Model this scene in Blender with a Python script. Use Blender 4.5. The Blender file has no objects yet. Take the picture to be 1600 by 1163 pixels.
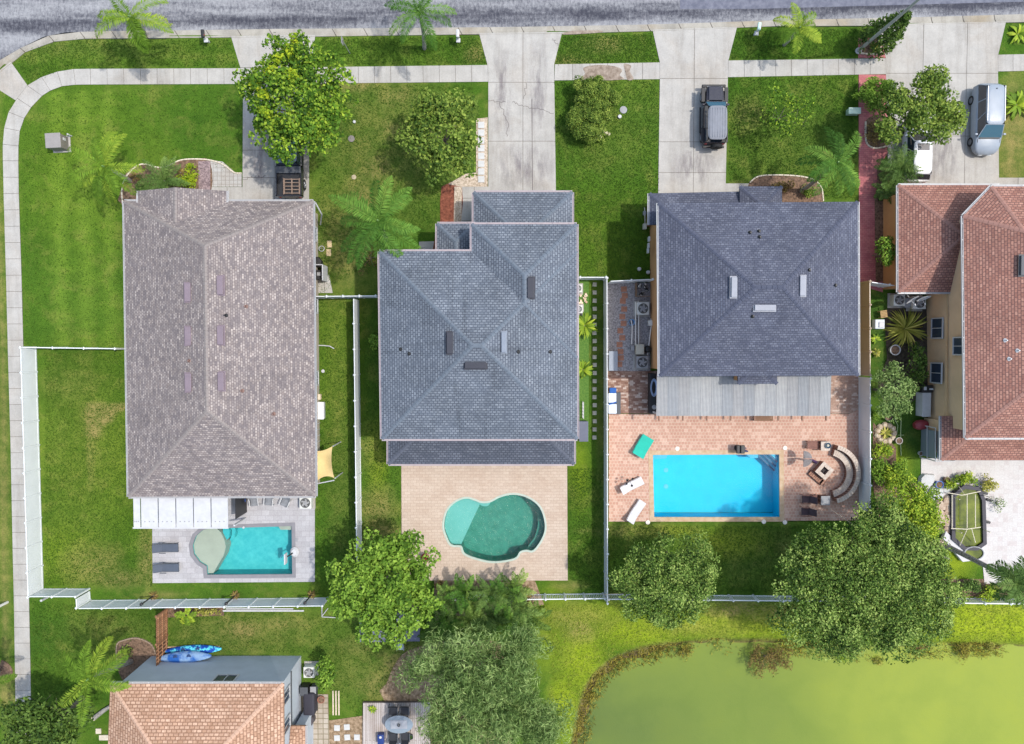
import bpy, bmesh, math, random
import numpy as np
from mathutils import Vector
random.seed(7); rng = np.random.default_rng(11)
C = bpy.context.scene.collection
SC = bpy.context.scene
# ------------------------------------------------------------------ camera, sky, sun, exposure
CAM_H = 56.0; FPX = 1167.0; TILT = math.atan(41.0/FPX)
cam_d = bpy.data.cameras.new('camera'); cam = bpy.data.objects.new('camera', cam_d); C.objects.link(cam)
cam_d.sensor_width = 36.0; cam_d.lens = FPX*36.0/1600.0
cam_d.clip_start = 0.5; cam_d.clip_end = 3000
cam.location = (0, 0, CAM_H); cam.rotation_euler = (-TILT, 0, 0)
SC.camera = cam
SUN_EL = math.radians(63); SUN_AZ = math.radians(82)      # from the east (compass, clockwise from +Y)
w = bpy.data.worlds.new('World'); SC.world = w; w.use_nodes = True
nt = w.node_tree; bg = nt.nodes['Background']
sky = nt.nodes.new('ShaderNodeTexSky'); sky.sky_type = 'NISHITA'; sky.sun_disc = False
sky.sun_elevation = SUN_EL; sky.sun_rotation = SUN_AZ; sky.air_density = 1.6; sky.dust_density = 2.5
nt.links.new(sky.outputs[0], bg.inputs[0]); bg.inputs[1].default_value = 0.15
sun_d = bpy.data.lights.new('sun', 'SUN'); sun_d.energy = 2.25; sun_d.angle = math.radians(1.5); sun_d.color = (1.0, .965, .9)
sun = bpy.data.objects.new('sun', sun_d); C.objects.link(sun)
sdir = Vector((math.sin(SUN_AZ)*math.cos(SUN_EL), math.cos(SUN_AZ)*math.cos(SUN_EL), math.sin(SUN_EL)))
sun.rotation_euler = sdir.to_track_quat('Z', 'Y').to_euler(); sun.location = (60, 0, 90)
SC.view_settings.view_transform = 'Standard'; SC.view_settings.look = 'None'
SC.view_settings.gamma = 1.0; SC.view_settings.exposure = 0.64
SC.render.engine = 'CYCLES'; SC.render.resolution_x = 1024; SC.render.resolution_y = 744
try:
    SC.cycles.transparent_max_bounces = 12; SC.cycles.max_bounces = 8
except Exception: pass
# ------------------------------------------------------------------ image position (pixels u,v) cast through the camera to metres at height h
def P(u, v, h=0.0):
    x = (u-800.0)/FPX; y = -(v-581.5)/FPX
    c, s = math.cos(-TILT), math.sin(-TILT)
    d = (x, y*c+s, y*s-c)
    t = (CAM_H-h)/-d[2]
    return Vector((d[0]*t, d[1]*t, h))
def PP(pts, h=0.0): return [P(u, v, h) for u, v in pts]
# ------------------------------------------------------------------ scene tree helpers
def thing(name, label, cat, loc=(0,0,0), rz=0.0, group=None):
    o = bpy.data.objects.new(name, None); C.objects.link(o); o.empty_display_size = .3
    o.location = loc; o.rotation_euler = (0, 0, rz); o['label'] = label; o['category'] = cat
    if group: o['group'] = group
    return o
def tag(o, label, cat, group=None):
    o['label'] = label; o['category'] = cat
    if group: o['group'] = group
    return o
def kind(o, k): o['kind'] = k; return o
def dup(root, loc=None, rz=None, label=None):
    r = root.copy(); C.objects.link(r)
    if loc is not None: r.location = loc
    if rz is not None: r.rotation_euler = (0, 0, rz)
    if label: r['label'] = label
    for ch in list(root.children):
        c = ch.copy(); C.objects.link(c); c.parent = r
        for g in list(ch.children):
            d = g.copy(); C.objects.link(d); d.parent = c
    return r
ORD = ['first','second','third','fourth','fifth','sixth','seventh','eighth','ninth','tenth','eleventh','twelfth','thirteenth','fourteenth',
       'fifteenth','sixteenth','seventeenth','eighteenth','nineteenth','twentieth','twenty-first','twenty-second','twenty-third']
class MB:
    def __init__(s): s.v = []; s.f = []; s.uv = []; s.sm = False
    def face(s, pts, uv=None):
        n = len(s.v); s.v += [tuple(p) for p in pts]; s.f.append(tuple(range(n, n+len(pts))))
        s.uv.append(uv or [(p[0], p[1]) for p in pts]); return s
    def box(s, cx, cy, cz, sx, sy, sz, rz=0.0, tilt=0.0):
        hx, hy, hz = sx/2, sy/2, sz/2; c, q = math.cos(rz), math.sin(rz); ct, st = math.cos(tilt), math.sin(tilt)
        P8 = []
        for dz in (-hz, hz):
            for dx, dy in ((-hx,-hy),(hx,-hy),(hx,hy),(-hx,hy)):
                X = dx*ct+dz*st; Z = -dx*st+dz*ct
                P8.append((cx+X*c-dy*q, cy+X*q+dy*c, cz+Z))
        for f in ((0,3,2,1),(4,5,6,7),(0,1,5,4),(1,2,6,5),(2,3,7,6),(3,0,4,7)): s.face([P8[i] for i in f])
        return s
    def rbox(s, cx, cy, cz, sx, sy, sz, b=.03, rz=0.0, seg=2):
        bm = bmesh.new(); bmesh.ops.create_cube(bm, size=1)
        bmesh.ops.scale(bm, vec=(sx, sy, sz), verts=bm.verts)
        bmesh.ops.bevel(bm, geom=bm.edges[:], offset=min(b, sx*.45, sy*.45, sz*.45), segments=seg, affect='EDGES', profile=.6)
        c, q = math.cos(rz), math.sin(rz)
        for f in bm.faces: s.face([(cx+v.co.x*c-v.co.y*q, cy+v.co.x*q+v.co.y*c, cz+v.co.z) for v in f.verts])
        bm.free(); return s
    def prism(s, poly, z0, z1, cap=True, bottom=True):
        p = ccw(poly); n = len(p)
        if cap: s.face([(a[0], a[1], z1) for a in p])
        if bottom: s.face([(a[0], a[1], z0) for a in reversed(p)])
        for i in range(n):
            a, b = p[i], p[(i+1) % n]
            L = math.hypot(b[0]-a[0], b[1]-a[1])
            s.face([(a[0],a[1],z0),(b[0],b[1],z0),(b[0],b[1],z1),(a[0],a[1],z1)], [(0,z0),(L,z0),(L,z1),(0,z1)])
        return s
    def tube(s, pts, r, n=8, cap=True):
        pts = [Vector(p) for p in pts]
        rs = r if isinstance(r, (list, tuple)) else [r]*len(pts)
        rings = []
        for i, p in enumerate(pts):
            t = (pts[min(i+1, len(pts)-1)]-pts[max(i-1, 0)]).normalized()
            a = t.orthogonal().normalized() if i == 0 else (pa - t*pa.dot(t)).normalized()
            pa = a; b = t.cross(a)
            rings.append([p+(a*math.cos(2*math.pi*k/n)+b*math.sin(2*math.pi*k/n))*rs[i] for k in range(n)])
        for i in range(len(rings)-1):
            for k in range(n):
                s.face([rings[i][k], rings[i][(k+1)%n], rings[i+1][(k+1)%n], rings[i+1][k]])
        if cap: s.face(list(reversed(rings[0]))); s.face(rings[-1])
        return s
    def lathe(s, prof, c=(0,0,0), n=20, axis='z', sx=1, sy=1):
        def pt(r, z, k):
            a = 2*math.pi*k/n; X, Y = r*math.cos(a)*sx, r*math.sin(a)*sy
            if axis == 'z': return (c[0]+X, c[1]+Y, c[2]+z)
            if axis == 'y': return (c[0]+X, c[1]-z, c[2]+Y)
            return (c[0]+z, c[1]+X, c[2]+Y)
        for i in range(len(prof)-1):
            (r0,z0),(r1,z1) = prof[i], prof[i+1]
            for k in range(n):
                q = [pt(r0,z0,k), pt(r0,z0,k+1), pt(r1,z1,k+1), pt(r1,z1,k)]
                if r0 < 1e-6: q = [q[0], q[2], q[3]]
                elif r1 < 1e-6: q = q[:3]
                s.face(q)
        return s
    def disc(s, c, r, h, n=20):
        return s.lathe([(0,0),(r,0),(r,h),(0,h)], c, n)
    def build(s, name, mat, parent=None, world=False, smooth=False, merge=True):
        off = Vector((0,0,0))
        if world and parent is not None: off = wloc(parent)
        me = bpy.data.meshes.new(name)
        me.from_pydata([(a[0]-off.x, a[1]-off.y, a[2]-off.z) for a in s.v], [], s.f)
        uvl = me.uv_layers.new(name='UVMap'); flat = [c for f in s.uv for p in f for c in p[:2]]
        uvl.data.foreach_set('uv', flat)
        me.materials.append(mat)
        if merge:
            bm = bmesh.new(); bm.from_mesh(me); bmesh.ops.remove_doubles(bm, verts=bm.verts, dist=1e-4)
            if smooth: bmesh.ops.recalc_face_normals(bm, faces=bm.faces)
            bm.to_mesh(me); bm.free()
        if smooth:
            for p in me.polygons: p.use_smooth = True
            try: me.set_sharp_from_angle(angle=math.radians(38))
            except Exception: pass
        o = bpy.data.objects.new(name, me); C.objects.link(o)
        if parent is not None: o.parent = parent
        return o
def wloc(o):
    v = Vector((0,0,0))
    while o is not None: v += Vector(o.location); o = o.parent
    return v
def area2(p): return sum(p[i][0]*p[(i+1)%len(p)][1]-p[(i+1)%len(p)][0]*p[i][1] for i in range(len(p)))
def ccw(p): return list(p) if area2(p) > 0 else list(reversed(p))
def offset_poly(p, d):
    """inward offset of a (roughly) ccw polygon"""
    p = ccw(p); n = len(p); out = []
    for i in range(n):
        a, b, c = Vector(p[i-1][:2]), Vector(p[i][:2]), Vector(p[(i+1)%n][:2])
        e1, e2 = (b-a).normalized(), (c-b).normalized()
        n1, n2 = Vector((-e1.y, e1.x)), Vector((-e2.y, e2.x))
        m = n1+n2
        m = m/max(m.dot(n1), .3) if m.length > 1e-6 else n1
        out.append((b.x+m.x*d, b.y+m.y*d))
    return out
def catmull(pts, k=6, closed=True):
    out = []; n = len(pts)
    rngi = range(n) if closed else range(n-1)
    for i in rngi:
        g = (lambda j: pts[j % n]) if closed else (lambda j: pts[max(0, min(n-1, j))])
        a, b, c, d = g(i-1), g(i), g(i+1), g(i+2)
        for t in range(k):
            t /= k
            out.append(tuple(.5*((2*b[q])+(-a[q]+c[q])*t+(2*a[q]-5*b[q]+4*c[q]-d[q])*t*t+(-a[q]+3*b[q]-3*c[q]+d[q])*t**3) for q in (0,1)))
    if not closed: out.append(tuple(pts[-1]))
    return out
def flat_holes(mb, outer, holes, z):
    """flat cap with holes"""
    bm = bmesh.new()
    for loop in [outer]+list(holes):
        vs = [bm.verts.new((q[0], q[1], z)) for q in loop]
        for i in range(len(vs)): bm.edges.new((vs[i], vs[(i+1)%len(vs)]))
    bmesh.ops.triangle_fill(bm, use_beauty=True, use_dissolve=False, edges=bm.edges[:], normal=(0,0,1))
    for f in bm.faces:
        pts = [v.co.copy() for v in f.verts]
        if area2(pts) < 0: pts.reverse()
        mb.face(pts)
    bm.free()
# ------------------------------------------------------------------ materials
def newmat(name):
    m = bpy.data.materials.new(name); m.use_nodes = True
    return m, m.node_tree, m.node_tree.nodes['Principled BSDF']
def ramp(nt, src, stops):
    r = nt.nodes.new('ShaderNodeValToRGB'); nt.links.new(src, r.inputs[0])
    e = r.color_ramp.elements
    while len(e) < len(stops): e.new(.5)
    for i, (p, c) in enumerate(stops): e[i].position = p; e[i].color = (*c, 1)
    return r
def coord(nt, kind_='pos'):
    if kind_ == 'pos': return nt.nodes.new('ShaderNodeNewGeometry').outputs['Position']
    t = nt.nodes.new('ShaderNodeTexCoord'); return t.outputs['UV' if kind_ == 'uv' else 'Object']
def noise(nt, co, scale, detail=3, rough=.55, dist=0):
    n = nt.nodes.new('ShaderNodeTexNoise'); n.inputs['Scale'].default_value = scale
    n.inputs['Detail'].default_value = detail; n.inputs['Roughness'].default_value = rough; n.inputs['Distortion'].default_value = dist
    nt.links.new(co, n.inputs['Vector']); return n.outputs[0]
def mix(nt, a, b, fac, mode='MIX'):
    m = nt.nodes.new('ShaderNodeMix'); m.data_type = 'RGBA'; m.blend_type = mode
    for sock, val in ((m.inputs[0], fac), (m.inputs[6], a), (m.inputs[7], b)):
        if hasattr(val, 'links') or hasattr(val, 'is_linked'): nt.links.new(val, sock)
        elif isinstance(val, (int, float)): sock.default_value = val
        else: sock.default_value = (*val, 1)
    return m.outputs[2]
def mathn(nt, op, a, b=None, clamp=False):
    m = nt.nodes.new('ShaderNodeMath'); m.operation = op; m.use_clamp = clamp
    for s, v in ((0, a), (1, b)):
        if v is None: continue
        if hasattr(v, 'is_linked'): nt.links.new(v, m.inputs[s])
        else: m.inputs[s].default_value = v
    return m.outputs[0]
def bump(nt, b, h, strength=.4, dist=.02):
    n = nt.nodes.new('ShaderNodeBump'); n.inputs['Strength'].default_value = strength; n.inputs['Distance'].default_value = dist
    nt.links.new(h, n.inputs['Height']); nt.links.new(n.outputs[0], b.inputs['Normal'])
def mottled(name, c1, c2, scale=4, rough=.8, metal=0, bs=.15, space='pos', spec=.3, detail=5, bscale=None, lo=.35, hi=.65):
    m, nt, b = newmat(name); co = coord(nt, space)
    n = noise(nt, co, scale, detail, .65); r = ramp(nt, n, [(lo, c1), (hi, c2)])
    nt.links.new(r.outputs[0], b.inputs['Base Color'])
    b.inputs['Roughness'].default_value = rough; b.inputs['Metallic'].default_value = metal
    b.inputs['Specular IOR Level'].default_value = spec
    if bs: bump(nt, b, noise(nt, co, bscale or scale*6, 3), bs)
    return m
def plain(name, c, rough=.6, metal=0, spec=.4, var=.12):
    d = tuple(max(0, x*(1-var)) for x in c)
    return mottled(name, d, c, 2.5, rough, metal, .04, 'obj', spec)
def brick(nt, co, w_, h_, c1, c2, cm, mortar=.02, offset=.5, bias=0, rot=0, smooth=.1):
    mp = nt.nodes.new('ShaderNodeMapping'); nt.links.new(co, mp.inputs[0]); mp.inputs['Rotation'].default_value = (0,0,rot)
    t = nt.nodes.new('ShaderNodeTexBrick'); nt.links.new(mp.outputs[0], t.inputs['Vector'])
    t.offset = offset; t.inputs['Scale'].default_value = 1
    t.inputs['Color1'].default_value = (*c1,1); t.inputs['Color2'].default_value = (*c2,1); t.inputs['Mortar'].default_value = (*cm,1)
    t.inputs['Mortar Size'].default_value = mortar; t.inputs['Brick Width'].default_value = w_; t.inputs['Row Height'].default_value = h_
    t.inputs['Bias'].default_value = bias; t.inputs['Mortar Smooth'].default_value = smooth
    return t
def shingle(name, c1, c2, c3, cm, w_=.33, h_=.2, mortar=.022, speck=.5, tone=.2, seed=0, streak=.86):
    m, nt, b = newmat(name); uv = coord(nt, 'uv')
    t = brick(nt, uv, w_, h_, c1, c2, cm, mortar, .5)
    t2 = brick(nt, uv, w_*1.5, h_, (0,0,0), (1,1,1), (.3,.3,.3), 0, .37)
    col = mix(nt, t.outputs[0], c3, mathn(nt, 'MULTIPLY', t2.outputs[0], speck))
    n = noise(nt, uv, .35, 4, .6); r = ramp(nt, n, [(.3, (1-tone,)*3), (.7, (1+tone*.3,)*3)])
    col = mix(nt, col, r.outputs[0], 1.0, 'MULTIPLY')
    n2 = noise(nt, uv, 9, 3, .8); r2 = ramp(nt, n2, [(.35, (.78,)*3), (.65, (1.15,)*3)])
    col = mix(nt, col, r2.outputs[0], 1.0, 'MULTIPLY')
    mp = nt.nodes.new('ShaderNodeMapping'); nt.links.new(uv, mp.inputs[0]); mp.inputs['Scale'].default_value = (1.6,.12,1)
    n3 = noise(nt, mp.outputs[0], 1, 4, .7); r3 = ramp(nt, n3, [(.52, (1,)*3), (.74, (streak,streak*1.01,streak*1.02))])
    col = mix(nt, col, r3.outputs[0], 1.0, 'MULTIPLY')
    nt.links.new(col, b.inputs['Base Color']); b.inputs['Roughness'].default_value = .9; b.inputs['Specular IOR Level'].default_value = .2
    bump(nt, b, t.outputs['Fac'], -.5, .03)
    return m
def paver(name, c1, c2, cm, w_=.4, h_=.2, mortar=.012, stain=(.8,.75,.7), offset=.5, rot=0, space='pos', bias=0, spk=None, spf=.6):
    m, nt, b = newmat(name); co = coord(nt, space)
    t = brick(nt, co, w_, h_, c1, c2, cm, mortar, offset, bias, rot)
    n = noise(nt, co, .6, 5, .65); r = ramp(nt, n, [(.35, stain), (.6, (1,1,1))])
    col = mix(nt, t.outputs[0], r.outputs[0], 1.0, 'MULTIPLY')
    if spk:
        t2 = brick(nt, co, w_, h_, (0,0,0), (1,1,1), (0,0,0), 0, offset, .0, rot)
        k = ramp(nt, t2.outputs[0], [(.72,(0,0,0)),(.9,(1,1,1))])
        col = mix(nt, col, spk, mathn(nt, 'MULTIPLY', k.outputs[0], spf))
    n2 = noise(nt, co, 14, 3, .7); r2 = ramp(nt, n2, [(.3, (.85,)*3), (.7, (1.1,)*3)])
    col = mix(nt, col, r2.outputs[0], 1.0, 'MULTIPLY')
    nt.links.new(col, b.inputs['Base Color']); b.inputs['Roughness'].default_value = .85; b.inputs['Specular IOR Level'].default_value = .25
    bump(nt, b, t.outputs['Fac'], -.3, .01)
    return m
def concrete(name, c, dark=.72, stain=(.9,.84,.78)):
    m, nt, b = newmat(name); co = coord(nt)
    n = noise(nt, co, .7, 6, .7); r = ramp(nt, n, [(.3, tuple(x*dark for x in c)), (.62, c)])
    n1 = noise(nt, co, .23, 5, .6, .6); r1 = ramp(nt, n1, [(.5, (1,1,1)), (.72, stain)])
    col = mix(nt, r.outputs[0], r1.outputs[0], 1.0, 'MULTIPLY')
    mp = nt.nodes.new('ShaderNodeMapping'); nt.links.new(co, mp.inputs[0]); mp.inputs['Scale'].default_value = (1.4,.12,1)
    n3 = noise(nt, mp.outputs[0], 1, 4, .7); r3 = ramp(nt, n3, [(.48, (1,)*3), (.72, (.80,.785,.77))])
    col = mix(nt, col, r3.outputs[0], 1.0, 'MULTIPLY')
    n2 = noise(nt, co, 12, 3, .8); r2 = ramp(nt, n2, [(.3, (.88,)*3), (.7, (1.08,)*3)])
    col = mix(nt, col, r2.outputs[0], 1.0, 'MULTIPLY')
    nt.links.new(col, b.inputs['Base Color']); b.inputs['Roughness'].default_value = .9; b.inputs['Specular IOR Level'].default_value = .2
    bump(nt, b, n2, .15)
    return m
def leafmat(name, dark, mid, light, trans=.25, rough=.6):
    m, nt, b = newmat(name)
    a = nt.nodes.new('ShaderNodeAttribute'); a.attribute_name = 'tint'
    r = ramp(nt, a.outputs['Fac'], [(0, dark), (.5, mid), (1, light)])
    nt.links.new(r.outputs[0], b.inputs['Base Color']); b.inputs['Roughness'].default_value = rough
    b.inputs['Specular IOR Level'].default_value = .12
    tr = nt.nodes.new('ShaderNodeBsdfTranslucent'); nt.links.new(r.outputs[0], tr.inputs[0])
    ms = nt.nodes.new('ShaderNodeMixShader'); ms.inputs[0].default_value = trans
    nt.links.new(b.outputs[0], ms.inputs[1]); nt.links.new(tr.outputs[0], ms.inputs[2])
    nt.links.new(ms.outputs[0], nt.nodes['Material Output'].inputs[0])
    return m
def watermat(name, tint, wave=6, bs=.25, refl=1.0):
    m, nt, b = newmat(name); nt.nodes.remove(b); co = coord(nt)
    tr = nt.nodes.new('ShaderNodeBsdfTransparent'); tr.inputs[0].default_value = (*tint, 1)
    gl = nt.nodes.new('ShaderNodeBsdfGlossy'); gl.inputs['Roughness'].default_value = .06
    fr = nt.nodes.new('ShaderNodeFresnel'); fr.inputs[0].default_value = 1.33
    bn = nt.nodes.new('ShaderNodeBump'); bn.inputs['Strength'].default_value = bs; bn.inputs['Distance'].default_value = .05
    nt.links.new(noise(nt, co, wave, 3, .6, 1.5), bn.inputs['Height'])
    nt.links.new(bn.outputs[0], gl.inputs['Normal']); nt.links.new(bn.outputs[0], fr.inputs['Normal'])
    ms = nt.nodes.new('ShaderNodeMixShader'); nt.links.new(mathn(nt, 'MULTIPLY', fr.outputs[0], refl), ms.inputs[0])
    nt.links.new(tr.outputs[0], ms.inputs[1]); nt.links.new(gl.outputs[0], ms.inputs[2])
    nt.links.new(ms.outputs[0], nt.nodes['Material Output'].inputs[0])
    return m
# ------------------------------------------------------------------ outlines in image pixels (u,v)
KERB_ROAD = [(-260,330),(-120,180),(-60,130),(0,92),(28,76),(66,57),(100,50),(160,48),(280,47),(400,45),(520,44),(640,43),(800,41.5),(920,39.5),(1000,38),(1100,35),(1200,31.5),(1300,29),(1400,27),(1500,24.5),(1600,21.5),(1900,12)]
KERB_IN = [(-240,350),(-100,210),(-40,155),(4,110),(20,96),(48,76),(90,64),(125,61),(240,60),(360,59),(500,57.5),(640,55.5),(750,54),(880,53),(1020,49),(1130,45),(1200,41.5),(1300,41),(1400,40.5),(1500,37.5),(1600,35),(1900,28)]
POND = [(880,1320),(884,1220),(893,1150),(903,1100),(915,1068),(938,1040),(968,1022),(1005,1010),(1060,1003),(1140,999),(1220,1000),(1300,1006),(1370,1012),(1450,1006),(1540,1006),(1640,1008),(1900,1010),(2000,1320)]
DECK1 = [(238,772),(492,772),(492,909),(239,911)]
DECK2 = [(627,700),(886,700),(887,907),(628,907)]
DECK3 = [(951,647),(1326,647),(1341,640),(1341,813),(951,815)]
POOL1 = [(325,826),(456,822),(457,897),(324,898),(323,885),(312,878),(303,866),(301,852),(306,838),(316,829)]
POOL2 = catmull([(694,822),(699,799),(712,785),(728,779),(741,782),(752,786),(766,785),(782,777),(802,773),(824,778),(843,793),(851,818),(848,838),(834,859),(822,859),(812,862),(804,872),(775,877),(752,874),(727,865),(721,853),(706,851),(699,840)], 4)
POOL3 = [(1020,711),(1217,710),(1218,808),(1022,808)]
POND_CAGE = [(1487,775),(1502,762),(1522,765),(1528,780),(1530,845),(1520,852),(1503,852),(1487,838)]
def np_poly(poly): return np.array([(p[0], p[1]) for p in poly], float)
def inside(X, Y, poly):
    q = np_poly(poly); r = np.zeros(X.shape, bool); n = len(q)
    for i in range(n):
        x1, y1 = q[i]; x2, y2 = q[(i+1) % n]
        c = ((y1 > Y) != (y2 > Y)) & (X < (x2-x1)*(Y-y1)/(y2-y1+1e-12)+x1); r ^= c
    return r
def edist(X, Y, poly, closed=True):
    q = np_poly(poly); n = len(q); d = np.full(X.shape, 1e9)
    for i in range(n if closed else n-1):
        x1, y1 = q[i]; x2, y2 = q[(i+1) % n]; L2 = (x2-x1)**2+(y2-y1)**2+1e-12
        t = np.clip(((X-x1)*(x2-x1)+(Y-y1)*(y2-y1))/L2, 0, 1)
        d = np.minimum(d, np.hypot(X-x1-t*(x2-x1), Y-y1-t*(y2-y1)))
    return d
def sd(X, Y, poly): d = edist(X, Y, poly); return np.where(inside(X, Y, poly), d, -d)      # + inside
W = lambda pts: [tuple(P(u, v)[:2]) for u, v in pts]
wPOND = W(catmull(POND, 3))
wROAD = W(KERB_ROAD)+[tuple(P(1900,-300)[:2]), tuple(P(-260,-300)[:2])]
DRV = {'a': [(361,57),(493,55),(485,104),(483,132),(483,330),(379,330),(380,132),(376,107)],
       'b': [(748.5,52),(878.5,50.5),(866,100),(866,126),(869,330),(763,330),(763,129),(762,103)],
       'c': [(1019.5,47),(1151.5,42.5),(1138,95),(1137,121),(1133,330),(1028,330),(1031,124),(1031,98)],
       'd': [(1371,39),(1571.5,34),(1559,87),(1559,113),(1561,330),(1388,330),(1386,180),(1384,117),(1384,92)]}
# ------------------------------------------------------------------ the lawn / terrain sheet
GX = np.arange(-52, 52.01, .3); GY = np.arange(-38, 38.01, .3)
gx, gy = np.meshgrid(GX, GY); gz = np.zeros(gx.shape)
sp = sd(gx, gy, wPOND); wdm = np.where(gx < P(1050,0).x, 1.0, .4)+.3*np.sin(gx*1.7+gy*2.1)*np.sin(gx*.6-gy*1.3)
sp0 = sp; gz -= .31*np.clip((sp+.15)/np.maximum(wdm, .2), 0, 1)+.8*np.clip((sp-wdm)/2.2, 0, 1)
sr = sd(gx, gy, wROAD); gz -= np.where(sr > -.4, .35, 0)
for d in (DECK1, DECK2, DECK3): gz -= np.where(sd(gx, gy, W(d)) > .35, 2.4, 0)
gz += .012*np.sin(gx*1.3+gy*.7)*np.cos(gy*1.1-gx*.4)*(sp < -1)-.012
def spot(lst, soft=1.0):
    a = np.zeros(gx.shape)
    for u, v, ru, rv, s in lst:
        c = P(u, v); a = np.maximum(a, s*np.clip(1.35-np.hypot((gx-c.x)/(ru*.048), (gy-c.y)/(rv*.048)), 0, 1))
    return a
dry = spot([(560,130,40,16,.8),(620,150,40,25,.55),(610,200,25,30,.6),(590,265,30,30,.7),(560,310,30,45,.7),(540,400,35,70,.55),(740,85,14,12,1),(945,70,30,14,.7),
  (870,95,60,8,.6),(155,645,24,14,.95),(150,668,14,18,.9),(140,720,8,60,.5),(140,880,45,35,.6),(230,870,14,50,.8),(180,905,60,14,.6),(590,800,30,40,.7),(600,830,28,16,.85),(580,700,22,40,.35),
  (440,975,60,14,.6),(380,985,40,18,.9),(350,970,30,10,.5),(640,1040,60,40,.75),(590,1070,40,30,.6),(560,1010,50,20,.4),(620,1075,30,20,.9),(905,985,25,20,.8),(900,965,60,22,.5),(1150,955,60,16,.9),(1210,960,60,16,.9),
  (1100,980,90,14,.4),(925,830,30,5,.4),(1582,200,26,80,.85),(1580,260,22,30,.8),(1150,290,20,8,.5),(1170,180,30,30,.5),(5,560,6,500,.6),(5,900,6,300,.6),(940,640,8,200,.3),(1000,830,80,14,.5),(250,90,120,3,.3),
  (1560,955,40,5,.3),(1220,855,20,25,.35),(250,930,40,8,.5),(110,600,60,30,.25),(890,915,30,8,.6),(10,1080,20,40,.7),(330,1060,20,20,.4),(610,230,120,110,.34),(530,380,70,100,.42),(380,990,160,50,.3),(590,1050,90,50,.35),(120,700,70,160,.14),(1250,250,120,80,.16),(945,200,80,60,.12),(530,700,20,260,.2),(590,850,40,80,.4),(180,985,70,40,.25),(100,70,200,20,.18),(1180,870,120,50,.2)])
lime = spot([(1560,970,190,48,1),(1300,985,120,22,.9),(1150,975,170,28,.85),(1000,985,90,30,.75),(910,1030,40,60,.75),(880,1110,26,60,.9),(930,960,80,25,.6),(1480,880,40,30,.7),(1140,850,60,25,.55),(1040,830,60,10,.5),
  (870,950,30,40,.4),(110,860,60,60,.25),(590,720,16,60,.4),(905,740,18,60,.35),(1395,720,30,30,.5),(860,1000,30,60,.35),(150,720,110,160,.16),(120,250,120,150,.10),(950,380,70,80,.1),(530,560,30,120,.12)])
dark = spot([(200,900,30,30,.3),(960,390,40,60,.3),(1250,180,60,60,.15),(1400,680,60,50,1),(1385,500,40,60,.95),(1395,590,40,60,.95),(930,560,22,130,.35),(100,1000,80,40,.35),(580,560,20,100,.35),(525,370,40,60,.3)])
wornp = sd(gx, gy, W([(133,631),(197,631),(197,641),(181,643),(176,660),(156,668),(153,684),(133,684)])); dry = np.maximum(dry, .95*np.clip(wornp/.3+.6, 0, 1))
mud = np.clip((sp+.05)/.35, 0, 1)
stripe = .5+.5*np.sin((gx+.12*gy*0)*2*math.pi/1.9)
c0, c1 = P(60,300), P(195,540)
inmow = np.clip(np.minimum(gx-c0.x, c1.x-gx), 0, 1)*(gy < P(0,140).y)*(gy > c1.y)
stripe2 = .5+.5*np.sin(gy*2*math.pi/1.4)
mow = (.15+.85*stripe)*inmow+stripe2*(gy > P(0,112).y)*(gx < P(700,0).x)*.5
nv = gx.size; me = bpy.data.meshes.new('lawn')
ny, nx = gx.shape
idx = np.arange(nv).reshape(ny, nx)
fc = np.stack([idx[:-1,:-1], idx[:-1,1:], idx[1:,1:], idx[1:,:-1]], -1).reshape(-1, 4)
me.vertices.add(nv); me.vertices.foreach_set('co', np.stack([gx, gy, gz], -1).ravel())
me.loops.add(fc.size); me.loops.foreach_set('vertex_index', fc.ravel().astype(np.int32))
me.polygons.add(len(fc)); me.polygons.foreach_set('loop_start', np.arange(0, fc.size, 4, dtype=np.int32))
me.update(); me.validate()
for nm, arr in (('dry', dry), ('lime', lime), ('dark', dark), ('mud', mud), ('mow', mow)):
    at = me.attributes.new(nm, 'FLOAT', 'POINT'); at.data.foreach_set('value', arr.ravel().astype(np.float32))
m, nt, b = newmat('lawn_grass'); co = coord(nt)
def att(n):
    a = nt.nodes.new('ShaderNodeAttribute'); a.attribute_name = n; return a.outputs['Fac']
nA, nB, nC = noise(nt, co, .16, 5, .6), noise(nt, co, 1.1, 5, .7), noise(nt, co, 9, 4, .8)
base = ramp(nt, nA, [(.3, (.038,.092,.009)), (.5, (.056,.122,.012)), (.72, (.088,.148,.018))]).outputs[0]
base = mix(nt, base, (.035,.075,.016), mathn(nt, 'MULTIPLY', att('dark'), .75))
base = mix(nt, base, (.108,.188,.022), mathn(nt, 'MULTIPLY', att('mow'), .85))
dn = ramp(nt, nB, [(.34, (.35,)*3), (.58, (1,1,1))]).outputs[0]
base = mix(nt, base, (.26,.33,.018), mathn(nt, 'MULTIPLY', att('lime'), .92))
base = mix(nt, base, (.27,.21,.085), mathn(nt, 'MULTIPLY', mathn(nt, 'MULTIPLY', att('dry'), dn), .85))
tn = ramp(nt, noise(nt, co, .55, 6, .7, .4), [(.5, (0,0,0)), (.7, (1,1,1))]).outputs[0]
base = mix(nt, base, (.19,.19,.05), mathn(nt, 'MULTIPLY', tn, .42))
fn = ramp(nt, nC, [(.3, (.66,.7,.62)), (.5, (1,1,1)), (.68, (1.28,1.24,1.2))]).outputs[0]
base = mix(nt, base, fn, 1.0, 'MULTIPLY')
bn2 = ramp(nt, nB, [(.3, (.78,.82,.8)), (.7, (1.2,1.15,1.1))]).outputs[0]
base = mix(nt, base, bn2, 1.0, 'MULTIPLY')
mudc = ramp(nt, nB, [(.35, (.055,.04,.022)), (.5, (.15,.115,.05)), (.65, (.22,.2,.05))]).outputs[0]
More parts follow.
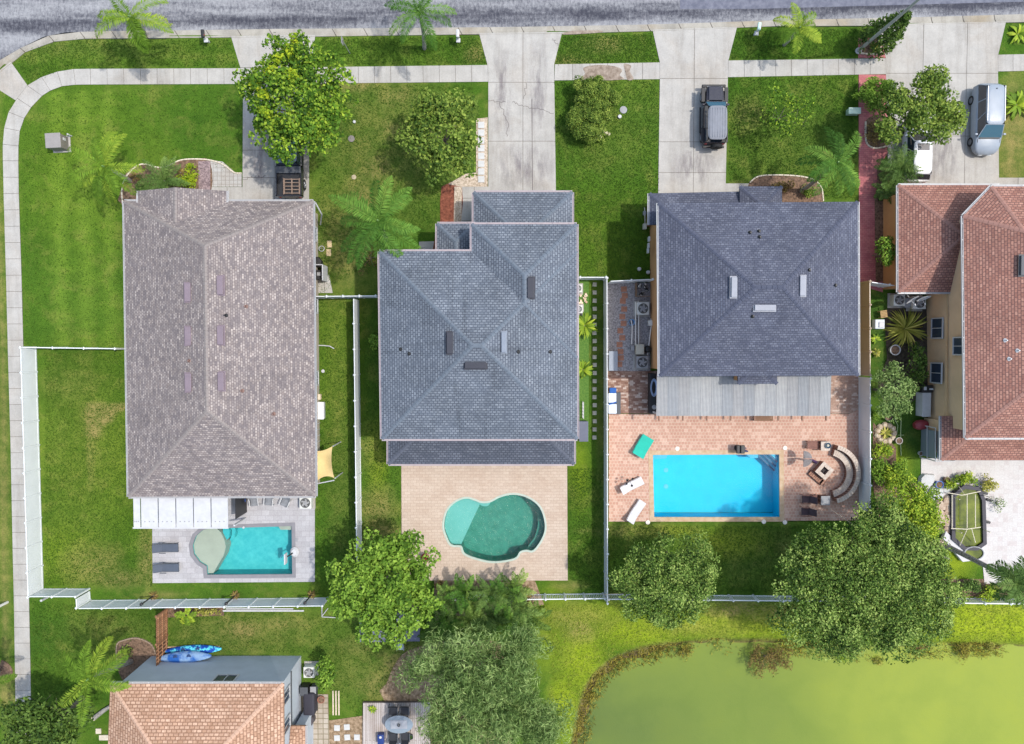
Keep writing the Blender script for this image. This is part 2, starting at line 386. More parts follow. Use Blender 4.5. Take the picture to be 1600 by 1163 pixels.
base = mix(nt, base, mudc, att('mud'))
nt.links.new(base, b.inputs['Base Color']); b.inputs['Roughness'].default_value = .95; b.inputs['Specular IOR Level'].default_value = .1
bump(nt, b, nC, .9, .06)
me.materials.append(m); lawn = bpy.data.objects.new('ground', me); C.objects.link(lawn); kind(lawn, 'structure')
for p in me.polygons: p.use_smooth = True
# far terrain ring, all the way to the horizon
far = MB(); o_ = [(-900,-900),(900,-900),(900,900),(-900,900)]; i_ = [(-51.9,-37.9),(51.9,-37.9),(51.9,37.9),(-51.9,37.9)]
flat_holes(far, o_, [i_], -.06)
fo = far.build('terrain', mottled('far_grass', (.05,.12,.015), (.1,.17,.03), .08, .95, 0, 0, detail=8)); kind(fo, 'structure')
# ------------------------------------------------------------------ road, kerb, pavements
m, nt, b = newmat('worn_asphalt'); co = coord(nt)
mp = nt.nodes.new('ShaderNodeMapping'); nt.links.new(co, mp.inputs[0]); mp.inputs['Scale'].default_value = (.25,1.9,1)
wn = noise(nt, mp.outputs[0], .55, 4, .55, .5); fnn = noise(nt, co, 5.5, 6, .85)
mp2 = nt.nodes.new('ShaderNodeMapping'); nt.links.new(co, mp2.inputs[0]); mp2.inputs['Scale'].default_value = (2.4,.8,1)
fn2 = noise(nt, mp2.outputs[0], 2.6, 5, .8)
sepx = nt.nodes.new('ShaderNodeSeparateXYZ'); nt.links.new(co, sepx.inputs[0])
# wheel paths: worn dark bands run along the carriageway (world Y), edges pale with exposed aggregate
yb = mathn(nt, 'ADD', sepx.outputs[1], mathn(nt, 'MULTIPLY', sepx.outputs[0], -.0185))
band = mathn(nt, 'ABSOLUTE', mathn(nt, 'SUBTRACT', yb, P(800,22).y))
bandf = mathn(nt, 'SUBTRACT', 1.0, mathn(nt, 'MULTIPLY', band, 1.35), True)
v = mathn(nt, 'ADD', mathn(nt, 'MULTIPLY', bandf, .26), mathn(nt, 'MULTIPLY', mathn(nt, 'SUBTRACT', wn, .5), .7))
v = mathn(nt, 'ADD', v, mathn(nt, 'ADD', mathn(nt, 'MULTIPLY', mathn(nt, 'SUBTRACT', fnn, .5), .8), mathn(nt, 'MULTIPLY', mathn(nt, 'SUBTRACT', fn2, .5), .6)))
rr = ramp(nt, mathn(nt, 'ADD', v, .3), [(.12, (.31,.31,.322)), (.30, (.215,.216,.23)), (.44, (.115,.116,.132)), (.60, (.045,.046,.06))])
nt.links.new(rr.outputs[0], b.inputs['Base Color']); b.inputs['Roughness'].default_value = .9; b.inputs['Specular IOR Level'].default_value = .2
bump(nt, b, fnn, .3)
ASPH = m
road = MB(); top = [P(1900,-420), P(-260,-420)]
road.prism([(q[0], q[1]) for q in PP(KERB_ROAD)]+[(top[0].x, top[0].y), (top[1].x, top[1].y)], -.3, -.09)
kind(road.build('road', ASPH), 'structure')
patch = MB(); patch.prism([P(1063,-90), P(1063,13.5), P(1190,13), P(1450,6), P(1900,-6), P(1900,-90)], -.088, -.084)
kind(patch.build('road_patch', mottled('patch_asphalt', (.10,.105,.14), (.17,.175,.215), 3, .9, detail=8)), 'structure')
CONC = concrete('pale_concrete', (.41,.392,.364), .80, (.93,.88,.83)); CONCK = concrete('kerb_concrete', (.37,.345,.30), .72, (.85,.74,.58)); JOINT = plain('joint_dirt', (.12,.10,.08))
def strip(mb, A, B, zA, zB, thick=.2):
    for i in range(len(A)-1):
        a, b2, c, d = A[i], A[i+1], B[i+1], B[i]
        mb.face([(a[0],a[1],zA),(b2[0],b2[1],zA),(c[0],c[1],zB),(d[0],d[1],zB)])
        mb.face([(d[0],d[1],zB),(c[0],c[1],zB),(c[0],c[1],zB-thick),(d[0],d[1],zB-thick)])
def resamp(pts, ts):
    L = [0]
    for i in range(len(pts)-1): L.append(L[-1]+math.hypot(pts[i+1][0]-pts[i][0], pts[i+1][1]-pts[i][1]))
    out = []
    for t in ts:
        d = t*L[-1]; i = 0
        while i < len(pts)-2 and L[i+1] < d: i += 1
        f = (d-L[i])/(L[i+1]-L[i]+1e-9); out.append((pts[i][0]+f*(pts[i+1][0]-pts[i][0]), pts[i][1]+f*(pts[i+1][1]-pts[i][1])))
    return out
kr, ki = W(KERB_ROAD), W(KERB_IN)
N = 46; kerb = MB(); kj = MB()
ts = [i/N for i in range(N+1)]
A, B_ = resamp(kr, ts), resamp(ki, ts)
for i in range(N):
    fa = lambda q, r, f: (q[0]+(r[0]-q[0])*f, q[1]+(r[1]-q[1])*f)
    e = .012
    a0, a1, b0, b1 = fa(A[i],A[i+1],e), fa(A[i],A[i+1],1-e), fa(B_[i],B_[i+1],e), fa(B_[i],B_[i+1],1-e)
    sub = 3
    for k in range(sub):
        aa, ab = fa(a0,a1,k/sub), fa(a0,a1,(k+1)/sub); ba, bb = fa(b0,b1,k/sub), fa(b0,b1,(k+1)/sub)
        ma, mb_ = fa(aa,ba,.55), fa(ab,bb,.55)
        kerb.face([(aa[0],aa[1],-.086),(ma[0],ma[1],-.07),(mb_[0],mb_[1],-.07),(ab[0],ab[1],-.086)][::-1])
        kerb.face([(ma[0],ma[1],-.07),(ba[0],ba[1],.045),(bb[0],bb[1],.045),(mb_[0],mb_[1],-.07)][::-1])
        kerb.face([(ba[0],ba[1],.045),(ba[0],ba[1],-.2),(bb[0],bb[1],-.2),(bb[0],bb[1],.045)])
strip(kj, [(q[0],q[1]) for q in A], B_, -.105, -.10)
kind(kerb.build('kerb', CONCK), 'structure'); kind(kj.build('kerb_joints', JOINT), 'structure')
def walkway(name, L, R, n, z=.03, gap=.014, skip=()):
    ts = [i/n for i in range(n+1)]; A = resamp(W(L), ts); wr = W(R); mb = MB(); bs = MB(); B2 = []
    for k_, a in enumerate(A):
        best = None
        for i in range(len(wr)-1):
            p_, q_ = Vector(wr[i]), Vector(wr[i+1]); e_ = q_-p_; t_ = max(0, min(1, (Vector(a)-p_).dot(e_)/e_.length_squared)); c_ = p_+e_*t_
            if best is None or (c_-Vector(a)).length < (best-Vector(a)).length: best = c_
        B2.append((best.x, best.y))
    B2[0] = wr[0]; B2[-1] = wr[-1]
    for i in range(n):
        if i in skip: continue
        w_ = math.hypot(A[i+1][0]-A[i][0], A[i+1][1]-A[i][1]); e = gap/max(w_, .1)
        fa = lambda q, r, f: (q[0]+(r[0]-q[0])*f, q[1]+(r[1]-q[1])*f)
        mb.prism([fa(A[i],A[i+1],e), fa(A[i],A[i+1],1-e), fa(B2[i],B2[i+1],1-e), fa(B2[i],B2[i+1],e)], -.1, z+random.uniform(-.004,.004), bottom=False)
        bs.prism([A[i], A[i+1], B2[i+1], B2[i]], -.12, z-.018, bottom=False)
    kind(mb.build(name, CONC), 'structure'); kind(bs.build('pavement_joints', JOINT), 'structure')
walkway('pavement', [(376,107),(120,108),(100,109.5),(70,118),(43,134)], [(380,131.5),(120,132.5),(97,135),(80,141),(66,150)], 13)
walkway('pavement', [(43,134),(25,157),(14,175),(7,200),(4.5,230),(6,300),(10,440),(13,560),(17,700),(20,850),(22.5,960),(24,1060),(26,1200)],
        [(66,150),(50,166),(38,185),(31,205),(28.5,235),(29.5,300),(34,440),(37,560),(41,700),(44,850),(46,960),(48,1060),(50,1200)], 43)
walkway('pavement', [(484,105.5),(762,102)], [(484,131),(763,128)], 11)
walkway('pavement', [(867,101),(1031,98)], [(866,126),(1031,124)], 6)
walkway('pavement', [(1138,95),(1384,91.5)], [(1137,121),(1385,116)], 10)
walkway('pavement', [(1559,86),(1700,83)], [(1559,112),(1700,109)], 6)
pad = MB(); pad.prism(PP([(43,133.5),(24.5,157),(-4,139),(-34,160),(-12,120),(17,97)]), -.1, .031)
kind(pad.build('kerb_ramp', CONC), 'structure')
def slabs(name, poly, us, vs, mat=CONC, z=.034, gap=.016):
    """concrete pour: a base in the joint colour and slabs cut by the joint lines"""
    bs = MB(); bs.prism(PP(poly), -.15, z-.014, bottom=False); kind(bs.build('driveway_joints', JOINT), 'structure')
    mb = MB(); us = [-1e4]+us+[1e4]; vs = [-1e4]+vs+[1e4]; wp = [Vector((p.x, p.y)) for p in map(lambda q: P(*q), poly)]
    wp = ccw(wp)
    for i in range(len(us)-1):
        for j in range(len(vs)-1):
            x0 = P(us[i], 300).x+gap if us[i] > -1e3 else -1e4; x1 = P(us[i+1], 300).x-gap if us[i+1] < 1e3*9 else 1e4
            y1 = P(800, vs[j]).y-gap if vs[j] > -1e3 else 1e4; y0 = P(800, vs[j+1]).y+gap if vs[j+1] < 9e3 else -1e4
            c = clip(clip(clip(clip(wp, (1,0), x0), (-1,0), -x1), (0,1), y0), (0,-1), -y1)
            if len(c) > 2: mb.prism([(q[0], q[1]) for q in c], -.1, z+random.uniform(-.003,.003), bottom=False)
    kind(mb.build(name, mat), 'structure')
def clip(poly, n, c):
    out = []; k = len(poly)
    for i in range(k):
        a, b2 = poly[i], poly[(i+1) % k]
        da, db = a[0]*n[0]+a[1]*n[1]-c, b2[0]*n[0]+b2[1]*n[1]-c
        if da >= 0: out.append(a)
        if da*db < 0: t = da/(da-db); out.append(Vector((a[0]+(b2[0]-a[0])*t, a[1]+(b2[1]-a[1])*t)))
    return out
slabs('driveway', DRV['a'], [429], [58+48,132,235,278])
slabs('driveway', DRV['b'], [817], [129,221])
slabs('driveway', DRV['c'], [1083], [123,222,270])
slabs('driveway', DRV['d'], [1438,1506], [115,213])
slabs('path', [(329,250),(348,253),(368,270),(378,271),(378,292),(329,292)], [], [], paver('white_pavers', (.41,.40,.38), (.45,.44,.42), (.28,.26,.24), .3, .3, .02, offset=0), .03)
slabs('path', [(329,292.5),(379,292.5),(379,330),(329,330)], [355], [], CONC, .03)
slabs('path', [(1133,287),(1190,287),(1190,330),(1133,330)], [], [], CONC, .03)
slabs('path', [(720,292),(763,292),(763,330),(742,330),(742,400),(720,400)], [741], [310,345], CONC, .03)
slabs('path', [(655,378),(722,376),(722,400),(655,400)], [690], [], CONC, .03)
slabs('path', [(1560,278),(1640,278),(1640,300),(1560,300)], [1590], [], CONC, .03)
RED = paver('red_stamped_concrete', (.42,.13,.14), (.5,.19,.18), (.28,.09,.1), .3, .15, .01, (.8,.78,.8))
slabs('path', [(1341.5,117),(1386,117),(1387,182),(1392,232),(1372,262),(1369,300),(1379,305),(1379,457),(1342,446)], [], [146,176,256,305], RED, .03, .008)
slabs('path', [(1341,60),(1378,60),(1384,91),(1341,91)], [], [], RED, .029)
# cracks and oil stains lying in the drives (dark filler)
cr = MB()
def crack(pts, w_=.03):
    for i in range(len(pts)-1):
        a, b2 = P(*pts[i]), P(*pts[i+1]); d = (b2-a); 
        if d.length < .01: continue
        n_ = Vector((-d.y, d.x, 0)).normalized()*w_/2
        cr.face([(a-n_)[:2]+(.04,), (b2-n_)[:2]+(.04,), (b2+n_)[:2]+(.04,), (a+n_)[:2]+(.04,)])
def wig(a, b2, n=7, j=2.2):
    r = random.Random(int(a[0]*7+b2[1])); return [(a[0]+(b2[0]-a[0])*i/n+(r.uniform(-j,j) if 0<i<n else 0), a[1]+(b2[1]-a[1])*i/n+(r.uniform(-j,j) if 0<i<n else 0)) for i in range(n+1)]
for a, b2 in (((780,160),(794,192)),((794,192),(792,214)),((864,60),(872,72)),((763,158),(790,160)),((817,167),(842,170)),((842,170),(865,178)),((822,130),(818,155)),((800,160),(817,166)),((400,278),(415,275)),((379,280),(400,276))): crack(wig(a, b2))
crack([(831,155),(832,300)], .05)
kind(cr.build('driveway_cracks', plain('crack', (.13,.11,.10))), 'structure')
STN = mottled('silt_stain', (.16,.12,.09), (.33,.27,.22), 3, .95, 0, .2, detail=8)
for q in ([(912,106),(935,102),(960,104),(972,110),(968,118),(975,124),(950,126),(925,125),(905,126),(914,116)], [(975,101),(986,103),(984,112),(990,124),(980,125),(977,112)], [(878,54),(893,49),(935,48),(940,51),(900,54)]):
    mb = MB(); mb.prism(PP(catmull(q, 3)), .0, .043, bottom=False); kind(mb.build('dirt_stain', STN), 'structure')
m, nt, b = newmat('tyre_and_oil_stain'); co = coord(nt); b.inputs['Base Color'].default_value = (.16,.13,.15,1); b.inputs['Roughness'].default_value = .9
mp = nt.nodes.new('ShaderNodeMapping'); nt.links.new(co, mp.inputs[0]); mp.inputs['Scale'].default_value = (1.5,.35,1)
k = ramp(nt, noise(nt, mp.outputs[0], 1.2, 6, .7), [(.42, (0,)*3), (.72, (.62,)*3)]); 
tg = nt.nodes.new('ShaderNodeTexCoord'); sg = nt.nodes.new('ShaderNodeSeparateXYZ'); nt.links.new(tg.outputs['Generated'], sg.inputs[0])
par = lambda s_: mathn(nt, 'MULTIPLY', mathn(nt, 'MULTIPLY', s_, mathn(nt, 'SUBTRACT', 1.0, s_)), 4.0)
nt.links.new(mathn(nt, 'MULTIPLY', k.outputs[0], mathn(nt, 'MULTIPLY', par(sg.outputs[0]), par(sg.outputs[1]))), b.inputs['Alpha'])
for q in ([(772,225),(864,224),(866,300),(768,300)], [(826,60),(858,60),(850,215),(826,215)], [(770,70),(800,70),(800,215),(772,215)], [(1050,230),(1120,245),(1125,290),(1045,290)], [(390,180),(425,180),(428,300),(388,300)], [(1450,200),(1500,220),(1500,285),(1450,285)]):
    mb = MB(); mb.face([(p_.x, p_.y, .0425) for p_ in ccw(PP(q))]); kind(mb.build('driveway_stain', m), 'structure')
# ------------------------------------------------------------------ planting beds, gravel
MULR = mottled('red_mulch', (.10,.03,.018), (.25,.085,.05), 5, .95, 0, .9, detail=8, bscale=12)
MULB = mottled('brown_mulch', (.07,.045,.03), (.24,.15,.10), 6, .95, 0, .9, detail=8, bscale=12)
GRAV = mottled('grey_gravel', (.14,.13,.14), (.40,.38,.38), 9, .95, 0, .9, detail=8, bscale=16)
LAVA = mottled('plum_gravel', (.10,.07,.075), (.36,.27,.27), 8, .95, 0, .9, detail=8, bscale=16)
TANG = mottled('tan_gravel', (.26,.2,.14), (.6,.5,.4), 8, .95, 0, .9, detail=8, bscale=16)
DIRT = mottled('leaf_litter', (.13,.085,.045), (.36,.26,.17), 4, .95, 0, .8, detail=8, bscale=12)
def bed(name, poly, mat, z=.03, smooth=3):
    q = catmull(poly, smooth) if smooth > 1 else poly
    mb = MB(); mb.prism(PP(q), -.1, z, bottom=False); return kind(mb.build(name, mat), 'structure')
bed('planting_bed', [(193,322),(192,290),(198,270),(212,259),(228,257),(246,262),(262,260),(282,251),(305,249),(328,252),(330,300),(300,322)], MULB, .035)
bed('gravel_bed', [(310,252),(329,252),(329,302),(311,302)], LAVA, .042, 1)
bed('planting_bed', [(690,292),(722,290),(720,350),(715,392),(676,392),(688,345)], MULR, .035, 2)
bed('gravel_bed', [(744,186),(762,184),(762,292),(720,292),(700,288),(728,272),(744,270)], TANG, .04, 1)
bed('gravel_bed', [(710,292),(722,292),(721,350),(709,350)], TANG, .041, 1)
bed('planting_bed', [(1170,300),(1172,284),(1185,276),(1215,274),(1250,276),(1272,282),(1283,294),(1286,315),(1262,322),(1200,322)], MULB, .035)
bed('gravel_bed', [(948,442),(1016,442),(1016,582),(948,582)], GRAV, .03, 1)
bed('planting_bed', [(190,1060),(183,1030),(183,1008),(195,1000),(215,997),(236,1006),(244,1022),(242,1050),(220,1075)], MULB, .03)
bed('planting_bed', [(-20,1030),(4,1032),(16,1040),(20,1052),(8,1058),(-20,1060)], MULB, .03)
bed('planting_bed', [(622,1030),(650,1012),(720,1000),(790,1010),(800,1080),(790,1200),(700,1200),(600,1094),(604,1068)], DIRT, .02)
bed('planting_bed', [(678,905),(835,905),(850,945),(680,975)], DIRT, .02, 1)
bed('planting_bed', [(500,1128),(570,1118),(570,1220),(500,1220)], DIRT, .02, 1)
bed('planting_bed', [(1382,490),(1405,475),(1450,480),(1450,600),(1395,640),(1372,600),(1386,560)], mottled('dark_soil', (.03,.025,.02), (.09,.07,.05), 5, .95, 0, .6), .02, 2)
bed('planting_bed', [(1364,660),(1400,700),(1400,740),(1440,760),(1440,860),(1380,860),(1364,760)], MULB, .02, 1)
bed('planting_bed', [(1470,905),(1600,905),(1600,932),(1470,932)], MULB, .02, 1)
bed('planting_bed', [(1343,65),(1370,62),(1376,84),(1344,84)], MULB, .05, 1)
bed('planting_bed', [(1352,190),(1372,180),(1392,190),(1388,228),(1366,232),(1354,222)], MULB, .05, 3)
bed('planting_bed', [(1370,262),(1400,260),(1410,300),(1400,315),(1371,315)], MULB, .05, 1)
bed('planting_bed', [(1366,305),(1380,305),(1380,440),(1368,440)], MULB, .05, 1)
bed('planting_bed', [(262,948),(350,948),(350,962),(262,965)], MULB, .02, 1)
bed('planting_bed', [(900,436),(920,436),(920,690),(900,690)], mottled('short_turf', (.05,.13,.02), (.11,.2,.035), 8, .9, 0, .4), .01, 1)
# ------------------------------------------------------------------ pool decks with their basins
def deck(name, poly, pools, mat, z=.05):
    mb = MB(); wp = ccw(W(poly)); flat_holes(mb, wp, pools, z)
    for i in range(len(wp)):
        a, b2 = wp[i], wp[(i+1) % len(wp)]; mb.face([(*a,-.4),(*b2,-.4),(*b2,z),(*a,z)])
    kind(mb.build(name, mat), 'structure')
def pool(poly, depth, water, shell, cop, cw=.3, z=.05, name='swimming_pool', label='', wl=-.1, tilew=None):
    """poly: world outline of the water; returns root"""
    wp = ccw(poly); out = offset_poly(wp, -cw); c = sum((Vector(q) for q in wp), Vector((0,0)))/len(wp)
    r = thing(name, label, 'pool', (c.x, c.y, 0))
    k = MB(); n = len(wp)
    for i in range(n):
        a, b2, c2, d = wp[i], wp[(i+1)%n], out[(i+1)%n], out[i]
        k.face([(*a,z+.02),(*d,z+.02),(*c2,z+.02),(*b2,z+.02)]); k.face([(*a,z-.12),(*a,z+.02),(*b2,z+.02),(*b2,z-.12)])
        k.face([(*d,z+.02),(*d,z-.1),(*c2,z-.1),(*c2,z+.02)])
    k.build('coping', cop, r, True)
    s = MB(); s.face([(*q, -depth) for q in wp])
    for i in range(n): a, b2 = wp[i], wp[(i+1)%n]; s.face([(*b2,-depth),(*b2,z-.12),(*a,z-.12),(*a,-depth)])
    s.build('basin', shell, r, True)
    wmb = MB(); wmb.face([(*q, wl) for q in wp]); wmb.build('water_surface', water, r, True)
    return r, out
w1, w2, w3 = W(POOL1), W(POOL2), W(POOL3)
GREYP = paver('grey_travertine', (.36,.352,.36), (.43,.42,.43), (.30,.29,.295), .6, .4, .012, (.9,.88,.88))
TANP = paver('blush_travertine', (.45,.355,.28), (.50,.405,.325), (.37,.285,.225), .45, .22, .012, (.93,.9,.88))
SALM = paver('salmon_pavers', (.42,.235,.175), (.47,.28,.21), (.50,.36,.28), .24, .24, .026, (.95,.93,.92), spk=(.62,.46,.37), spf=.35)
shell1 = mottled('aqua_plaster', (.035,.37,.40), (.07,.46,.47), 2, .7, 0, .05)
shell2 = mottled('teal_plaster_painted_ripples', (.02,.185,.135), (.04,.245,.185), 2.4, .7, 0, .05, detail=6)  # mottling paints the rippled light of the water into the plaster colour
shell3 = mottled('blue_plaster', (.006,.46,.64), (.012,.52,.70), 1, .7, 0, .05)
COPG = plain('grey_coping', (.21,.205,.22), .8); COPM = plain('pale_mint_coping', (.40,.47,.40), .8); COPT = mottled('tan_coping', (.40,.27,.16), (.50,.38,.26), 3, .8)
wat1 = watermat('clear_water', (.9,.97,.97), 5, .25); wat2 = watermat('green_water', (.88,.97,.95), 2.6, 1.0, 2.0); wat3 = watermat('blue_water', (.9,.97,1), 5, .2)
p1, o1 = pool(w1, 1.3, wat1, shell1, COPG, .27, label='rectangular turquoise pool with round sun shelf behind the mauve-roofed house')
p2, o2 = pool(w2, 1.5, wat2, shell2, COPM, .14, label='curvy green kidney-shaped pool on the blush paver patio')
p3, o3 = pool(w3, 1.5, wat3, shell3, COPT, .34, label='long bright blue rectangular pool on the salmon paver patio')
eps = lambda q: offset_poly(q, .03)
deck('pool_deck', DECK1, [eps(o1)], GREYP); deck('pool_deck', DECK2, [eps(o2)], TANP); deck('pool_deck', DECK3, [eps(o3)], SALM)
# shelves, steps and benches inside the pools (parts)
def shelf(root, pts, z, mat, name='shelf', zb=-1.2):
    mb = MB(); mb.prism(pts, zb, z); return mb.build(name, mat, root, True)
shA = mottled('pale_plaster', (.33,.335,.28), (.38,.385,.32), 1, .7, 0, .05)
cx1 = P(334,855)
sun_sh = [(325,826)]+[(335,824),(344,833),(350,846),(352,856),(348,870),(342,880),(332,897)]+[(324,897),(323,885),(312,878),(303,866),(301,852),(306,838),(316,829)]
shelf(p1, offset_poly(W(sun_sh), .01), -.16, shA, 'sun_shelf')
shelf(p1, W([(345,824),(352,824),(356,832),(355,842),(351,846),(345,834)]), -.4, shell1, 'step')
shelf(p1, W([(352,824),(359,824),(363,832),(361,844),(353,849),(356.5,840),(357,832)]), -.7, shell1, 'step')
shelf(p1, W([(434,823.5),(455,823),(455.5,829),(437,829)]), -.2, shA, 'bench')
sh2 = mottled('pale_aqua_plaster', (.13,.40,.37), (.16,.44,.41), 1, .7, 0, .05)
L2 = [q for q in POOL2]
import itertools
c_left = clip(clip([Vector(P(*q)[:2]) for q in POOL2], (-.905,-.425), 0) if False else [Vector(P(*q)[:2]) for q in POOL2], (0,1), -1e3)
a_, b_ = P(750,789), P(721,851); nn = Vector((-(b_-a_).y, (b_-a_).x)).normalized(); 
if nn.dot(Vector(P(700,820)[:2])-Vector(a_[:2])) < 0: nn = -nn
c_left = clip(c_left, nn, nn.dot(Vector(a_[:2])))
shelf(p2, offset_poly([(q[0], q[1]) for q in c_left], .012), -.32, sh2, 'shallow_end', -1.45)
ring = [(824,778),(843,793),(851,818),(848,838),(834,859),(825,858),(836,842),(841,820),(837,800),(824,785)]
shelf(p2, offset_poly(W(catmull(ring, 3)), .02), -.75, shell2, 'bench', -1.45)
shelf(p2, W(catmull([(747,786),(757,787),(766,786),(762,792),(753,792)], 3)), -.3, sh2, 'step', -1.45)
sh3 = mottled('light_blue_plaster', (.07,.42,.56), (.09,.46,.60), 1, .7, 0, .05); tl = plain('dark_step_tile', (.02,.12,.22))
for k, (e, zz) in enumerate(((13,-.3),(21,-.6),(29,-.9))):
    shelf(p3, W([(1216.5-e,710.8),(1216.6,710.8),(1216.8,710+e)]), zz, sh3, 'step', -1.45)
    a, b2 = P(1216.5-e,710.8), P(1216.6,710+e); d = (b2-a).normalized(); n_ = Vector((-d.y, d.x, 0))*.07
    mb = MB(); mb.prism([a+n_, b2+n_, b2-n_, a-n_], zz-.02, zz+.006); mb.build('step_edge', tl, p3, True)
shelf(p3, W([(1168,710.8),(1187,710.8),(1187,717),(1175,717)]), -.35, sh3, 'bench', -1.45)
shelf(p3, W([(1021,711.5),(1045,711.5),(1042,718),(1021,718)]), -.35, sh3, 'bench', -1.45)
for u, v in ((1047,740),(1047,766)): mb = MB(); mb.disc((P(u,v).x, P(u,v).y, -1.5), .18, .03); mb.build('drain', plain('drain_grille', (.10,.50,.62)), p3, True)
# mottled red brick strip north of the salmon deck
slabs('side_patio', [(949,580),(1027,580),(1027,646),(951,646)], [], [], paver('patchwork_brick', (.22,.12,.09), (.42,.29,.22), (.2,.11,.085), .26, .13, .01, (.8,.75,.7), bias=-.1, spk=(.55,.46,.40)), .045)
slabs('side_patio', [(1026,580),(1341,580),(1341,639.5),(1326,646.5),(1026,646.5)], [], [], paver('speckled_brick', (.34,.22,.17), (.44,.32,.26), (.3,.2,.15), .26, .13, .01, (.8,.75,.7), spk=(.58,.48,.41)), .045)
# neighbour patio and turf at the right edge
slabs('patio', [(1439,716),(1700,716),(1700,912),(1538,912),(1535,880),(1500,862),(1439,800)], [], [], paver('checkered_pavers', (.52,.50,.485), (.42,.35,.34), (.46,.42,.41), .36, .36, .006, (.97,.96,.95), offset=0, bias=-.55), .03)
# narrow paved strip beside the lower-left house
slabs('path', [(470,1085),(513,1085),(516,1220),(470,1220)], [], [], paver('cream_pavers', (.36,.31,.25), (.42,.37,.31), (.2,.17,.11), .4, .4, .03, offset=0), .03)
slabs('path', [(492,430),(514,430),(520,458),(494,458)], [506], [], CONC, .02)
# ------------------------------------------------------------------ pond water
m, nt, b = newmat('pond_water'); co = coord(nt)
n1 = noise(nt, co, .05, 3, .5, .5); sx = nt.nodes.new('ShaderNodeSeparateXYZ'); nt.links.new(co, sx.inputs[0])
gg = mathn(nt, 'ADD', mathn(nt, 'MULTIPLY', sx.outputs[0], .016), mathn(nt, 'MULTIPLY', mathn(nt, 'SUBTRACT', n1, .5), .9))
r = ramp(nt, mathn(nt, 'ADD', gg, .12), [(.1, (.09,.13,.034)), (.35, (.15,.2,.035)), (.7, (.225,.27,.04))])
n5 = ramp(nt, noise(nt, co, .35, 5, .6, .3), [(.36,(.94,.96,.95)),(.5,(1,1,1)),(.68,(1.05,1.03,.97))])
nt.links.new(mix(nt, r.outputs[0], n5.outputs[0], 1.0, 'MULTIPLY'), b.inputs['Base Color'])
b.inputs['Roughness'].default_value = .15; b.inputs['Specular IOR Level'].default_value = .18
bump(nt, b, noise(nt, co, 5, 4, .65, 1), .16, .05)
sf = MB(); sf.face([(q[0], q[1], -.30) for q in ccw(wPOND)]); kind(sf.build('pond_water', m), 'structure')
# ------------------------------------------------------------------ houses
WHITE = plain('white_paint', (.50,.50,.51), .5); PINKW = plain('pale_pink_trim', (.42,.36,.38), .5); GREYT = plain('grey_trim', (.42,.42,.43), .5)
GLASS, nt, b = newmat('window_glass'); b.inputs['Base Color'].default_value = (.035,.05,.08,1); b.inputs['Roughness'].default_value = .12; b.inputs['Specular IOR Level'].default_value = .8
BLACK = plain('black_plastic', (.02,.02,.022), .5); DGREY = plain('dark_grey', (.07,.075,.085), .6); MGREY = plain('mid_grey', (.28,.28,.29), .6)
DOORM = plain('door_paint', (.55,.53,.5), .5)
SH1 = shingle('mauve_tan_shingles', (.245,.205,.19), (.44,.385,.355), (.145,.125,.13), (.17,.14,.135), .22, .15, .022, .85, .10)
SH2 = shingle('slate_blue_shingles', (.155,.178,.21), (.235,.262,.30), (.085,.10,.13), (.075,.085,.11), .28, .18, .028, .5, .25, streak=.66)
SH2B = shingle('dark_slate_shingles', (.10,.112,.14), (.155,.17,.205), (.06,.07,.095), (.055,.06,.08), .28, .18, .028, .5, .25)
SH3 = shingle('charcoal_blue_shingles', (.095,.105,.145), (.155,.165,.21), (.06,.065,.095), (.055,.06,.085), .26, .16, .02, .6, .2)
SH4 = shingle('terracotta_shingles', (.33,.155,.115), (.46,.25,.19), (.17,.08,.07), (.16,.085,.075), .3, .18, .028, .45, .16)
SH5 = shingle('tan_orange_shingles', (.45,.27,.18), (.60,.40,.29), (.24,.13,.08), (.26,.15,.1), .34, .22, .034, .45, .1)
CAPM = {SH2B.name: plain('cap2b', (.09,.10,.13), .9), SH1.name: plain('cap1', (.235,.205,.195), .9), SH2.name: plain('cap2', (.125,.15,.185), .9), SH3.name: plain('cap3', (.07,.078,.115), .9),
        SH4.name: plain('cap4', (.30,.16,.13), .9), SH5.name: plain('cap5', (.50,.32,.23), .9)}
def hip_faces(poly, slopes, skip=()):
    """poly: ccw eave outline [(x,y)]; returns list of (edge index, [(x,y,dz)])"""
    n = len(poly); E = []
    for i in range(n):
        a, b2 = Vector(poly[i][:2]), Vector(poly[(i+1)%n][:2]); t = (b2-a).normalized(); E.append((a, t, Vector((-t.y, t.x)), slopes[i]))
    out = []
    for i in range(n):
        if i in skip: continue
        a, t, nrm, s = E[i]; c = [Vector(q[:2]) for q in poly]
        for j in range(n):
            if j == i or j in skip: continue
            aj, tj, nj, sj = E[j]
            nn = nj*sj-nrm*s; cc = nj.dot(aj)*sj-nrm.dot(a)*s
            if nn.length < 1e-6: continue
            c = clip(c, nn, cc)
            if len(c) < 3: break
        if len(c) < 3: continue
        out.append((i, [(q.x, q.y, max(0, (Vector(q[:2])-a).dot(nrm)*s)) for q in c], a, t, nrm, s))
    return out
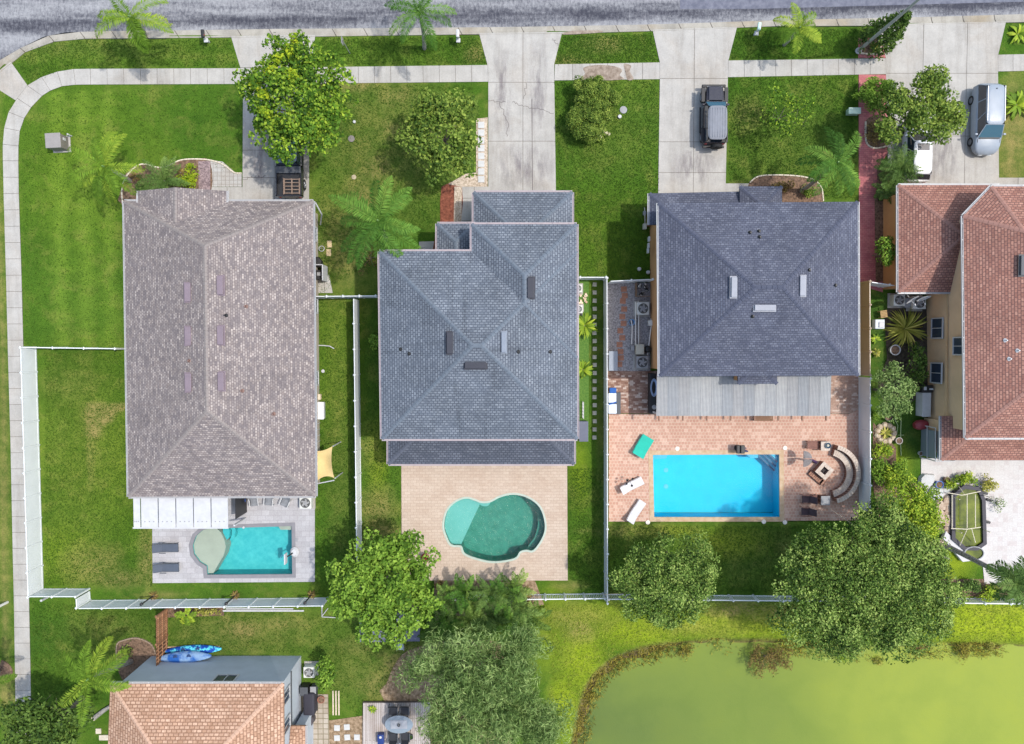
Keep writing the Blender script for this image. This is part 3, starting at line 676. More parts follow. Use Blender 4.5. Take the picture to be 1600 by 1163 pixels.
def roof(root, pts, he, mat, slope=.42, skip=(), trim=WHITE, gutter=None, name='roof', gablem=None, label=None, caps=True):
    """pts: outline of the eaves at height he (image pixels); gutter: edges that carry a gutter"""
    wp = [(P(u, v, he).x, P(u, v, he).y) for u, v in pts]; n = len(wp)
    if area2(wp) < 0:
        wp = wp[::-1]; rm = lambda i: (n-2-i) % n
        skip = [rm(i) for i in skip]
        if isinstance(slope, list): slope = [slope[(n-2-i) % n] for i in range(n)]
        if gutter is not None: gutter = [rm(i) for i in gutter]
    sl = slope if isinstance(slope, list) else [slope]*n
    F = hip_faces(wp, sl, skip); mb = MB(); global LASTROOF; LASTROOF = (wp, sl, tuple(skip), he)
    RF[(root.name, name)] = LASTROOF
    edges = {}
    for (i, c, a, t, nrm, s) in F:
        pts3 = [Vector((q[0], q[1], he+.14+q[2])) for q in c]
        k = math.sqrt(1+s*s)
        mb.face(pts3, [((Vector(q[:2])-a).dot(t)+i*13.7, (Vector(q[:2])-a).dot(nrm)*k) for q in c])
        nz = Vector((-nrm.x*s, -nrm.y*s, 1)).normalized()
        for q in range(len(pts3)):
            p1_, p2_ = pts3[q], pts3[(q+1) % len(pts3)]
            if (p1_-p2_).length < .15: continue
            ky = tuple(sorted((tuple(round(x, 1) for x in p1_), tuple(round(x, 1) for x in p2_))))
            edges.setdefault(ky, []).append((p1_, p2_, nz))
    for i in range(n):                                   # fascia + soffit
        a, b2 = wp[i], wp[(i+1) % n]
        if i in skip:
            prof = []
            A_, T = Vector(a), (Vector(b2)-Vector(a)).normalized(); Nn = Vector((-T.y, T.x))
            for f in F:
                for q in f[1]:
                    v_ = Vector(q[:2])-A_
                    if abs(v_.dot(Nn)) < .02: prof.append((round(v_.dot(T), 3), q[2]))
            prof = sorted(set(prof)); L = (Vector(b2)-A_).length
            if prof:
                gm = MB(); poly3 = [(A_.x+T.x*0-Nn.x*-.02, A_.y-Nn.y*-.02, he), (A_.x+T.x*L+Nn.x*.02, A_.y+T.y*L+Nn.y*.02, he)]
                for d, z in reversed(prof): poly3.append((A_.x+T.x*d+Nn.x*.02, A_.y+T.y*d+Nn.y*.02, he+.13+z))
                gm.face(poly3); gm.build('gable_wall', gablem or trim, root, True)
                for q in range(len(prof)-1):             # barge boards
                    (d0, z0), (d1, z1) = prof[q], prof[q+1]
                    p0_, p1_ = Vector((A_.x+T.x*d0, A_.y+T.y*d0, he+z0)), Vector((A_.x+T.x*d1, A_.y+T.y*d1, he+z1))
                    mb.face([p0_, p1_, p1_+Vector((0,0,.14)), p0_+Vector((0,0,.14))])
            continue
        mb.face([(*a, he-.02), (*b2, he-.02), (*b2, he+.14), (*a, he+.14)])
    mb.face([(*q, he-.02) for q in reversed(wp)])
    r = mb.build(name, mat, root, True)
    if label: r['label'] = label
    if caps:
        for ky, L in edges.items():
            if len(L) < 2: continue
            cm = MB()
            (p_, q_, n1), (_, _, n2) = L[0], L[1]
            e = (q_-p_).normalized()
            if n1.cross(n2).length < .02: continue
            d1 = n1.cross(e); d2 = e.cross(n2)
            # make the two flaps run down their own faces
            if d1.z > 0: d1 = -d1
            if d2.z > 0: d2 = -d2
            if n1.cross(n2).dot(e) == 0: continue
            # valleys keep their own look: skip when both flaps would rise
            up = Vector((0,0,.022)); wd = .14
            L_ = (q_-p_).length; k = max(1, int(L_/.3))
            for s_ in range(k):
                a_, b_ = p_+e*(L_*s_/k), p_+e*(L_*(s_+1)/k-.02); u2 = Vector((0,0,.03+.012*(s_ % 2)))
                cm.face([a_+u2, b_+u2, b_+d1*wd+up, a_+d1*wd+up]); cm.face([a_+u2, a_+d2*wd+up, b_+d2*wd+up, b_+u2])
            if cm.f: cm.build('ridge_cap', CAPM[mat.name], r, True)
    if gutter is None: gutter = [i for i in range(n) if i not in skip]
    for i in gutter:
        gm = MB()
        a, b2 = Vector((*wp[i], 0)), Vector((*wp[(i+1) % n], 0)); t = (b2-a).normalized(); o_ = Vector((t.y, -t.x, 0))
        w_ = .12; a2, b3 = a-t*.0, b2+t*.0
        q = [a2, b3, b3+o_*w_, a2+o_*w_]
        z0, z1 = he+.0, he+.125
        gm.face([(q[0].x,q[0].y,z0),(q[3].x,q[3].y,z0),(q[2].x,q[2].y,z0),(q[1].x,q[1].y,z0)])
        gm.face([(q[3].x,q[3].y,z0),(q[3].x,q[3].y,z1),(q[2].x,q[2].y,z1),(q[2].x,q[2].y,z0)][::-1])
        iw = [a2+o_*.085, b3+o_*.085]
        gm.face([(iw[0].x,iw[0].y,z1),(q[3].x,q[3].y,z1),(q[2].x,q[2].y,z1),(iw[1].x,iw[1].y,z1)][::-1])
        iw2 = [a2+o_*.03, b3+o_*.03]
        gm.face([(q[0].x,q[0].y,z1+.01),(iw2[0].x,iw2[0].y,z1+.01),(iw2[1].x,iw2[1].y,z1+.01),(q[1].x,q[1].y,z1+.01)][::-1])
        gm.face([(iw2[0].x,iw2[0].y,z0+.06),(iw[0].x,iw[0].y,z0+.06),(iw[1].x,iw[1].y,z0+.06),(iw2[1].x,iw2[1].y,z0+.06)][::-1])
        L = (b3-a2).length
        for k in range(int(L/1.1)):
            c = a2+t*(.5+k*1.1)+o_*.06; gm.box(c.x, c.y, z1+.006, .035, .12, .02, math.atan2(t.y, t.x))
        if gm.f: gm.build('gutter', trim, root, True)
    return wp
RF = {}
def roofz(root, u, v, name='roof'):
    wp, sl, skip, he = RF[(root.name, name)]; h = he+1
    for _ in range(12):
        p = P(u, v, h); d = 1e9
        for i in range(len(wp)):
            if i in skip: continue
            a, b2 = Vector(wp[i]), Vector(wp[(i+1)%len(wp)]); t = (b2-a).normalized(); d = min(d, (Vector(p[:2])-a).dot(Vector((-t.y, t.x)))*sl[i])
        h = he+.14+max(0, d)
    return h
def walls(root, wp, z1, inset, mat, z0=0, name='wall'):
    q = offset_poly(wp, inset); mb = MB(); p = ccw(q)
    for i in range(len(p)):
        a, b2 = p[i], p[(i+1)%len(p)]; L = math.hypot(b2[0]-a[0], b2[1]-a[1])
        mb.face([(*a,z0),(*b2,z0),(*b2,z1),(*a,z1)], [(0,z0),(L,z0),(L,z1),(0,z1)])
    mb.build(name, mat, root, True); return p
def window(root, x, y, z, w_, h_, ang, frame=WHITE, muntin=True, name='window'):
    """ang: outward wall normal direction; window centre at x,y,z on the wall plane"""
    base = wloc(root); c, s = math.cos(ang), math.sin(ang)
    def loc(m):                                        # (along, out, up)
        for i, (a, o, u) in enumerate(m.v): m.v[i] = (x-base.x+o*c-a*s, y-base.y+o*s+a*c, z-base.z+u)
        return m
    f = MB(); t = .09
    for (a, u, sa, su) in ((0, h_/2, w_+t, t), (0, -h_/2, w_+t, t), (-w_/2, 0, t, h_-t), (w_/2, 0, t, h_-t)): f.box(a, .03, u, sa, .08, su)
    if muntin: f.box(0, .032, 0, .05, .06, h_-t)
    fo_ = loc(f).build(name, frame, root)
    g = MB(); g.box(0, .01, 0, w_-t, .03, h_-t); loc(g).build('pane', GLASS, fo_)
    return fo_
def vent(root, u, v, h, sx, sy, mat, name='roof_vent'):
    h = roofz(root, u, v, 'wing_roof' if (u, v) == (829,450) else 'roof')+.1; p = P(u, v, h); mb = MB(); mb.rbox(p.x, p.y, h, sx, sy, .2, .03)
    mb.box(p.x, p.y, h-.05, sx+.16, sy+.16, .02)
    return mb.build(name, mat, root, True)
def pipe(root, u, v, h, mat=None, r=.06, hh=.35):
    h = roofz(root, u, v)+.02; p = P(u, v, h); mb = MB(); mb.tube([(p.x,p.y,h-.3),(p.x,p.y,h+hh-.1)], r, 8); mb.lathe([(.16,0),(r,.09)], (p.x,p.y,h-.05), 10); mb.build('vent_pipe', mat or MGREY, root, True)
def stucco(name, c):
    m, nt, b = newmat(name); co = coord(nt); n = noise(nt, co, .8, 5, .6); r = ramp(nt, n, [(.3, tuple(x*.86 for x in c)), (.7, c)])
    nt.links.new(r.outputs[0], b.inputs['Base Color']); b.inputs['Roughness'].default_value = .9; b.inputs['Specular IOR Level'].default_value = .2
    bump(nt, b, noise(nt, co, 22, 3), .3); return m
BEI = stucco('beige_stucco', (.42,.37,.30)); GRYS = stucco('light_grey_stucco', (.42,.43,.45)); TANS = stucco('tan_stucco', (.70,.50,.31)); ORNS = stucco('ochre_stucco', (.55,.30,.14)); BLUG = stucco('blue_grey_stucco', (.46,.50,.56))
# ---- house with the mauve roof (left)
h1 = thing('bungalow', 'long single-storey house with mauve and tan speckled shingle roof beside the corner lawn', 'house', P(345,545))
e1 = 2.75
wp = roof(h1, [(195,315),(490,315),(494,775),(202,776)], e1, SH1, [.72,.37,.39,.37], trim=GREYT)
walls(h1, wp, e1+.1, .42, BEI)
wp = roof(h1, [(217,299),(355,299),(355,400),(217,400)], e1+.1, SH1, .36, skip=(0,2), trim=WHITE, gutter=[1,3], gablem=BEI, name='porch_roof')
walls(h1, wp, e1+.1, .4, BEI, name='porch_wall')
VM = plain('mauve_vent', (.20,.155,.18), .6)
for u, v, h in ((293.5,457,5.0),(344,446,5.1),(294,525,5.0),(344.5,524,5.1),(294.5,598,5.0),(345.5,596,5.1)): vent(h1, u, v, h, .42, 1.25, VM)
for u, v in ((384,479),(296,564),(378,611),(427,647)): pipe(h1, u, v, 4.3, plain('rusty_pipe', (.2,.12,.1)))
pipe(h1, 352.5,493,4.9, BLACK, .05)
for k in range(3): window(h1, P(497,0).x-.03, P(497,370+110*k).y, 1.5, 1.0, 1.1, 0)
window(h1, P(400,0).x, P(0,758).y, 1.1, 2.4, 2.0, -math.pi/2)
mb = MB(); mb.tube([(P(491,315,2.7).x+.1,P(0,315,2.7).y-.1,2.75),(P(495,330,2).x+.35,P(0,335,2.).y,2.0),(P(498,350,.6).x+.05,P(0,350,.6).y,.3)], .05, 6); mb.build('downspout', WHITE, h1, True)
# garage door facing the street
gd = P(425,322)
window(h1, gd.x, P(0,324).y, 1.15, 4.6, 2.2, math.pi/2, frame=DOORM, name='garage_door')
# ---- slate blue house (middle)
h2 = thing('two_storey_house', 'two-storey house with slate blue shingle roof between the curvy pool and the cracked driveway', 'house', P(748,540))
e2 = 5.2
wp = roof(h2, [(593,393),(901,393),(902,686),(597,686)], e2, SH2, .40, trim=PINKW, gutter=[0,2,3,1])
walls(h2, wp, e2, .4, GRYS)
wp = roof(h2, [(737,351),(901,351),(901,560),(737,560)], e2+.012, SH2, .40, trim=PINKW, name='wing_roof', gutter=[0,1,3])
walls(h2, wp, e2, .4, GRYS, name='wing_wall')
wp = roof(h2, [(740,301),(894,301),(894,372),(740,372)], 2.8, SH2, .40, skip=(2,), trim=PINKW, name='garage_roof', gutter=[0,1,3])
walls(h2, wp, 2.8, .4, GRYS, name='garage_wall')
wp = roof(h2, [(683,350),(743,350),(743,404),(683,404)], 3.1, SH2, .40, skip=(2,), trim=PINKW, name='porch_roof', gutter=[0,3])
walls(h2, wp, 3.1, .4, GRYS, name='porch_wall')
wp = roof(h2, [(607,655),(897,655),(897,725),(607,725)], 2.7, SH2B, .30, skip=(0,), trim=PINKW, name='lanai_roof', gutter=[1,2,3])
walls(h2, wp, 2.7, .35, GRYS, name='lanai_wall')
for u, v, h, a, b2 in ((703,536,6.9,.42,1.4),(787,535,7.1,.3,1.3),(743,571,7.3,1.4,.42),(829,450,6.5,.42,1.35)): vent(h2, u, v, h, a, b2, plain('dark_vent', (.03,.032,.045)) if u != 787 else plain('slate_vent', (.2,.23,.28)))
for u, v in ((627,546),(640,553),(809,550),(859,550),(810,380)): pipe(h2, u, v, 5.9, BLACK, .05, .25)
for k, u in enumerate((912,)): window(h2, wloc(h2).x+7.0, P(0,500).y, 1.6, 1.0, 1.2, 0)
window(h2, P(817,300).x, P(0,322).y, 1.15, 4.8, 2.2, math.pi/2, frame=DOORM, name='garage_door')
# ---- charcoal house (right of centre)
h3 = thing('two_storey_house', 'two-storey house with dark charcoal-blue hip roof and brown side wall north of the blue pool', 'house', P(1180,450))
wp = roof(h3, [(1028,318),(1339,316),(1340,587),(1030,588)], e2, SH3, .36, trim=WHITE, gutter=[1,3])
walls(h3, wp, e2, .4, ORNS)
wp = roof(h3, [(1014,303),(1158,300),(1158,352),(1014,352)], 2.8, SH3, .36, skip=(2,1), trim=WHITE, name='garage_roof', gutter=[3])
walls(h3, wp, 2.8, .35, ORNS, name='garage_wall')
wp = roof(h3, [(1155,292),(1221,292),(1221,360),(1155,360)], 3.2, SH3, .36, skip=(2,), trim=DGREY, name='porch_roof', gutter=[])
walls(h3, wp, 3.2, .35, ORNS, name='porch_wall')
wp = roof(h3, [(1152,560),(1214,560),(1213,600),(1152,600)], 4.6, SH3, .15, skip=(0,), trim=DGREY, name='bay_roof', gutter=[])
walls(h3, wp, 4.6, .2, ORNS, name='bay_wall')
VW = plain('grey_vent', (.27,.28,.32))
for u, v, h, a, b2 in ((1147,449,7.0,.38,1.3),(1254,447,7.0,.38,1.3),(1195,481,7.1,1.35,.38)): vent(h3, u, v, h, a, b2, VW)
for u, v in ((1172,364),(1186,362),(1187,371),(1176,494),(1264,422),(1305,446)): pipe(h3, u, v, 5.9, BLACK, .06, .3)
mb = MB(); 
for k, (v, hh) in enumerate(((374,1.9),(384,1.7),(392,1.5))): q = P(1017, v, hh); mb.rbox(P(1008,v).x-.06, q.y, hh, .12, .35, .45, .02)
mb.build('electric_meter', WHITE, h3, True)
window(h3, P(1083,0).x, P(0,322).y, 1.15, 4.6, 2.2, math.pi/2, frame=DOORM, name='garage_door')
# ---- terracotta house (right edge)
h4 = thing('two_storey_house', 'two-storey tan stucco house with terracotta red shingle roof at the right edge', 'house', P(1560,500))
wp = roof(h4, [(1503,338),(1547,292),(1990,292),(1990,684),(1507,684)], e2, SH4, .42, trim=WHITE, gutter=[0,1,3,4])
q4 = [P(1503,338,e2), P(1547,292,e2), P(1990,292,e2), P(1990,684,e2), P(1507,684,e2)]
walls(h4, [(a.x, a.y) for a in q4], e2, .42, TANS)
wp = roof(h4, [(1402,290),(1560,290),(1560,457),(1402,457)], 2.9, SH4, .42, skip=(1,), trim=WHITE, name='garage_roof', gutter=[0,2,3])
walls(h4, wp, 2.9, .42, ORNS, name='garage_wall')
wp = roof(h4, [(1469,650),(1900,650),(1900,719),(1469,719)], 2.8, SH4, .32, skip=(0,), trim=WHITE, name='lanai_roof', gutter=[3])
walls(h4, wp, 2.8, .4, TANS, name='lanai_wall')
wx = P(1503,500,e2).x+.42+.005
for u, v, ww, hh in ((1458,513,1.45,1.4),(1498,541,1.2,1.2),(1459,583,1.45,1.4)):
    z = 1.55 if u < 1480 else 4.2
    window(h4, wx, P(u, v, z).y, z, ww, hh, math.pi)
mb = MB(); mb.box(wx-.03, P(1480,480,3).y-.6, 2.9, .05, .1, .1); mb.box(wx-.02, (P(0,345,e2).y+P(0,684,e2).y)/2, 2.75, .04, 15.0, .12); mb.build('wall_band', stucco('band_tan', (.6,.42,.24)), h4, True)
for u, v in ((1572,532),(1591,548),(1578,561)): pipe(h4, u, v, 6.6, WHITE, .05, .25)
vent(h4, 1600, 415, 7.0, .5, 1.3, DGREY)
# glass lean-to on the south-west corner
lt = thing('glass_lean_to', 'small grey glass lean-to under the corner of the terracotta house', 'lean-to', P(1452,688))
mb = MB(); 
for (a, b2) in (((1437,664),(1437,714)),((1437,714),(1466,714)),((1466,714),(1466,664))):
    A_, B2 = P(*a), P(*b2); mb.tube([(A_.x,A_.y,0),(A_.x,A_.y,2.1)], .04, 6); mb.tube([(A_.x,A_.y,2.1),(B2.x,B2.y,2.1)], .04, 6); mb.tube([(A_.x,A_.y,1.),(B2.x,B2.y,1.)], .03, 6)
mb.build('frame', WHITE, lt, True)
gm_, nt, b = newmat('grey_glass'); b.inputs['Base Color'].default_value = (.22,.26,.3,1); b.inputs['Roughness'].default_value = .15
mb = MB(); a, c_ = P(1439,668), P(1466,712); mb.box((a.x+c_.x)/2, (a.y+c_.y)/2, 2.12, abs(c_.x-a.x)-.1, abs(c_.y-a.y)-.1, .03); mb.build('roof_panel', gm_, lt, True)
mb = MB(); mb.box(a.x, (a.y+c_.y)/2, 1.05, .02, abs(c_.y-a.y)-.1, 2.0); mb.build('side_panel', gm_, lt, True)
# ---- tan roofed house (bottom left)
h5 = thing('two_storey_house', 'two-storey blue-grey house with tan orange shingle roof behind the white back fence', 'house', P(330,1090))
wp = roof(h5, [(174,1067),(444,1067),(447,1420),(160,1420)], e2, SH5, .38, trim=WHITE, gutter=[0])
walls(h5, wp, e2, .3, BLUG)
wp = roof(h5, [(455,1133),(478,1133),(478,1300),(455,1300)], 2.8, SH5, .3, skip=(3,), trim=WHITE, name='side_porch_roof', gutter=[1], caps=False)
walls(h5, wp, 2.8, .2, BLUG, name='side_porch_wall')
ny_ = P(0,1067,e2).y-.3; z = 3.9; window(h5, P(352,1037,z).x, ny_, z, 1.5, 1.1, math.pi/2)
ex_ = P(445,1100,e2).x-.3
window(h5, ex_, P(0,1080,3.2).y, 3.9, .9, 1.5, 0); window(h5, ex_, P(0,1125,3.2).y, 3.9, .9, 1.5, 0)
mb = MB(); mb.box(ex_+.02, (ny_+P(0,1180).y)/2, 2.7, .05, abs(ny_-P(0,1180).y), .12); mb.build('wall_band', DGREY, h5, True)
def wallwins(root, ang, c, ts, z, w_, h_):
    for t in ts:
        x, y = (c, t) if abs(math.cos(ang)) > .5 else (t, c); window(root, x, y, z, w_, h_, ang)
def eave_w(root, name, inset):
    wp = RF[(root.name, name)][0]; xs = [q[0] for q in wp]; ys = [q[1] for q in wp]; return min(xs)+inset, max(xs)-inset, min(ys)+inset, max(ys)-inset
for hh, ins in ((h2,.4),(h3,.4)):
    x0, x1, y0, y1 = eave_w(hh, 'roof', ins)
    wallwins(hh, -math.pi/2, y0, [x0+1.8, x0+5.2, x1-5.2, x1-1.8] if hh is h2 else [x0+1.8, x1-1.8], 4.1, 1.3, 1.2)
    wallwins(hh, 0, x1, [y0+2.5, y0+7, y1-2.5], 4.1, 1.0, 1.2); wallwins(hh, 0, x1, [y0+4, y1-4.5], 1.5, 1.0, 1.2)
    if hh is h2: wallwins(hh, math.pi, x0, [y0+3, y0+8], 4.1, 1.0, 1.2)
x0, x1, y0, y1 = eave_w(h2, 'lanai_roof', .35); wallwins(h2, -math.pi/2, y0, [x0+2.5, (x0+x1)/2, x1-2.5], 1.15, 2.6, 2.1)
x0, x1, y0, y1 = eave_w(h3, 'roof', .4); wallwins(h3, -math.pi/2, y0, [x0+2.5, x0+7.5, x1-2.5], 1.15, 2.4, 2.0)
x0, x1, y0, y1 = eave_w(h4, 'lanai_roof', .4); wallwins(h4, -math.pi/2, y0, [x0+3, x0+8], 1.15, 2.6, 2.1)
x0, x1, y0, y1 = eave_w(h1, 'roof', .42); wallwins(h1, math.pi, x0, [y0+3, y0+8, y0+14, y1-3], 1.5, 1.2, 1.2)
# ------------------------------------------------------------------ patio covers
c1_ = thing('patio_cover', 'white flat aluminium panel patio cover behind the mauve-roofed house', 'patio cover', P(280,798))
zc = 2.5
for k in range(6):
    u0 = 208+(k-1)*28+12 if k else 208; us_ = [208,220,247.5,275,302.5,330,357]
    a, c_ = P(us_[k]+.4, 774, zc), P(us_[k+1]-.4, 824, zc)
    mb = MB(); mb.box((a.x+c_.x)/2, (a.y+c_.y)/2, zc, c_.x-a.x, a.y-c_.y, .06)
    mb.build('roof_panel', WHITE, c1_, True)
    for j in range(3): f = MB(); q = P(us_[k]+(us_[k+1]-us_[k])*(.25+.25*j), 815, zc); f.disc((q.x, q.y, zc+.03), .045, .02, 8); f.build('fastener', MGREY, c1_, True)
a, c_ = P(208,825,zc), P(357,825,zc); mb = MB(); mb.box((a.x+c_.x)/2, a.y, zc-.03, c_.x-a.x, .1, .16); mb.box((a.x+c_.x)/2, P(0,773,zc).y, zc-.03, c_.x-a.x, .08, .1); mb.build('beam', WHITE, c1_, True)
a, c_ = P(358,774,zc), P(364,813,zc)
mb = MB(); mb.box(P(208,0,zc).x+.12, P(0,824,zc).y+.1, 1.2, .12, .12, 2.4); mb.build('post', WHITE, c1_, True)
mb = MB(); mb.box(P(357,0,zc).x-.12, P(0,824,zc).y+.1, 1.2, .12, .12, 2.4); mb.build('post', WHITE, c1_, True)
mb = MB(); mb.box(P(357,0,zc).x-.04, (P(0,774,zc).y+P(0,812,zc).y)/2, 1.2, .04, 1.8, 2.3); mb.build('screen', BLACK, c1_, True)
c3 = thing('patio_cover', 'striped grey corrugated metal patio cover between the charcoal house and blue pool', 'patio cover', P(1160,620))
zc = 3.0; nP = 16
cg = [plain('panel_grey_%s' % s, c, .45, .2) for s, c in (('a',(.31,.31,.31)),('b',(.36,.36,.355)),('c',(.28,.29,.30)),('d',(.335,.34,.34)))]
for k in range(nP):
    u0, u1 = 1026+271*k/nP, 1026+271*(k+1)/nP; a, c_ = P(u0, 589, zc), P(u1, 650, zc); mb = MB()
    nr = 8; wv = (c_.x-a.x)/nr
    for j in range(nr*2):
        x0, x1 = a.x+wv*j/2, a.x+wv*(j+1)/2; z0, z1 = zc+(.0 if j % 2 else .022), zc+(.022 if j % 2 else .0)
        mb.face([(x0, c_.y, z0), (x1, c_.y, z1), (x1, a.y+.35, z1+.1), (x0, a.y+.35, z0+.1)])
    mb.face([(a.x, c_.y, zc-.03), (a.x, a.y+.35, zc+.07), (c_.x, a.y+.35, zc+.07), (c_.x, c_.y, zc-.03)])
    mb.build('roof_panel', cg[(k*7//3) % 4], c3, True)
for k in range(8):
    x = P(1030+262*k/7, 650, zc).x; mb = MB(); mb.box(x, (P(0,589,zc).y+P(0,654,zc).y)/2, zc-.12, .09, 3.3, .14); mb.build('rafter', plain('brown_wood', (.2,.1,.06)), c3, True)
    if k % 2 == 0: mb = MB(); mb.box(x, P(0,648,zc).y, 1.44, .12, .12, 2.88); mb.build('post', WHITE, c3, True)
# ------------------------------------------------------------------ fences
def vinyl_mat(name, c, pitch=.16):
    m, nt, b = newmat(name); co = coord(nt); n = noise(nt, co, 1.2, 4); r = ramp(nt, n, [(.3, tuple(x*.93 for x in c)), (.7, c)])
    nt.links.new(r.outputs[0], b.inputs['Base Color']); b.inputs['Roughness'].default_value = .4; bump(nt, b, n, .05); return m
VIN = vinyl_mat('white_vinyl', (.70,.72,.735)); WOODF = paver('cedar_boards', (.30,.15,.08), (.42,.23,.13), (.1,.05,.03), 2.5, .14, .012, space='obj')
WOODG = plain('grey_brown_wood', (.30,.19,.12), .85, var=.4); BOUNCEV = vinyl_mat('bounce_tinted_vinyl', (.46,.36,.27))  # tan tint is the house wall's bounce light painted into white vinyl
def fence(label, pts, h=1.83, style='vinyl', spacing=1.86, mat=None, group=None, z0=0, first=True, last=True):
    wp = [Vector(P(u, v)[:2]) for u, v in pts]; a, b2 = wp[0], wp[-1]; mid = (a+b2)/2
    r = thing({'vinyl':'vinyl_fence','picket':'picket_fence','wood':'wooden_fence'}[style], label, 'fence', (mid.x, mid.y, 0), group=group)
    mat = mat or VIN; L = (b2-a).length; n = max(1, round(L/spacing)); t = (b2-a).normalized(); ang = math.atan2(t.y, t.x)
    for i in range(n+1):
        if (i == 0 and not first) or (i == n and not last): continue
        p = a+t*(L*i/n); mb = MB(); mb.rbox(p.x, p.y, h/2+.02, .125, .125, h+.04, .012, ang, 1)
        mb.lathe([(.11,0),(.11,.03),(0,.1)], (p.x, p.y, h+.04), 4)
        mb.build('post', mat, r, True)
    for i in range(n):
        p, q = a+t*(L*i/n), a+t*(L*(i+1)/n); c = (p+q)/2; l = (q-p).length-.13; mb = MB()
        if style == 'vinyl':
            nb = 10
            for k in range(nb):
                d = -l/2+l*(k+.5)/nb; mb.box(c.x+t.x*d, c.y+t.y*d, h/2, l/nb-.012, .03, h-.2, ang)
            mb.box(c.x, c.y, h/2, l, .016, h-.2, ang)
            mb.rbox(c.x, c.y, h-.07, l, .06, .14, .01, ang, 1); mb.rbox(c.x, c.y, .1, l, .06, .15, .01, ang, 1)
            mb.build('panel', mat, r, True)
        elif style == 'picket':
            nb = int(l/.13)
            for k in range(nb):
                d = -l/2+l*(k+.5)/nb; mb.box(c.x+t.x*d, c.y+t.y*d, h/2, .05, .03, h-.12, ang)
            mb.box(c.x, c.y, h-.05, l, .07, .07, ang); mb.box(c.x, c.y, .15, l, .05, .07, ang)
            mb.build('panel', mat, r, True)
        else:
            nb = int(l/.15)
            for k in range(nb):
                d = -l/2+l*(k+.5)/nb; mb.box(c.x+t.x*d, c.y+t.y*d, h/2+random.uniform(-.01,.01), .135, .025, h, ang)
            for zz in (.3, h/2, h-.25):
                nn_ = Vector((-t.y, t.x))*.04; mb.box(c.x+nn_.x, c.y+nn_.y, zz, l, .05, .09, ang)
            mb.build('panel', mat, r, True)
    return r
fence('tall white vinyl fence running beside the left sidewalk', [(57,543),(68,921)])
fence('white vinyl fence crossing from the sidewalk lawn to the mauve-roofed house', [(59,543),(200,545)], spacing=2.3, first=False)
fence('short white vinyl fence run at the bottom left lawn corner', [(69,920),(140,920)], first=False)
fence('tiny white vinyl return panel joining two bottom left fence runs', [(140.5,922),(141.5,937)], spacing=1.2, first=False)
fence('long white vinyl back fence below the rectangular turquoise pool', [(143,938),(513,934)], first=False)
fence('thin white vinyl fence with gate between mauve and slate-blue houses', [(495,466),(594,465)], spacing=1.2)
fence('long white vinyl fence between the mauve and slate-blue house yards', [(560.5,468),(563,700),(566,930)], first=False)
fence('short white vinyl fence right of the slate-blue house', [(903,437),(942,437)], spacing=1.3)
fence('long white vinyl fence left of the salmon pool patio', [(943.5,438),(944.5,930)])
fence('short white vinyl fence closing the gravel side yard of the charcoal house', [(948,443),(1013,440)], spacing=1.6, first=False)
fence('upper white fence stretch with painted tan bounce along the right wall of the charcoal house', [(1341,443),(1341.5,585)], mat=BOUNCEV)
fence('lower white stretch of fence right of the salmon patio', [(1341.6,590),(1342,792)])
fence('short white vinyl fence crossing the end of the red path', [(1344,444),(1400,452)], spacing=1.4, first=False, h=1.7)
fence('white picket fence below the blush patio beside the pond bank', [(700,930),(942,927)], 1.25, 'picket', 1.4)
fence('white picket fence behind the round dark tree by the pond', [(948,928),(1480,933)], 1.25, 'picket', 1.8)
fence('white picket fence along the lime grass at the right edge', [(1484,934),(1640,936)], 1.25, 'picket', 1.8)
fence('brown cedar plank fence leading to the kayaks', [(262,950),(262,1035)], 1.83, 'wood', 1.9, WOODF)
# ------------------------------------------------------------------ vegetation
def quads_obj(name, Q, tint, mat, parent=None, world=True, extra=None):
    n1 = len(Q.reshape(-1, 4, 3))
    if extra: Q = np.concatenate([Q, extra[0]]); tint = np.concatenate([tint, extra[1]])
    Q = Q.reshape(-1, 4, 3).astype(np.float32)
    if parent is not None and world: Q = Q-np.array(wloc(parent), dtype=np.float32)
    n = len(Q); me = bpy.data.meshes.new(name)
    me.vertices.add(n*4); me.vertices.foreach_set('co', Q.ravel())
    me.loops.add(n*4); me.loops.foreach_set('vertex_index', np.arange(n*4, dtype=np.int32))
    me.polygons.add(n); me.polygons.foreach_set('loop_start', np.arange(0, n*4, 4, dtype=np.int32)); me.update()
    a = me.attributes.new('tint', 'FLOAT', 'FACE'); a.data.foreach_set('value', np.clip(tint, 0, 1).astype(np.float32))
    me.materials.append(mat)
    if extra: me.materials.append(extra[2]); me.polygons.foreach_set('material_index', (np.arange(n) >= n1).astype(np.int32))
    o = bpy.data.objects.new(name, me); C.objects.link(o)
    if parent is not None: o.parent = parent
    return o
def unit(v): return v/np.maximum(np.linalg.norm(v, axis=-1, keepdims=True), 1e-9)
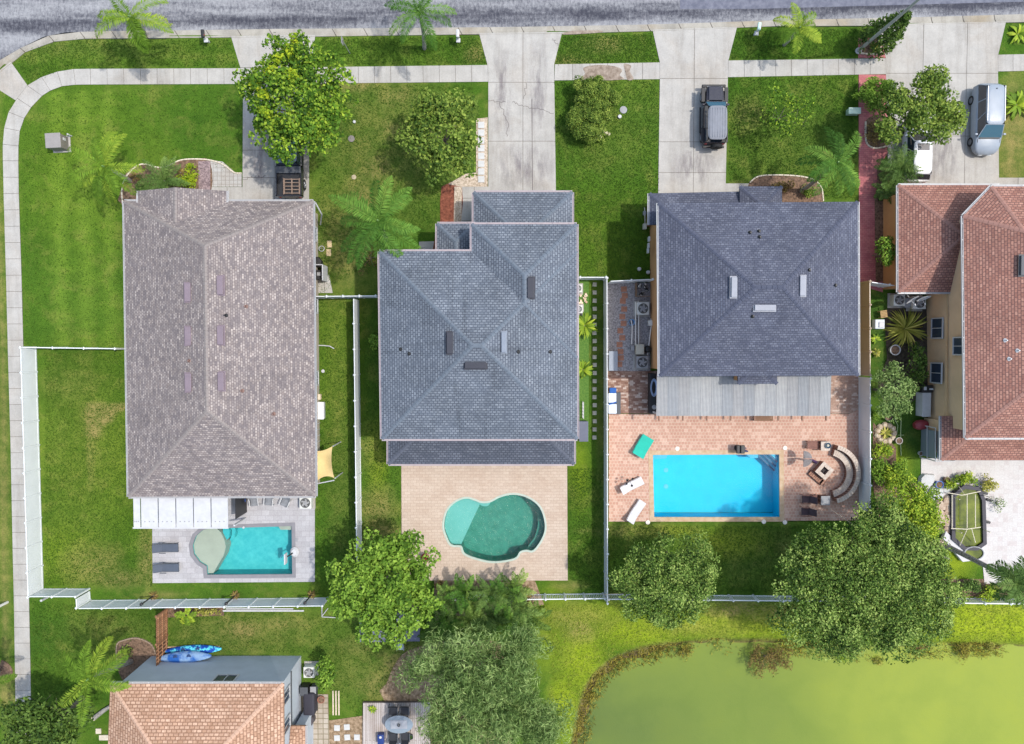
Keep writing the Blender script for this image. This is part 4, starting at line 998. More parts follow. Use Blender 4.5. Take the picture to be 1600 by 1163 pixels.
def leafquads(cl, leaf=.22, asp=.5, density=1.0, up=.5, shell=.35, flat=1.0, ctint=.17, ltint=.25):
    """cl: list of clumps (x,y,z,r); leaves near each clump's surface"""
    Q, T = [], []
    for (x, y, z, r) in cl:
        n = max(6, int(density*9*(r/leaf)**2)); ct = rng.normal(.5, ctint)
        d = unit(rng.normal(size=(n, 3))); d[:, 2] = np.where(d[:, 2] < -.35, -d[:, 2], d[:, 2])
        rad = r*(1-shell*rng.random(n)**1.5)[:, None]; p = np.array([x, y, z])+d*rad*np.array([1, 1, .75*flat])
        nr = unit(d*.55+np.array([0, 0, up])+rng.normal(size=(n, 3))*.5)
        t = unit(np.cross(nr, rng.normal(size=(n, 3)))); b2 = np.cross(nr, t)
        s = leaf*(.65+.6*rng.random(n))[:, None]
        Q.append(np.stack([p-t*s*.5, p+b2*s*asp*.5-nr*s*.08, p+t*s*.5, p-b2*s*asp*.5-nr*s*.08], 1))
        T.append(ct+rng.normal(size=n)*ltint)
    return np.concatenate(Q), np.concatenate(T)
def crown_clumps(c, rx, ry, rz, n, cr, lobes=0, irr=.12, inner=.3):
    """clump centres through an ellipsoid's outer part with an uneven outline"""
    out = []; ph = rng.random(4)*6.28
    if n >= 60:
        lr = .30*min(rx, ry); k2 = 13; golden = 2.39996; nl_ = max(7, n//k2)
        for i in range(nl_):
            z_ = 1-(i+.5)/nl_*1.12; a = i*golden+ph[0]; el = math.asin(max(-.2, min(.98, z_)))
            k = 1+irr*(math.sin(3*a+ph[0])+.7*math.sin(5*a+ph[1])+.5*math.sin(2*a+ph[2]))*math.cos(el)+rng.normal()*.05
            L_ = lr*(.7+.6*rng.random()); fx = max(.1, 1-L_/max(rx, .1)*.45)
            lc = (c[0]+math.cos(a)*math.cos(el)*rx*fx*k, c[1]+math.sin(a)*math.cos(el)*ry*fx*k, c[2]+math.sin(el)*rz*.75)
            for _ in range(k2):
                d = rng.normal(size=3); d /= np.linalg.norm(d); d[2] = abs(d[2])*.9 if rng.random() < .85 else d[2]
                q = L_*(.75+.35*rng.random()); out.append((lc[0]+d[0]*q, lc[1]+d[1]*q, lc[2]+d[2]*q*.8, cr*(.6+.45*rng.random())))
        n = n//2; rx, ry, rz = rx*.86, ry*.86, rz*.7
    for _ in range(n):
        a = rng.random()*2*math.pi; el = math.asin(rng.random()**.8) if rng.random() < .82 else -rng.random()*.5
        k = 1+irr*(math.sin(3*a+ph[0])+.7*math.sin(5*a+ph[1])+.5*math.sin(2*a+ph[2]))*math.cos(el)
        f = (1-inner*rng.random()**1.3)*k
        out.append((c[0]+math.cos(a)*math.cos(el)*rx*f, c[1]+math.sin(a)*math.cos(el)*ry*f, c[2]+math.sin(el)*rz*f, cr*(.7+.65*rng.random())))
    return out
BARK = mottled('grey_bark', (.10,.08,.065), (.26,.22,.18), 5, .95, 0, .8, 'obj', detail=6)
def limbs(base, c, rx, ry, rz, r0, n=8, k=2):
    mb = MB(); b0 = Vector(base); cc = Vector(c); fork = b0.lerp(cc, .45)
    mb.tube([b0-Vector((0,0,.2)), b0.lerp(fork, .5)+Vector((r0*.4,0,0)), fork], [r0*1.25, r0, r0*.85], 9)
    for i in range(n):
        a = 2*math.pi*i/n+rng.random()*.5; el = .1+rng.random()*.9
        e = cc+Vector((math.cos(a)*math.cos(el)*rx*.85, math.sin(a)*math.cos(el)*ry*.85, math.sin(el)*rz*.8))
        m_ = fork.lerp(e, .5)+Vector((0,0,rz*.12))
        mb.tube([fork, m_, e], [r0*.55, r0*.3, r0*.1], 6, False)
        for j in range(k):
            q = m_.lerp(e, .3+.3*j); mb.tube([q, q+Vector((rng.normal()*rx*.22, rng.normal()*ry*.22, rz*.15))], [r0*.16, r0*.05], 5, False)
    return mb
LM = {
 'lemon': leafmat('lemon_green_leaves', (.10,.19,.015), (.24,.34,.018), (.42,.48,.025)),
 'olive': leafmat('olive_leaves', (.035,.075,.012), (.13,.205,.03), (.30,.38,.07)),
 'bright': leafmat('bright_leaves', (.05,.11,.013), (.15,.27,.03), (.28,.42,.06)),
 'mid': leafmat('mid_green_leaves', (.022,.06,.008), (.095,.20,.018), (.34,.46,.045)),
 'dark': leafmat('dark_leaves', (.02,.045,.009), (.07,.13,.022), (.15,.23,.045)),
 'oak': leafmat('oak_leaves', (.02,.048,.009), (.125,.215,.036), (.36,.46,.12)),
 'grey': leafmat('grey_green_leaves', (.05,.095,.022), (.20,.31,.09), (.44,.56,.21), .4, .7),
 'lime': leafmat('lime_leaves', (.07,.14,.015), (.22,.34,.03), (.46,.54,.05)),
 'palm': leafmat('palm_leaflets', (.025,.07,.01), (.085,.20,.028), (.22,.36,.06)),
 'yellowpalm': leafmat('yellow_palm_leaflets', (.05,.11,.01), (.15,.265,.025), (.36,.44,.05)),
 'sago': leafmat('deep_green_fronds', (.035,.075,.015), (.10,.18,.04), (.22,.32,.08)),
 'croton': leafmat('yellow_strap_leaves', (.12,.15,.02), (.34,.34,.06), (.58,.52,.14)),
 'brown': leafmat('rusty_leaves', (.07,.05,.02), (.20,.14,.05), (.36,.28,.08)),
 'reed': leafmat('golden_reeds', (.07,.07,.015), (.24,.21,.04), (.45,.38,.06)),
 'pale': leafmat('pale_tip_flowers', (.35,.3,.12), (.55,.5,.3), (.7,.66,.5)),
 'red': leafmat('red_leaves', (.10,.01,.02), (.2,.02,.04), (.3,.05,.05)),
}
def tree(name, label, cat, u, v, ru, rv, h, mat, leaf=.22, n=90, cr=.8, dens=1.0, thick=.5, group=None, trunk=.16, irr=.12, base=None, asp=.55, accent=None, extra=(), up=.5, nl=8, inner=.45, ctint=.16):
    """u,v: image-pixel centre of the crown seen at its mid height; ru,rv crown radii in image pixels; h tree top"""
    hm = h*(1-thick/2); c = P(u, v, hm); S = .048*(CAM_H-hm)/CAM_H
    rx, ry, rz = ru*S, rv*S, h*thick/2
    b0 = P(*base) if base else Vector((c.x, c.y, 0))
    r = thing(name, label, cat, (b0.x, b0.y, 0), group=group)
    limbs((b0.x, b0.y, 0), (c.x, c.y, hm), rx, ry, rz, trunk, nl).build('trunk', BARK, r, True, smooth=True)
    cl = crown_clumps((c.x, c.y, hm), rx-cr*.6, ry-cr*.6, rz*.9, n, cr, irr=irr, inner=inner)
    for (eu, ev, er, en) in extra:
        e = P(eu, ev, hm); cl += crown_clumps((e.x, e.y, hm-.3), er*S, er*S, rz*.7, en, cr, irr=irr, inner=inner)
    Q, T = leafquads(cl, leaf, asp, dens, up, ctint=ctint)
    ex = None
    if accent:
        am, lst = accent; cl2 = []
        for (au, av, ar) in lst:
            for _ in range(4):
                a = P(au+rng.normal()*ar*.5, av+rng.normal()*ar*.5, hm); dx, dy = (a.x-c.x)/rx, (a.y-c.y)/ry
                z = hm+rz*math.sqrt(max(0, 1-min(1, dx*dx+dy*dy)))*.95; a = P(au+rng.normal()*ar*.5, av+rng.normal()*ar*.5, z); cl2.append((a.x, a.y, z, .32))
        Q2, T2 = leafquads(cl2, leaf*.9, asp, 1.1, .7); ex = (Q2, T2, am)
    quads_obj('crown', Q, T, mat, r, extra=ex)
    return r
def shrub(name, label, u, v, ru, rv, h, mat, leaf=.14, n=22, cr=.3, dens=1.0, group=None, asp=.5, flowers=None, cat='shrub', irr=.15, z0=0):
    c = P(u, v, h*.6); S = .048; r = thing(name, label, cat, (c.x, c.y, z0), group=group)
    mb = MB()
    for i in range(6):
        a = i*1.05; mb.tube([(c.x, c.y, z0), (c.x+math.cos(a)*ru*S*.3, c.y+math.sin(a)*rv*S*.3, z0+h*.4), (c.x+math.cos(a)*ru*S*.6, c.y+math.sin(a)*rv*S*.6, z0+h*.7)], [.03,.02,.01], 5, False)
    mb.build('stem', BARK, r, True)
    cl = crown_clumps((c.x, c.y, z0+h*.42), max(.08, ru*S-cr*.5), max(.08, rv*S-cr*.5), h*.5, n, cr, irr=irr, inner=.6)
    Q, T = leafquads(cl, leaf, asp, dens, .5); quads_obj('foliage', Q, T, mat, r)
    if flowers:
        fm, k = flowers; q = [(x, y, z+r_*.7, .1) for (x, y, z, r_) in cl[:k]]
        Q, T = leafquads(q, .09, .8, 1.5, .8); quads_obj('flowers', Q, T, fm, r)
    return r
def frond_quads(o, az, el, L, droop, ll, n, w_=.055,  vee=.55, curl=1.0, swirl=0):
    """pinnate frond: rachis arc with drooping leaflets"""
    if ll >= .4: n = int(n*1.35); w_ = w_*.8
    t = np.linspace(0.08, 1, n); ca, sa = math.cos(az), math.sin(az)
    e = el-droop*t**1.4; ds = L/n
    hx = np.cumsum(np.cos(e))*ds; hz = np.cumsum(np.sin(e))*ds; az_ = az+swirl*t
    p = np.stack([o[0]+hx*np.cos(az_), o[1]+hx*np.sin(az_), o[2]+hz], -1)
    fwd = unit(np.gradient(p, axis=0)); side = unit(np.cross(fwd, np.array([0, 0, 1.0]))); upv = np.cross(side, fwd)
    Q = []
    prof = ll*np.sin(np.clip(t*1.02, 0, 1)*math.pi*.92+.22)**.6
    prof = np.nan_to_num(prof, nan=ll*.2)
    for s in (-1, 1):
        j = rng.normal(size=(n, 3))*.10
        d = unit(side*s+fwd*vee+upv*(.15)+j-np.array([0, 0, 1.0])*rng.random((n, 1))*.45*curl)
        b2 = unit(np.cross(d, upv+rng.normal(size=(n, 3))*.3)); l = prof[:, None]*(.8+.35*rng.random((n, 1)))
        mid = p+d*l*.55-np.array([0, 0, 1.0])*l*.04; tip = p+d*l-np.array([0, 0, 1.0])*l*.22*curl
        Q.append(np.stack([p, mid+b2*w_*.5, tip, mid-b2*w_*.5], 1))
    # rachis strip
    r_ = np.stack([p[:-1]-side[:-1]*.016, p[:-1]+side[:-1]*.016, p[1:]+side[1:]*.012, p[1:]-side[1:]*.012], 1)
    return np.concatenate(Q+[r_])
PTRUNK = mottled('ringed_palm_trunk', (.20,.18,.16), (.40,.38,.35), 6, .9, 0, .5, 'obj', detail=4)
SHAFT = plain('green_crownshaft', (.16,.28,.08), .5)
def palm(name, label, crown, base, h, nf, L, mat, ll=.5, r0=.13, group=None, droop=1.5, el=(.1,1.1), n=46, azs=None, w_=.06, cat='palm tree', shaft=True, dead=0, tr=.9):
    cp = P(*crown, h); bp = P(*base) if base else Vector((cp.x, cp.y, 0))
    r = thing(name, label, cat, (bp.x, bp.y, 0), group=group); mb = MB()
    bend = Vector((cp.x, cp.y, h-.2)); b0 = Vector((bp.x, bp.y, -.1)); k = 9; pts = []; rs = []
    for i in range(k+1):
        f = i/k; p = b0.lerp(bend, f); p.x += math.sin(f*math.pi)*.08; pts.append(p); rs.append(r0*(1.25-.45*f)*(1+.04*(i % 2)))
    mb.tube(pts, rs, 10); mb.build('trunk', PTRUNK, r, True, smooth=True)
    if shaft:
        mb = MB(); mb.tube([bend-Vector((0,0,.15)), bend+Vector((0,0,.4)), bend+Vector((0,0,.75))], [r0*.8, r0*.75, .04], 9); mb.build('crownshaft', SHAFT, r, True, smooth=True)
    Q = []; T = []
    o = (cp.x, cp.y, h+(.3 if shaft else -.1))
    for i in range(nf):
        az = (azs[i] if azs else 2*math.pi*i/nf*1.0+rng.normal()*.18+(i % 2)*.25)
        e0 = el[0]+(el[1]-el[0])*((i*.618) % 1); l = L*(.82+.3*rng.random())
        q = frond_quads(o, az, e0, l, droop*(.8+.4*rng.random()), ll, n, w_, swirl=rng.normal()*.15)
        Q.append(q); T.append(np.full(len(q), np.clip(rng.normal(.5, .2), .05, .95))+rng.normal(size=len(q))*.1)
    Q = np.concatenate(Q); T = np.concatenate(T); quads_obj('fronds', Q, T, mat, r)
    if dead:
        Q = []; 
        for i in range(dead): Q.append(frond_quads((cp.x, cp.y, h-.15), rng.random()*6.28, -.3, L*.7, 1.2, ll*.6, 24, w_))
        Q = np.concatenate(Q); quads_obj('dry_fronds', Q, rng.random(len(Q)), LM['brown'], r)
    return r
def rosette(name, label, u, v, r_, h, mat, n=16, w_=.09, cat='plant', group=None, z0=0, droop=1.3):
    c = P(u, v, h*.3); r = thing(name, label, cat, (c.x, c.y, z0), group=group); Q = []; T = []
    for i in range(n):
        az = i*2.4+rng.normal()*.2; el = .25+.9*rng.random(); L = r_*(.75+.4*rng.random()); k = 6; t = np.linspace(0, 1, k+1); e = el-droop*t**1.5
        hx = np.concatenate([[0], np.cumsum(np.cos(e[1:]))])*L/k; hz = np.concatenate([[0], np.cumsum(np.sin(e[1:]))])*L/k
        p = np.stack([c.x+hx*math.cos(az), c.y+hx*math.sin(az), z0+.1+hz], -1); sd_ = np.array([-math.sin(az), math.cos(az), 0])
        wv = (w_*np.sin(np.clip(t*.9+.12, 0, 1)*math.pi)**.7)[:, None]*sd_
        Q.append(np.stack([p[:-1]-wv[:-1], p[:-1]+wv[:-1], p[1:]+wv[1:], p[1:]-wv[1:]], 1)); T.append(np.full(k, rng.normal(.5, .25)))
    mb = MB(); mb.tube([(c.x, c.y, z0-.02), (c.x, c.y, z0+.15)], .05, 6); mb.build('stem', BARK, r, True)
    quads_obj('leaves', np.concatenate(Q), np.concatenate(T), mat, r); return r
# ---- big trees
tree('shade_tree', 'large yellow-green broadleaf tree overhanging the leftmost driveway and the parked pickup', 'tree', 466, 158, 84, 97, 7.0, LM['mid'], .27, 190, .62, 1.1, .62, trunk=.2, asp=.62, ctint=.14,
     accent=(LM['lemon'], [(420,110,9),(436,95,9),(410,150,8),(450,80,8),(455,120,7),(415,175,7),(400,130,7),(460,65,6)]), nl=10, irr=.06)
tree('shade_tree', 'rounded olive-green tree standing in the lawn before the slate-blue house', 'tree', 690, 211, 61, 80, 5.4, LM['olive'], .27, 120, .62, .95, .6, trunk=.14)
tree('shade_tree', 'bright green bushy tree covering the dark sheds below the curvy pool yard', 'tree', 606, 912, 84, 92, 6.8, LM['bright'], .26, 210, .62, 1.1, .6, trunk=.2, asp=.62)
tree('willow_like_tree', 'huge feathery grey-green tree at the bottom centre beside the pond bank', 'tree', 762, 1085, 104, 104, 8.5, LM['grey'], .42, 300, .8, 3.4, .55, trunk=.25, asp=.12, irr=.2, up=.15, nl=16, inner=.8, extra=((690,1140,40,26),(850,1120,42,34),(690,1030,34,22),(820,1005,34,22),(650,1050,22,10)), ctint=.22)
tree('shade_tree', 'round dark olive tree hanging over the white back fence left of the pond top', 'tree', 1039, 905, 86, 72, 6.2, LM['oak'], .17, 200, .62, .85, .6, trunk=.18, irr=.09)
tree('oak_tree', 'biggest dark green tree spreading over the white back fence and the pond edge', 'tree', 1348, 915, 132, 112, 9.0, LM['oak'], .18, 420, .8, .8, .6, trunk=.3, irr=.10, nl=14, extra=((1375,815,34,30),(1260,885,36,30),(1300,985,40,30),(1430,860,36,30)), ctint=.2)
tree('young_tree', 'yellow-green airy tree beside the small fish pond, joining the biggest tree', 'tree', 1418, 806, 50, 62, 6.2, LM['lime'], .2, 190, .5, .8, .6, trunk=.1, irr=.16, ctint=.2)
tree('shade_tree', 'dark green tree at the bottom left corner beside the tan-roofed house', 'tree', 75, 1135, 70, 60, 6.0, LM['dark'], .28, 110, .68, .95, .6, trunk=.18)
tree('young_tree', 'small sparse tree on the lawn right of the black off-roader', 'tree', 1228, 176, 44, 46, 3.4, LM['mid'], .2, 58, .42, .45, .5, trunk=.06, irr=.18, nl=6, ctint=.1)
tree('shade_tree', 'irregular dark green tree reaching over the parked white car', 'tree', 1432, 178, 64, 54, 6.2, LM['olive'], .23, 104, .55, 1.2, .55, trunk=.13, irr=.2, base=(1400,205), extra=((1458,130,20,14),(1490,180,20,12)))
tree('garden_tree', 'pale yellowish-green tree between the right fence and the terracotta house', 'tree', 1393, 612, 33, 50, 3.8, LM['grey'], .2, 70, .42, .9, .6, trunk=.08, asp=.4)
tree('garden_tree', 'small leafy green tree against the ochre garage wall by the red path', 'tree', 1382, 395, 17, 25, 2.6, LM['bright'], .2, 34, .32, .9, .6, trunk=.05)
tree('garden_tree', 'leafy green shrub-like tree beside the air conditioner of the tan-roofed house', 'tree', 509, 1052, 17, 32, 2.6, LM['bright'], .24, 46, .36, 1, .6, trunk=.05)
tree('garden_tree', 'dark shaded small tree against the tan wall between two ground windows', 'tree', 1432, 570, 17, 40, 2.3, LM['dark'], .2, 40, .36, .8, .7, trunk=.05)
# narrow evergreen by the lamp post
def column_tree(label, base, h, r_, mat):
    b0 = P(*base); r = thing('columnar_evergreen', label, 'tree', b0); mb = MB(); mb.tube([b0, b0+Vector((0,0,h))], [.07,.02], 6); mb.build('trunk', BARK, r, True)
    cl = []
    for i in range(260):
        f = rng.random(); z = .3+f*(h-.3); rr = r_*(1-f**1.6)*1.0+.1; a = rng.random()*6.28; q = .5+.5*rng.random(); cl.append((b0.x+math.cos(a)*rr*q, b0.y+math.sin(a)*rr*q, z, .26))
    Q, T = leafquads(cl, .24, .5, 1.0, .4); quads_obj('crown', Q, T, mat, r)
column_tree('tall narrow dark evergreen beside the tall lamp post at the kerb', (1362,70), 5.0, 1.3, LM['dark'])
# clipped / mounded shrubs
shrub('juniper_bush', 'upper lobe of dark feathery juniper on the lawn right of the cracked driveway', 930, 152, 32, 32, 2.3, LM['olive'], .17, 170, .34, 2.2, asp=.35)
shrub('juniper_bush', 'lower rounder dark juniper on the lawn right of the cracked driveway', 921, 187, 32, 32, 2.1, LM['olive'], .17, 170, .34, 2.2, asp=.35)
shrub('flowering_bush', 'small pale-flowered bush at the lower end of the junipers', 939, 211, 15, 11, .9, LM['olive'], .14, 22, .22, .8, flowers=(LM['pale'], 18))
shrub('clipped_bush', 'round clipped bright green bush at the top of the red path', 1372, 147, 29, 29, 1.9, LM['bright'], .17, 60, .36, 1.1, irr=.04)
shrub('flower_bed_bush', 'mixed reddish green bush in the oval bed beside the red path', 1366, 207, 14, 20, .9, LM['brown'], .15, 22, .24)
shrub('bush', 'bush of green leaves mixed into the oval bed behind the white car', 1384, 212, 12, 16, 1.1, LM['bright'], .15, 18, .24)
rosette('strappy_plant', 'yellow-green strappy plant in the bricked corner bed by the lamp post', 1367, 74, .45, .5, LM['croton'], 20)
shrub('bush', 'sparse brownish-yellow bush behind the big palm left of the slate-blue house', 576, 402, 22, 24, 1.2, LM['brown'], .17, 26, .26, .5, irr=.25)
shrub('bush', 'small bright bush tucked against the slate-blue roof edge in the side strip', 588, 531, 9, 14, 1.0, LM['bright'], .2, 14, .3)
for i, (u, v, l) in enumerate(((914,509,'larger'),(911,578,'smaller'))):
    for k in range(1): rosette('leafy_clump', '%s yellow-green arching leaf clump on the right side of the slate-blue house' % l, u, v, 1.15 if i == 0 else .85, .9, LM['lime'], 46, .075)
shrub('low_shrub', 'low yellow-green mound in the front bed of the mauve-roofed house', 292, 283, 17, 19, .7, LM['lemon'], .16, 34, .25, .9)
shrub('low_shrub', 'tiny low green mound near the gravel in the front curved bed', 297, 261, 9, 8, .5, LM['lemon'], .14, 12, .2)
shrub('low_shrub', 'green mound beside the trunk of the small left lawn palm', 222, 292, 16, 9, .8, LM['sago'], .16, 16, .25)
for u, v, r_ in ((212,276,.5),(283,270,.45),(196,290,.35)): rosette('red_bromeliad', 'small reddish brown bromeliad in the front curved bed of the mauve-roofed house', u, v, r_, .3, LM['brown'], 14, .06, group='bromeliads in the front curved bed')
palm('sago_palm', 'deep green low sago palm in the front curved bed of the mauve-roofed house', (256,282), None, 1.0, 22, 1.9, LM['sago'], .35, .16, droop=1.0, el=(.15,1.0), n=34, shaft=False, w_=.05, cat='palm')
shrub('low_shrub', 'brownish shrub in the front bed of the charcoal house', 1222, 292, 20, 9, .7, LM['brown'], .15, 20, .25)
shrub('low_shrub', 'green shrub beside the leaning palm in the charcoal house front bed', 1262, 300, 12, 10, .8, LM['olive'], .15, 16, .25)
palm('sago_palm', 'full green low palm between the red path and the white car', (1408,262), None, 1.3, 24, 1.9, LM['sago'], .4, .16, droop=1.1, el=(.1,1.1), n=34, shaft=False, w_=.055, cat='palm')
palm('sago_palm', 'low palm against the garage corner of the terracotta house', (1388,296), None, 1.0, 18, 1.2, LM['sago'], .3, .13, droop=1.0, n=26, shaft=False, cat='palm')
rosette('leafy_clump', 'broad-leaved yellow-green clump at the right edge beside the silver van', 1590, 163, 1.3, .9, LM['lime'], 34, .12)
rosette('leafy_clump', 'leafy clump at the top right corner of the verge', 1592, 53, .9, .7, LM['lime'], 26, .1)
rosette('strap_leaf_plant', 'spiky yellow strap-leaved plant beside the tan wall of the terracotta house', 1417, 514, 1.75, 1.6, LM['croton'], 110, .05, droop=1.2)
rosette('leafy_clump', 'small lime leafy clump by the right fence below the white garden box', 1368, 530, .45, .5, LM['lime'], 18, .08)
rosette('leafy_clump', 'small golden leafy clump by the right fence', 1369, 552, .4, .4, LM['croton'], 18, .07)
shrub('bush', 'round dark green bush by the right fence above the hose turf', 1372, 648, 10, 9, .7, LM['bright'], .15, 16, .22)
shrub('bush', 'bright lime bush below the ring of rocks on the turf', 1381, 704, 15, 14, 1.2, LM['lime'], .22, 24, .3)
shrub('bush', 'green bush along the right fence above the biggest tree', 1372, 738, 14, 26, 1.2, LM['bright'], .18, 34, .3)
shrub('bush', 'light green bush between the rock ring and the checkered patio', 1404, 735, 20, 22, 1.3, LM['bright'], .18, 36, .3, .7)
shrub('bush', 'broad lime bush between the white fence end and the fish pond', 1398, 748, 26, 20, 1.6, LM['lime'], .2, 50, .34, .9)
shrub('bush', 'yellow-green bush over the top rim of the fish pond', 1510, 750, 22, 11, .9, LM['lime'], .18, 34, .25)
shrub('bush', 'bronze green bush at the top right rim of the fish pond', 1546, 756, 13, 15, .9, LM['croton'], .17, 26, .25)
shrub('bush', 'small leafy bush beside the blue pot at the fish pond', 1484, 757, 10, 10, .7, LM['lime'], .15, 16, .22)
shrub('bush', 'thin sparse shrub right of the fish pond cage', 1562, 788, 12, 16, .8, LM['grey'], .12, 16, .22, .3)
shrub('bush', 'small green shrub at the lower left rim of the fish pond', 1458, 832, 14, 8, .6, LM['bright'], .15, 16, .22)
shrub('hedge_bush', 'dark green hedge bush on the bottom right back fence', 1489, 918, 14, 10, 1.1, LM['bright'], .18, 26, .28)
shrub('hedge_bush', 'deep green feathery hedge bush beside the lime shrub on the back fence', 1518, 916, 14, 11, 1.1, LM['sago'], .18, 26, .28)
shrub('hedge_bush', 'glowing lime shrub spilling over the bottom right back fence', 1548, 928, 17, 15, 1.2, LM['lime'], .2, 34, .28)
palm('fan_palm', 'bushy brown and green palm top at the bottom right edge', (1592,912), (1478,853), 7.8, 24, 2.0, LM['sago'], .55, .17, droop=1.4, el=(-.3,1.2), n=30, shaft=False, w_=.08, dead=8)
# ---- palms
palm('queen_palm', 'feathery palm over the kerb at the top left, fronds hanging across the street edge', (207,30), (225,52), 4.6, 11, 3.0, LM['yellowpalm'], .55, .13, droop=1.9, el=(.2,1.0), n=56, azs=[-.12,-.25,-1.0,-.85,-1.45,2.9,2.3,.7,-2.6,3.3,-1.2])
palm('queen_palm', 'feathery pale palm on the left lawn above the mauve-roofed house corner', (166,262), (203,283), 3.4, 13, 3.0, LM['yellowpalm'], .5, .13, droop=1.8, el=(.1,1.0), n=52)
palm('queen_palm', 'green palm with visible grey trunk on the top centre verge', (655,20), (663,76), 5.0, 12, 2.9, LM['palm'], .45, .12, droop=1.9, el=(.1,1.0), n=46)
palm('queen_palm', 'large full palm overlapping the top left corner of the slate-blue roof', (592,346), (602,375), 5.0, 17, 3.7, LM['palm'], .6, .16, droop=1.6, el=(.1,1.05), n=60)
palm('young_palm', 'small lime palm on the verge above the sparse lawn tree', (1246,47), None, 2.6, 10, 2.1, LM['yellowpalm'], .45, .1, droop=1.7, el=(.2,1.1), n=40)
palm('queen_palm', 'green palm with leaning grey trunk at the top right corner of the charcoal roof', (1305,256), (1252,300), 5.8, 14, 2.7, LM['palm'], .5, .13, droop=1.7, el=(.0,1.0), n=46, dead=2)
palm('queen_palm', 'long-fronded palm with leaning trunk beside the tan-roofed house wall', (142,1058), (205,1034), 6.0, 10, 3.2, LM['yellowpalm'], .55, .15, droop=1.6, el=(.1,1.0), n=54, azs=[.5,.35,1.2,1.5,2.4,3.1,-.1,-.5,-1.3,4.0])
palm('young_papaya', 'tiny bright green palm-like plant right of the cedar fence', (290,962), None, 1.1, 8, .9, LM['lime'], .28, .04, droop=1.1, el=(.1,.9), n=10, shaft=False, w_=.12, cat='plant')
palm('queen_palm', 'palm fronds entering at the left edge near the bottom', (-12,1062), (-4,1050), 4.0, 9, 2.0, LM['yellowpalm'], .4, .12, droop=1.4, n=36)
# row of areca / cycad clumps along the back fence of the curvy pool yard
spots = [(697,935,2.2),(722,925,2.6),(742,948,2.2),(765,928,2.8),(790,930,2.6),(806,920,2.6),(813,950,2.4),(700,965,2.3),(735,972,2.5),(770,965,2.4),(800,978,2.2),(828,965,2.0),(685,985,2.0)]
for i, (u, v, h) in enumerate(spots):
    palm('areca_palm', '%s dark arching palm clump, counted from the left, in the thicket below the curvy pool' % ORD[i], (u, v), None, h*.75, 12, 1.75, (LM['sago'], LM['palm'], LM['oak'])[i % 3], .35, .07, droop=1.3, el=(.3,1.25), n=34, shaft=False, w_=.06, cat='palm', group='palm thicket below the curvy pool', azs=None)
shrub('bush', 'dark red leaved bush at the left edge of the blush pool patio', 664, 872, 5, 8, 1.0, LM['red'], .16, 14, .2)
shrub('bush', 'brown green low bush at the left end of the palm thicket', 690, 915, 12, 8, .8, LM['brown'], .16, 20, .25, .6)
shrub('bush', 'rusty green bush at the right end of the palm thicket', 822, 935, 15, 14, 1.1, LM['brown'], .18, 26, .3, .6)
shrub('bush', 'small yellowish hedge bush along the fence right of the young papaya', 322, 956, 24, 6, .7, LM['croton'], .15, 26, .22, .7)
shrub('bush', 'small round green bush in the brown mulch ring', 198, 1017, 9, 9, .7, LM['olive'], .14, 16, .22)
# pond shrubs and reeds
for u, v, ru, rv, h, mt, lb in ((1203,1034,40,26,1.3,'brown','largest rusty green marsh bush standing in the pond shallows'),(1510,1020,13,19,.9,'reed','golden oval marsh bush at the right pond edge'),(1553,1013,9,9,.6,'croton','small yellow marsh bush at the right pond edge'),
                       (1072,1022,17,12,.7,'reed','golden low marsh bush at the upper left pond edge'),(1320,1030,12,9,.5,'lime','small lime marsh tuft under the biggest tree'),(925,1092,12,10,.5,'reed','golden marsh tuft on the left pond shore'),
                       (1280,1012,14,8,.5,'reed','orange marsh tuft at the shore left of the biggest tree'),(1375,1036,9,6,.4,'croton','pale yellow marsh tuft right of the lime tuft')):
    shrub('marsh_bush', lb, u, v, ru, rv, h, LM[mt], .22, max(14, int(ru*rv/7)), .26, .9, asp=.2, cat='marsh plant', z0=-.35)
# shoreline weeds: uncountable
N = 60000; wp = np_poly(wPOND); seg = np.hypot(*(np.roll(wp, -1, 0)-wp).T); pr = seg/seg.sum()
xs, ys = P(880,1200).x, P(0,1180).y
k = rng.choice(len(wp), N, p=pr); f = rng.random(N)[:, None]; p = wp[k]*(1-f)+np.roll(wp, -1, 0)[k]*f
p = p+rng.normal(size=(N, 2))*.9; dd = sd(p[:, 0], p[:, 1], wPOND)
pat = np.sin(p[:, 0]*.9+1)*np.sin(p[:, 0]*.37+p[:, 1]*.8)+rng.normal(size=N)*.45
left = p[:, 0] < P(1040,0).x
keep = (dd > -.25) & (dd < np.where(left, 1.55, 1.2)) & (pat > np.where(left, -.35, .4)) & (p[:, 0] < 45) & (p[:, 1] > -34)
p = p[keep]; n_ = len(p); z = -.28+.02*rng.random(n_); hgt = .1+.22*rng.random(n_); a = rng.random(n_)*6.28; l = .10+.18*rng.random(n_)
b0 = np.stack([p[:, 0], p[:, 1], z], -1); tip = b0+np.stack([np.cos(a)*l, np.sin(a)*l, hgt], -1); sdv = np.stack([-np.sin(a), np.cos(a), np.zeros(n_)], -1)*.03
mid = (b0+tip)/2+np.array([0, 0, .05])
kind(quads_obj('shoreline_weeds', np.stack([b0, mid+sdv, tip, mid-sdv], 1), rng.random(n_), LM['reed'], None), 'stuff')
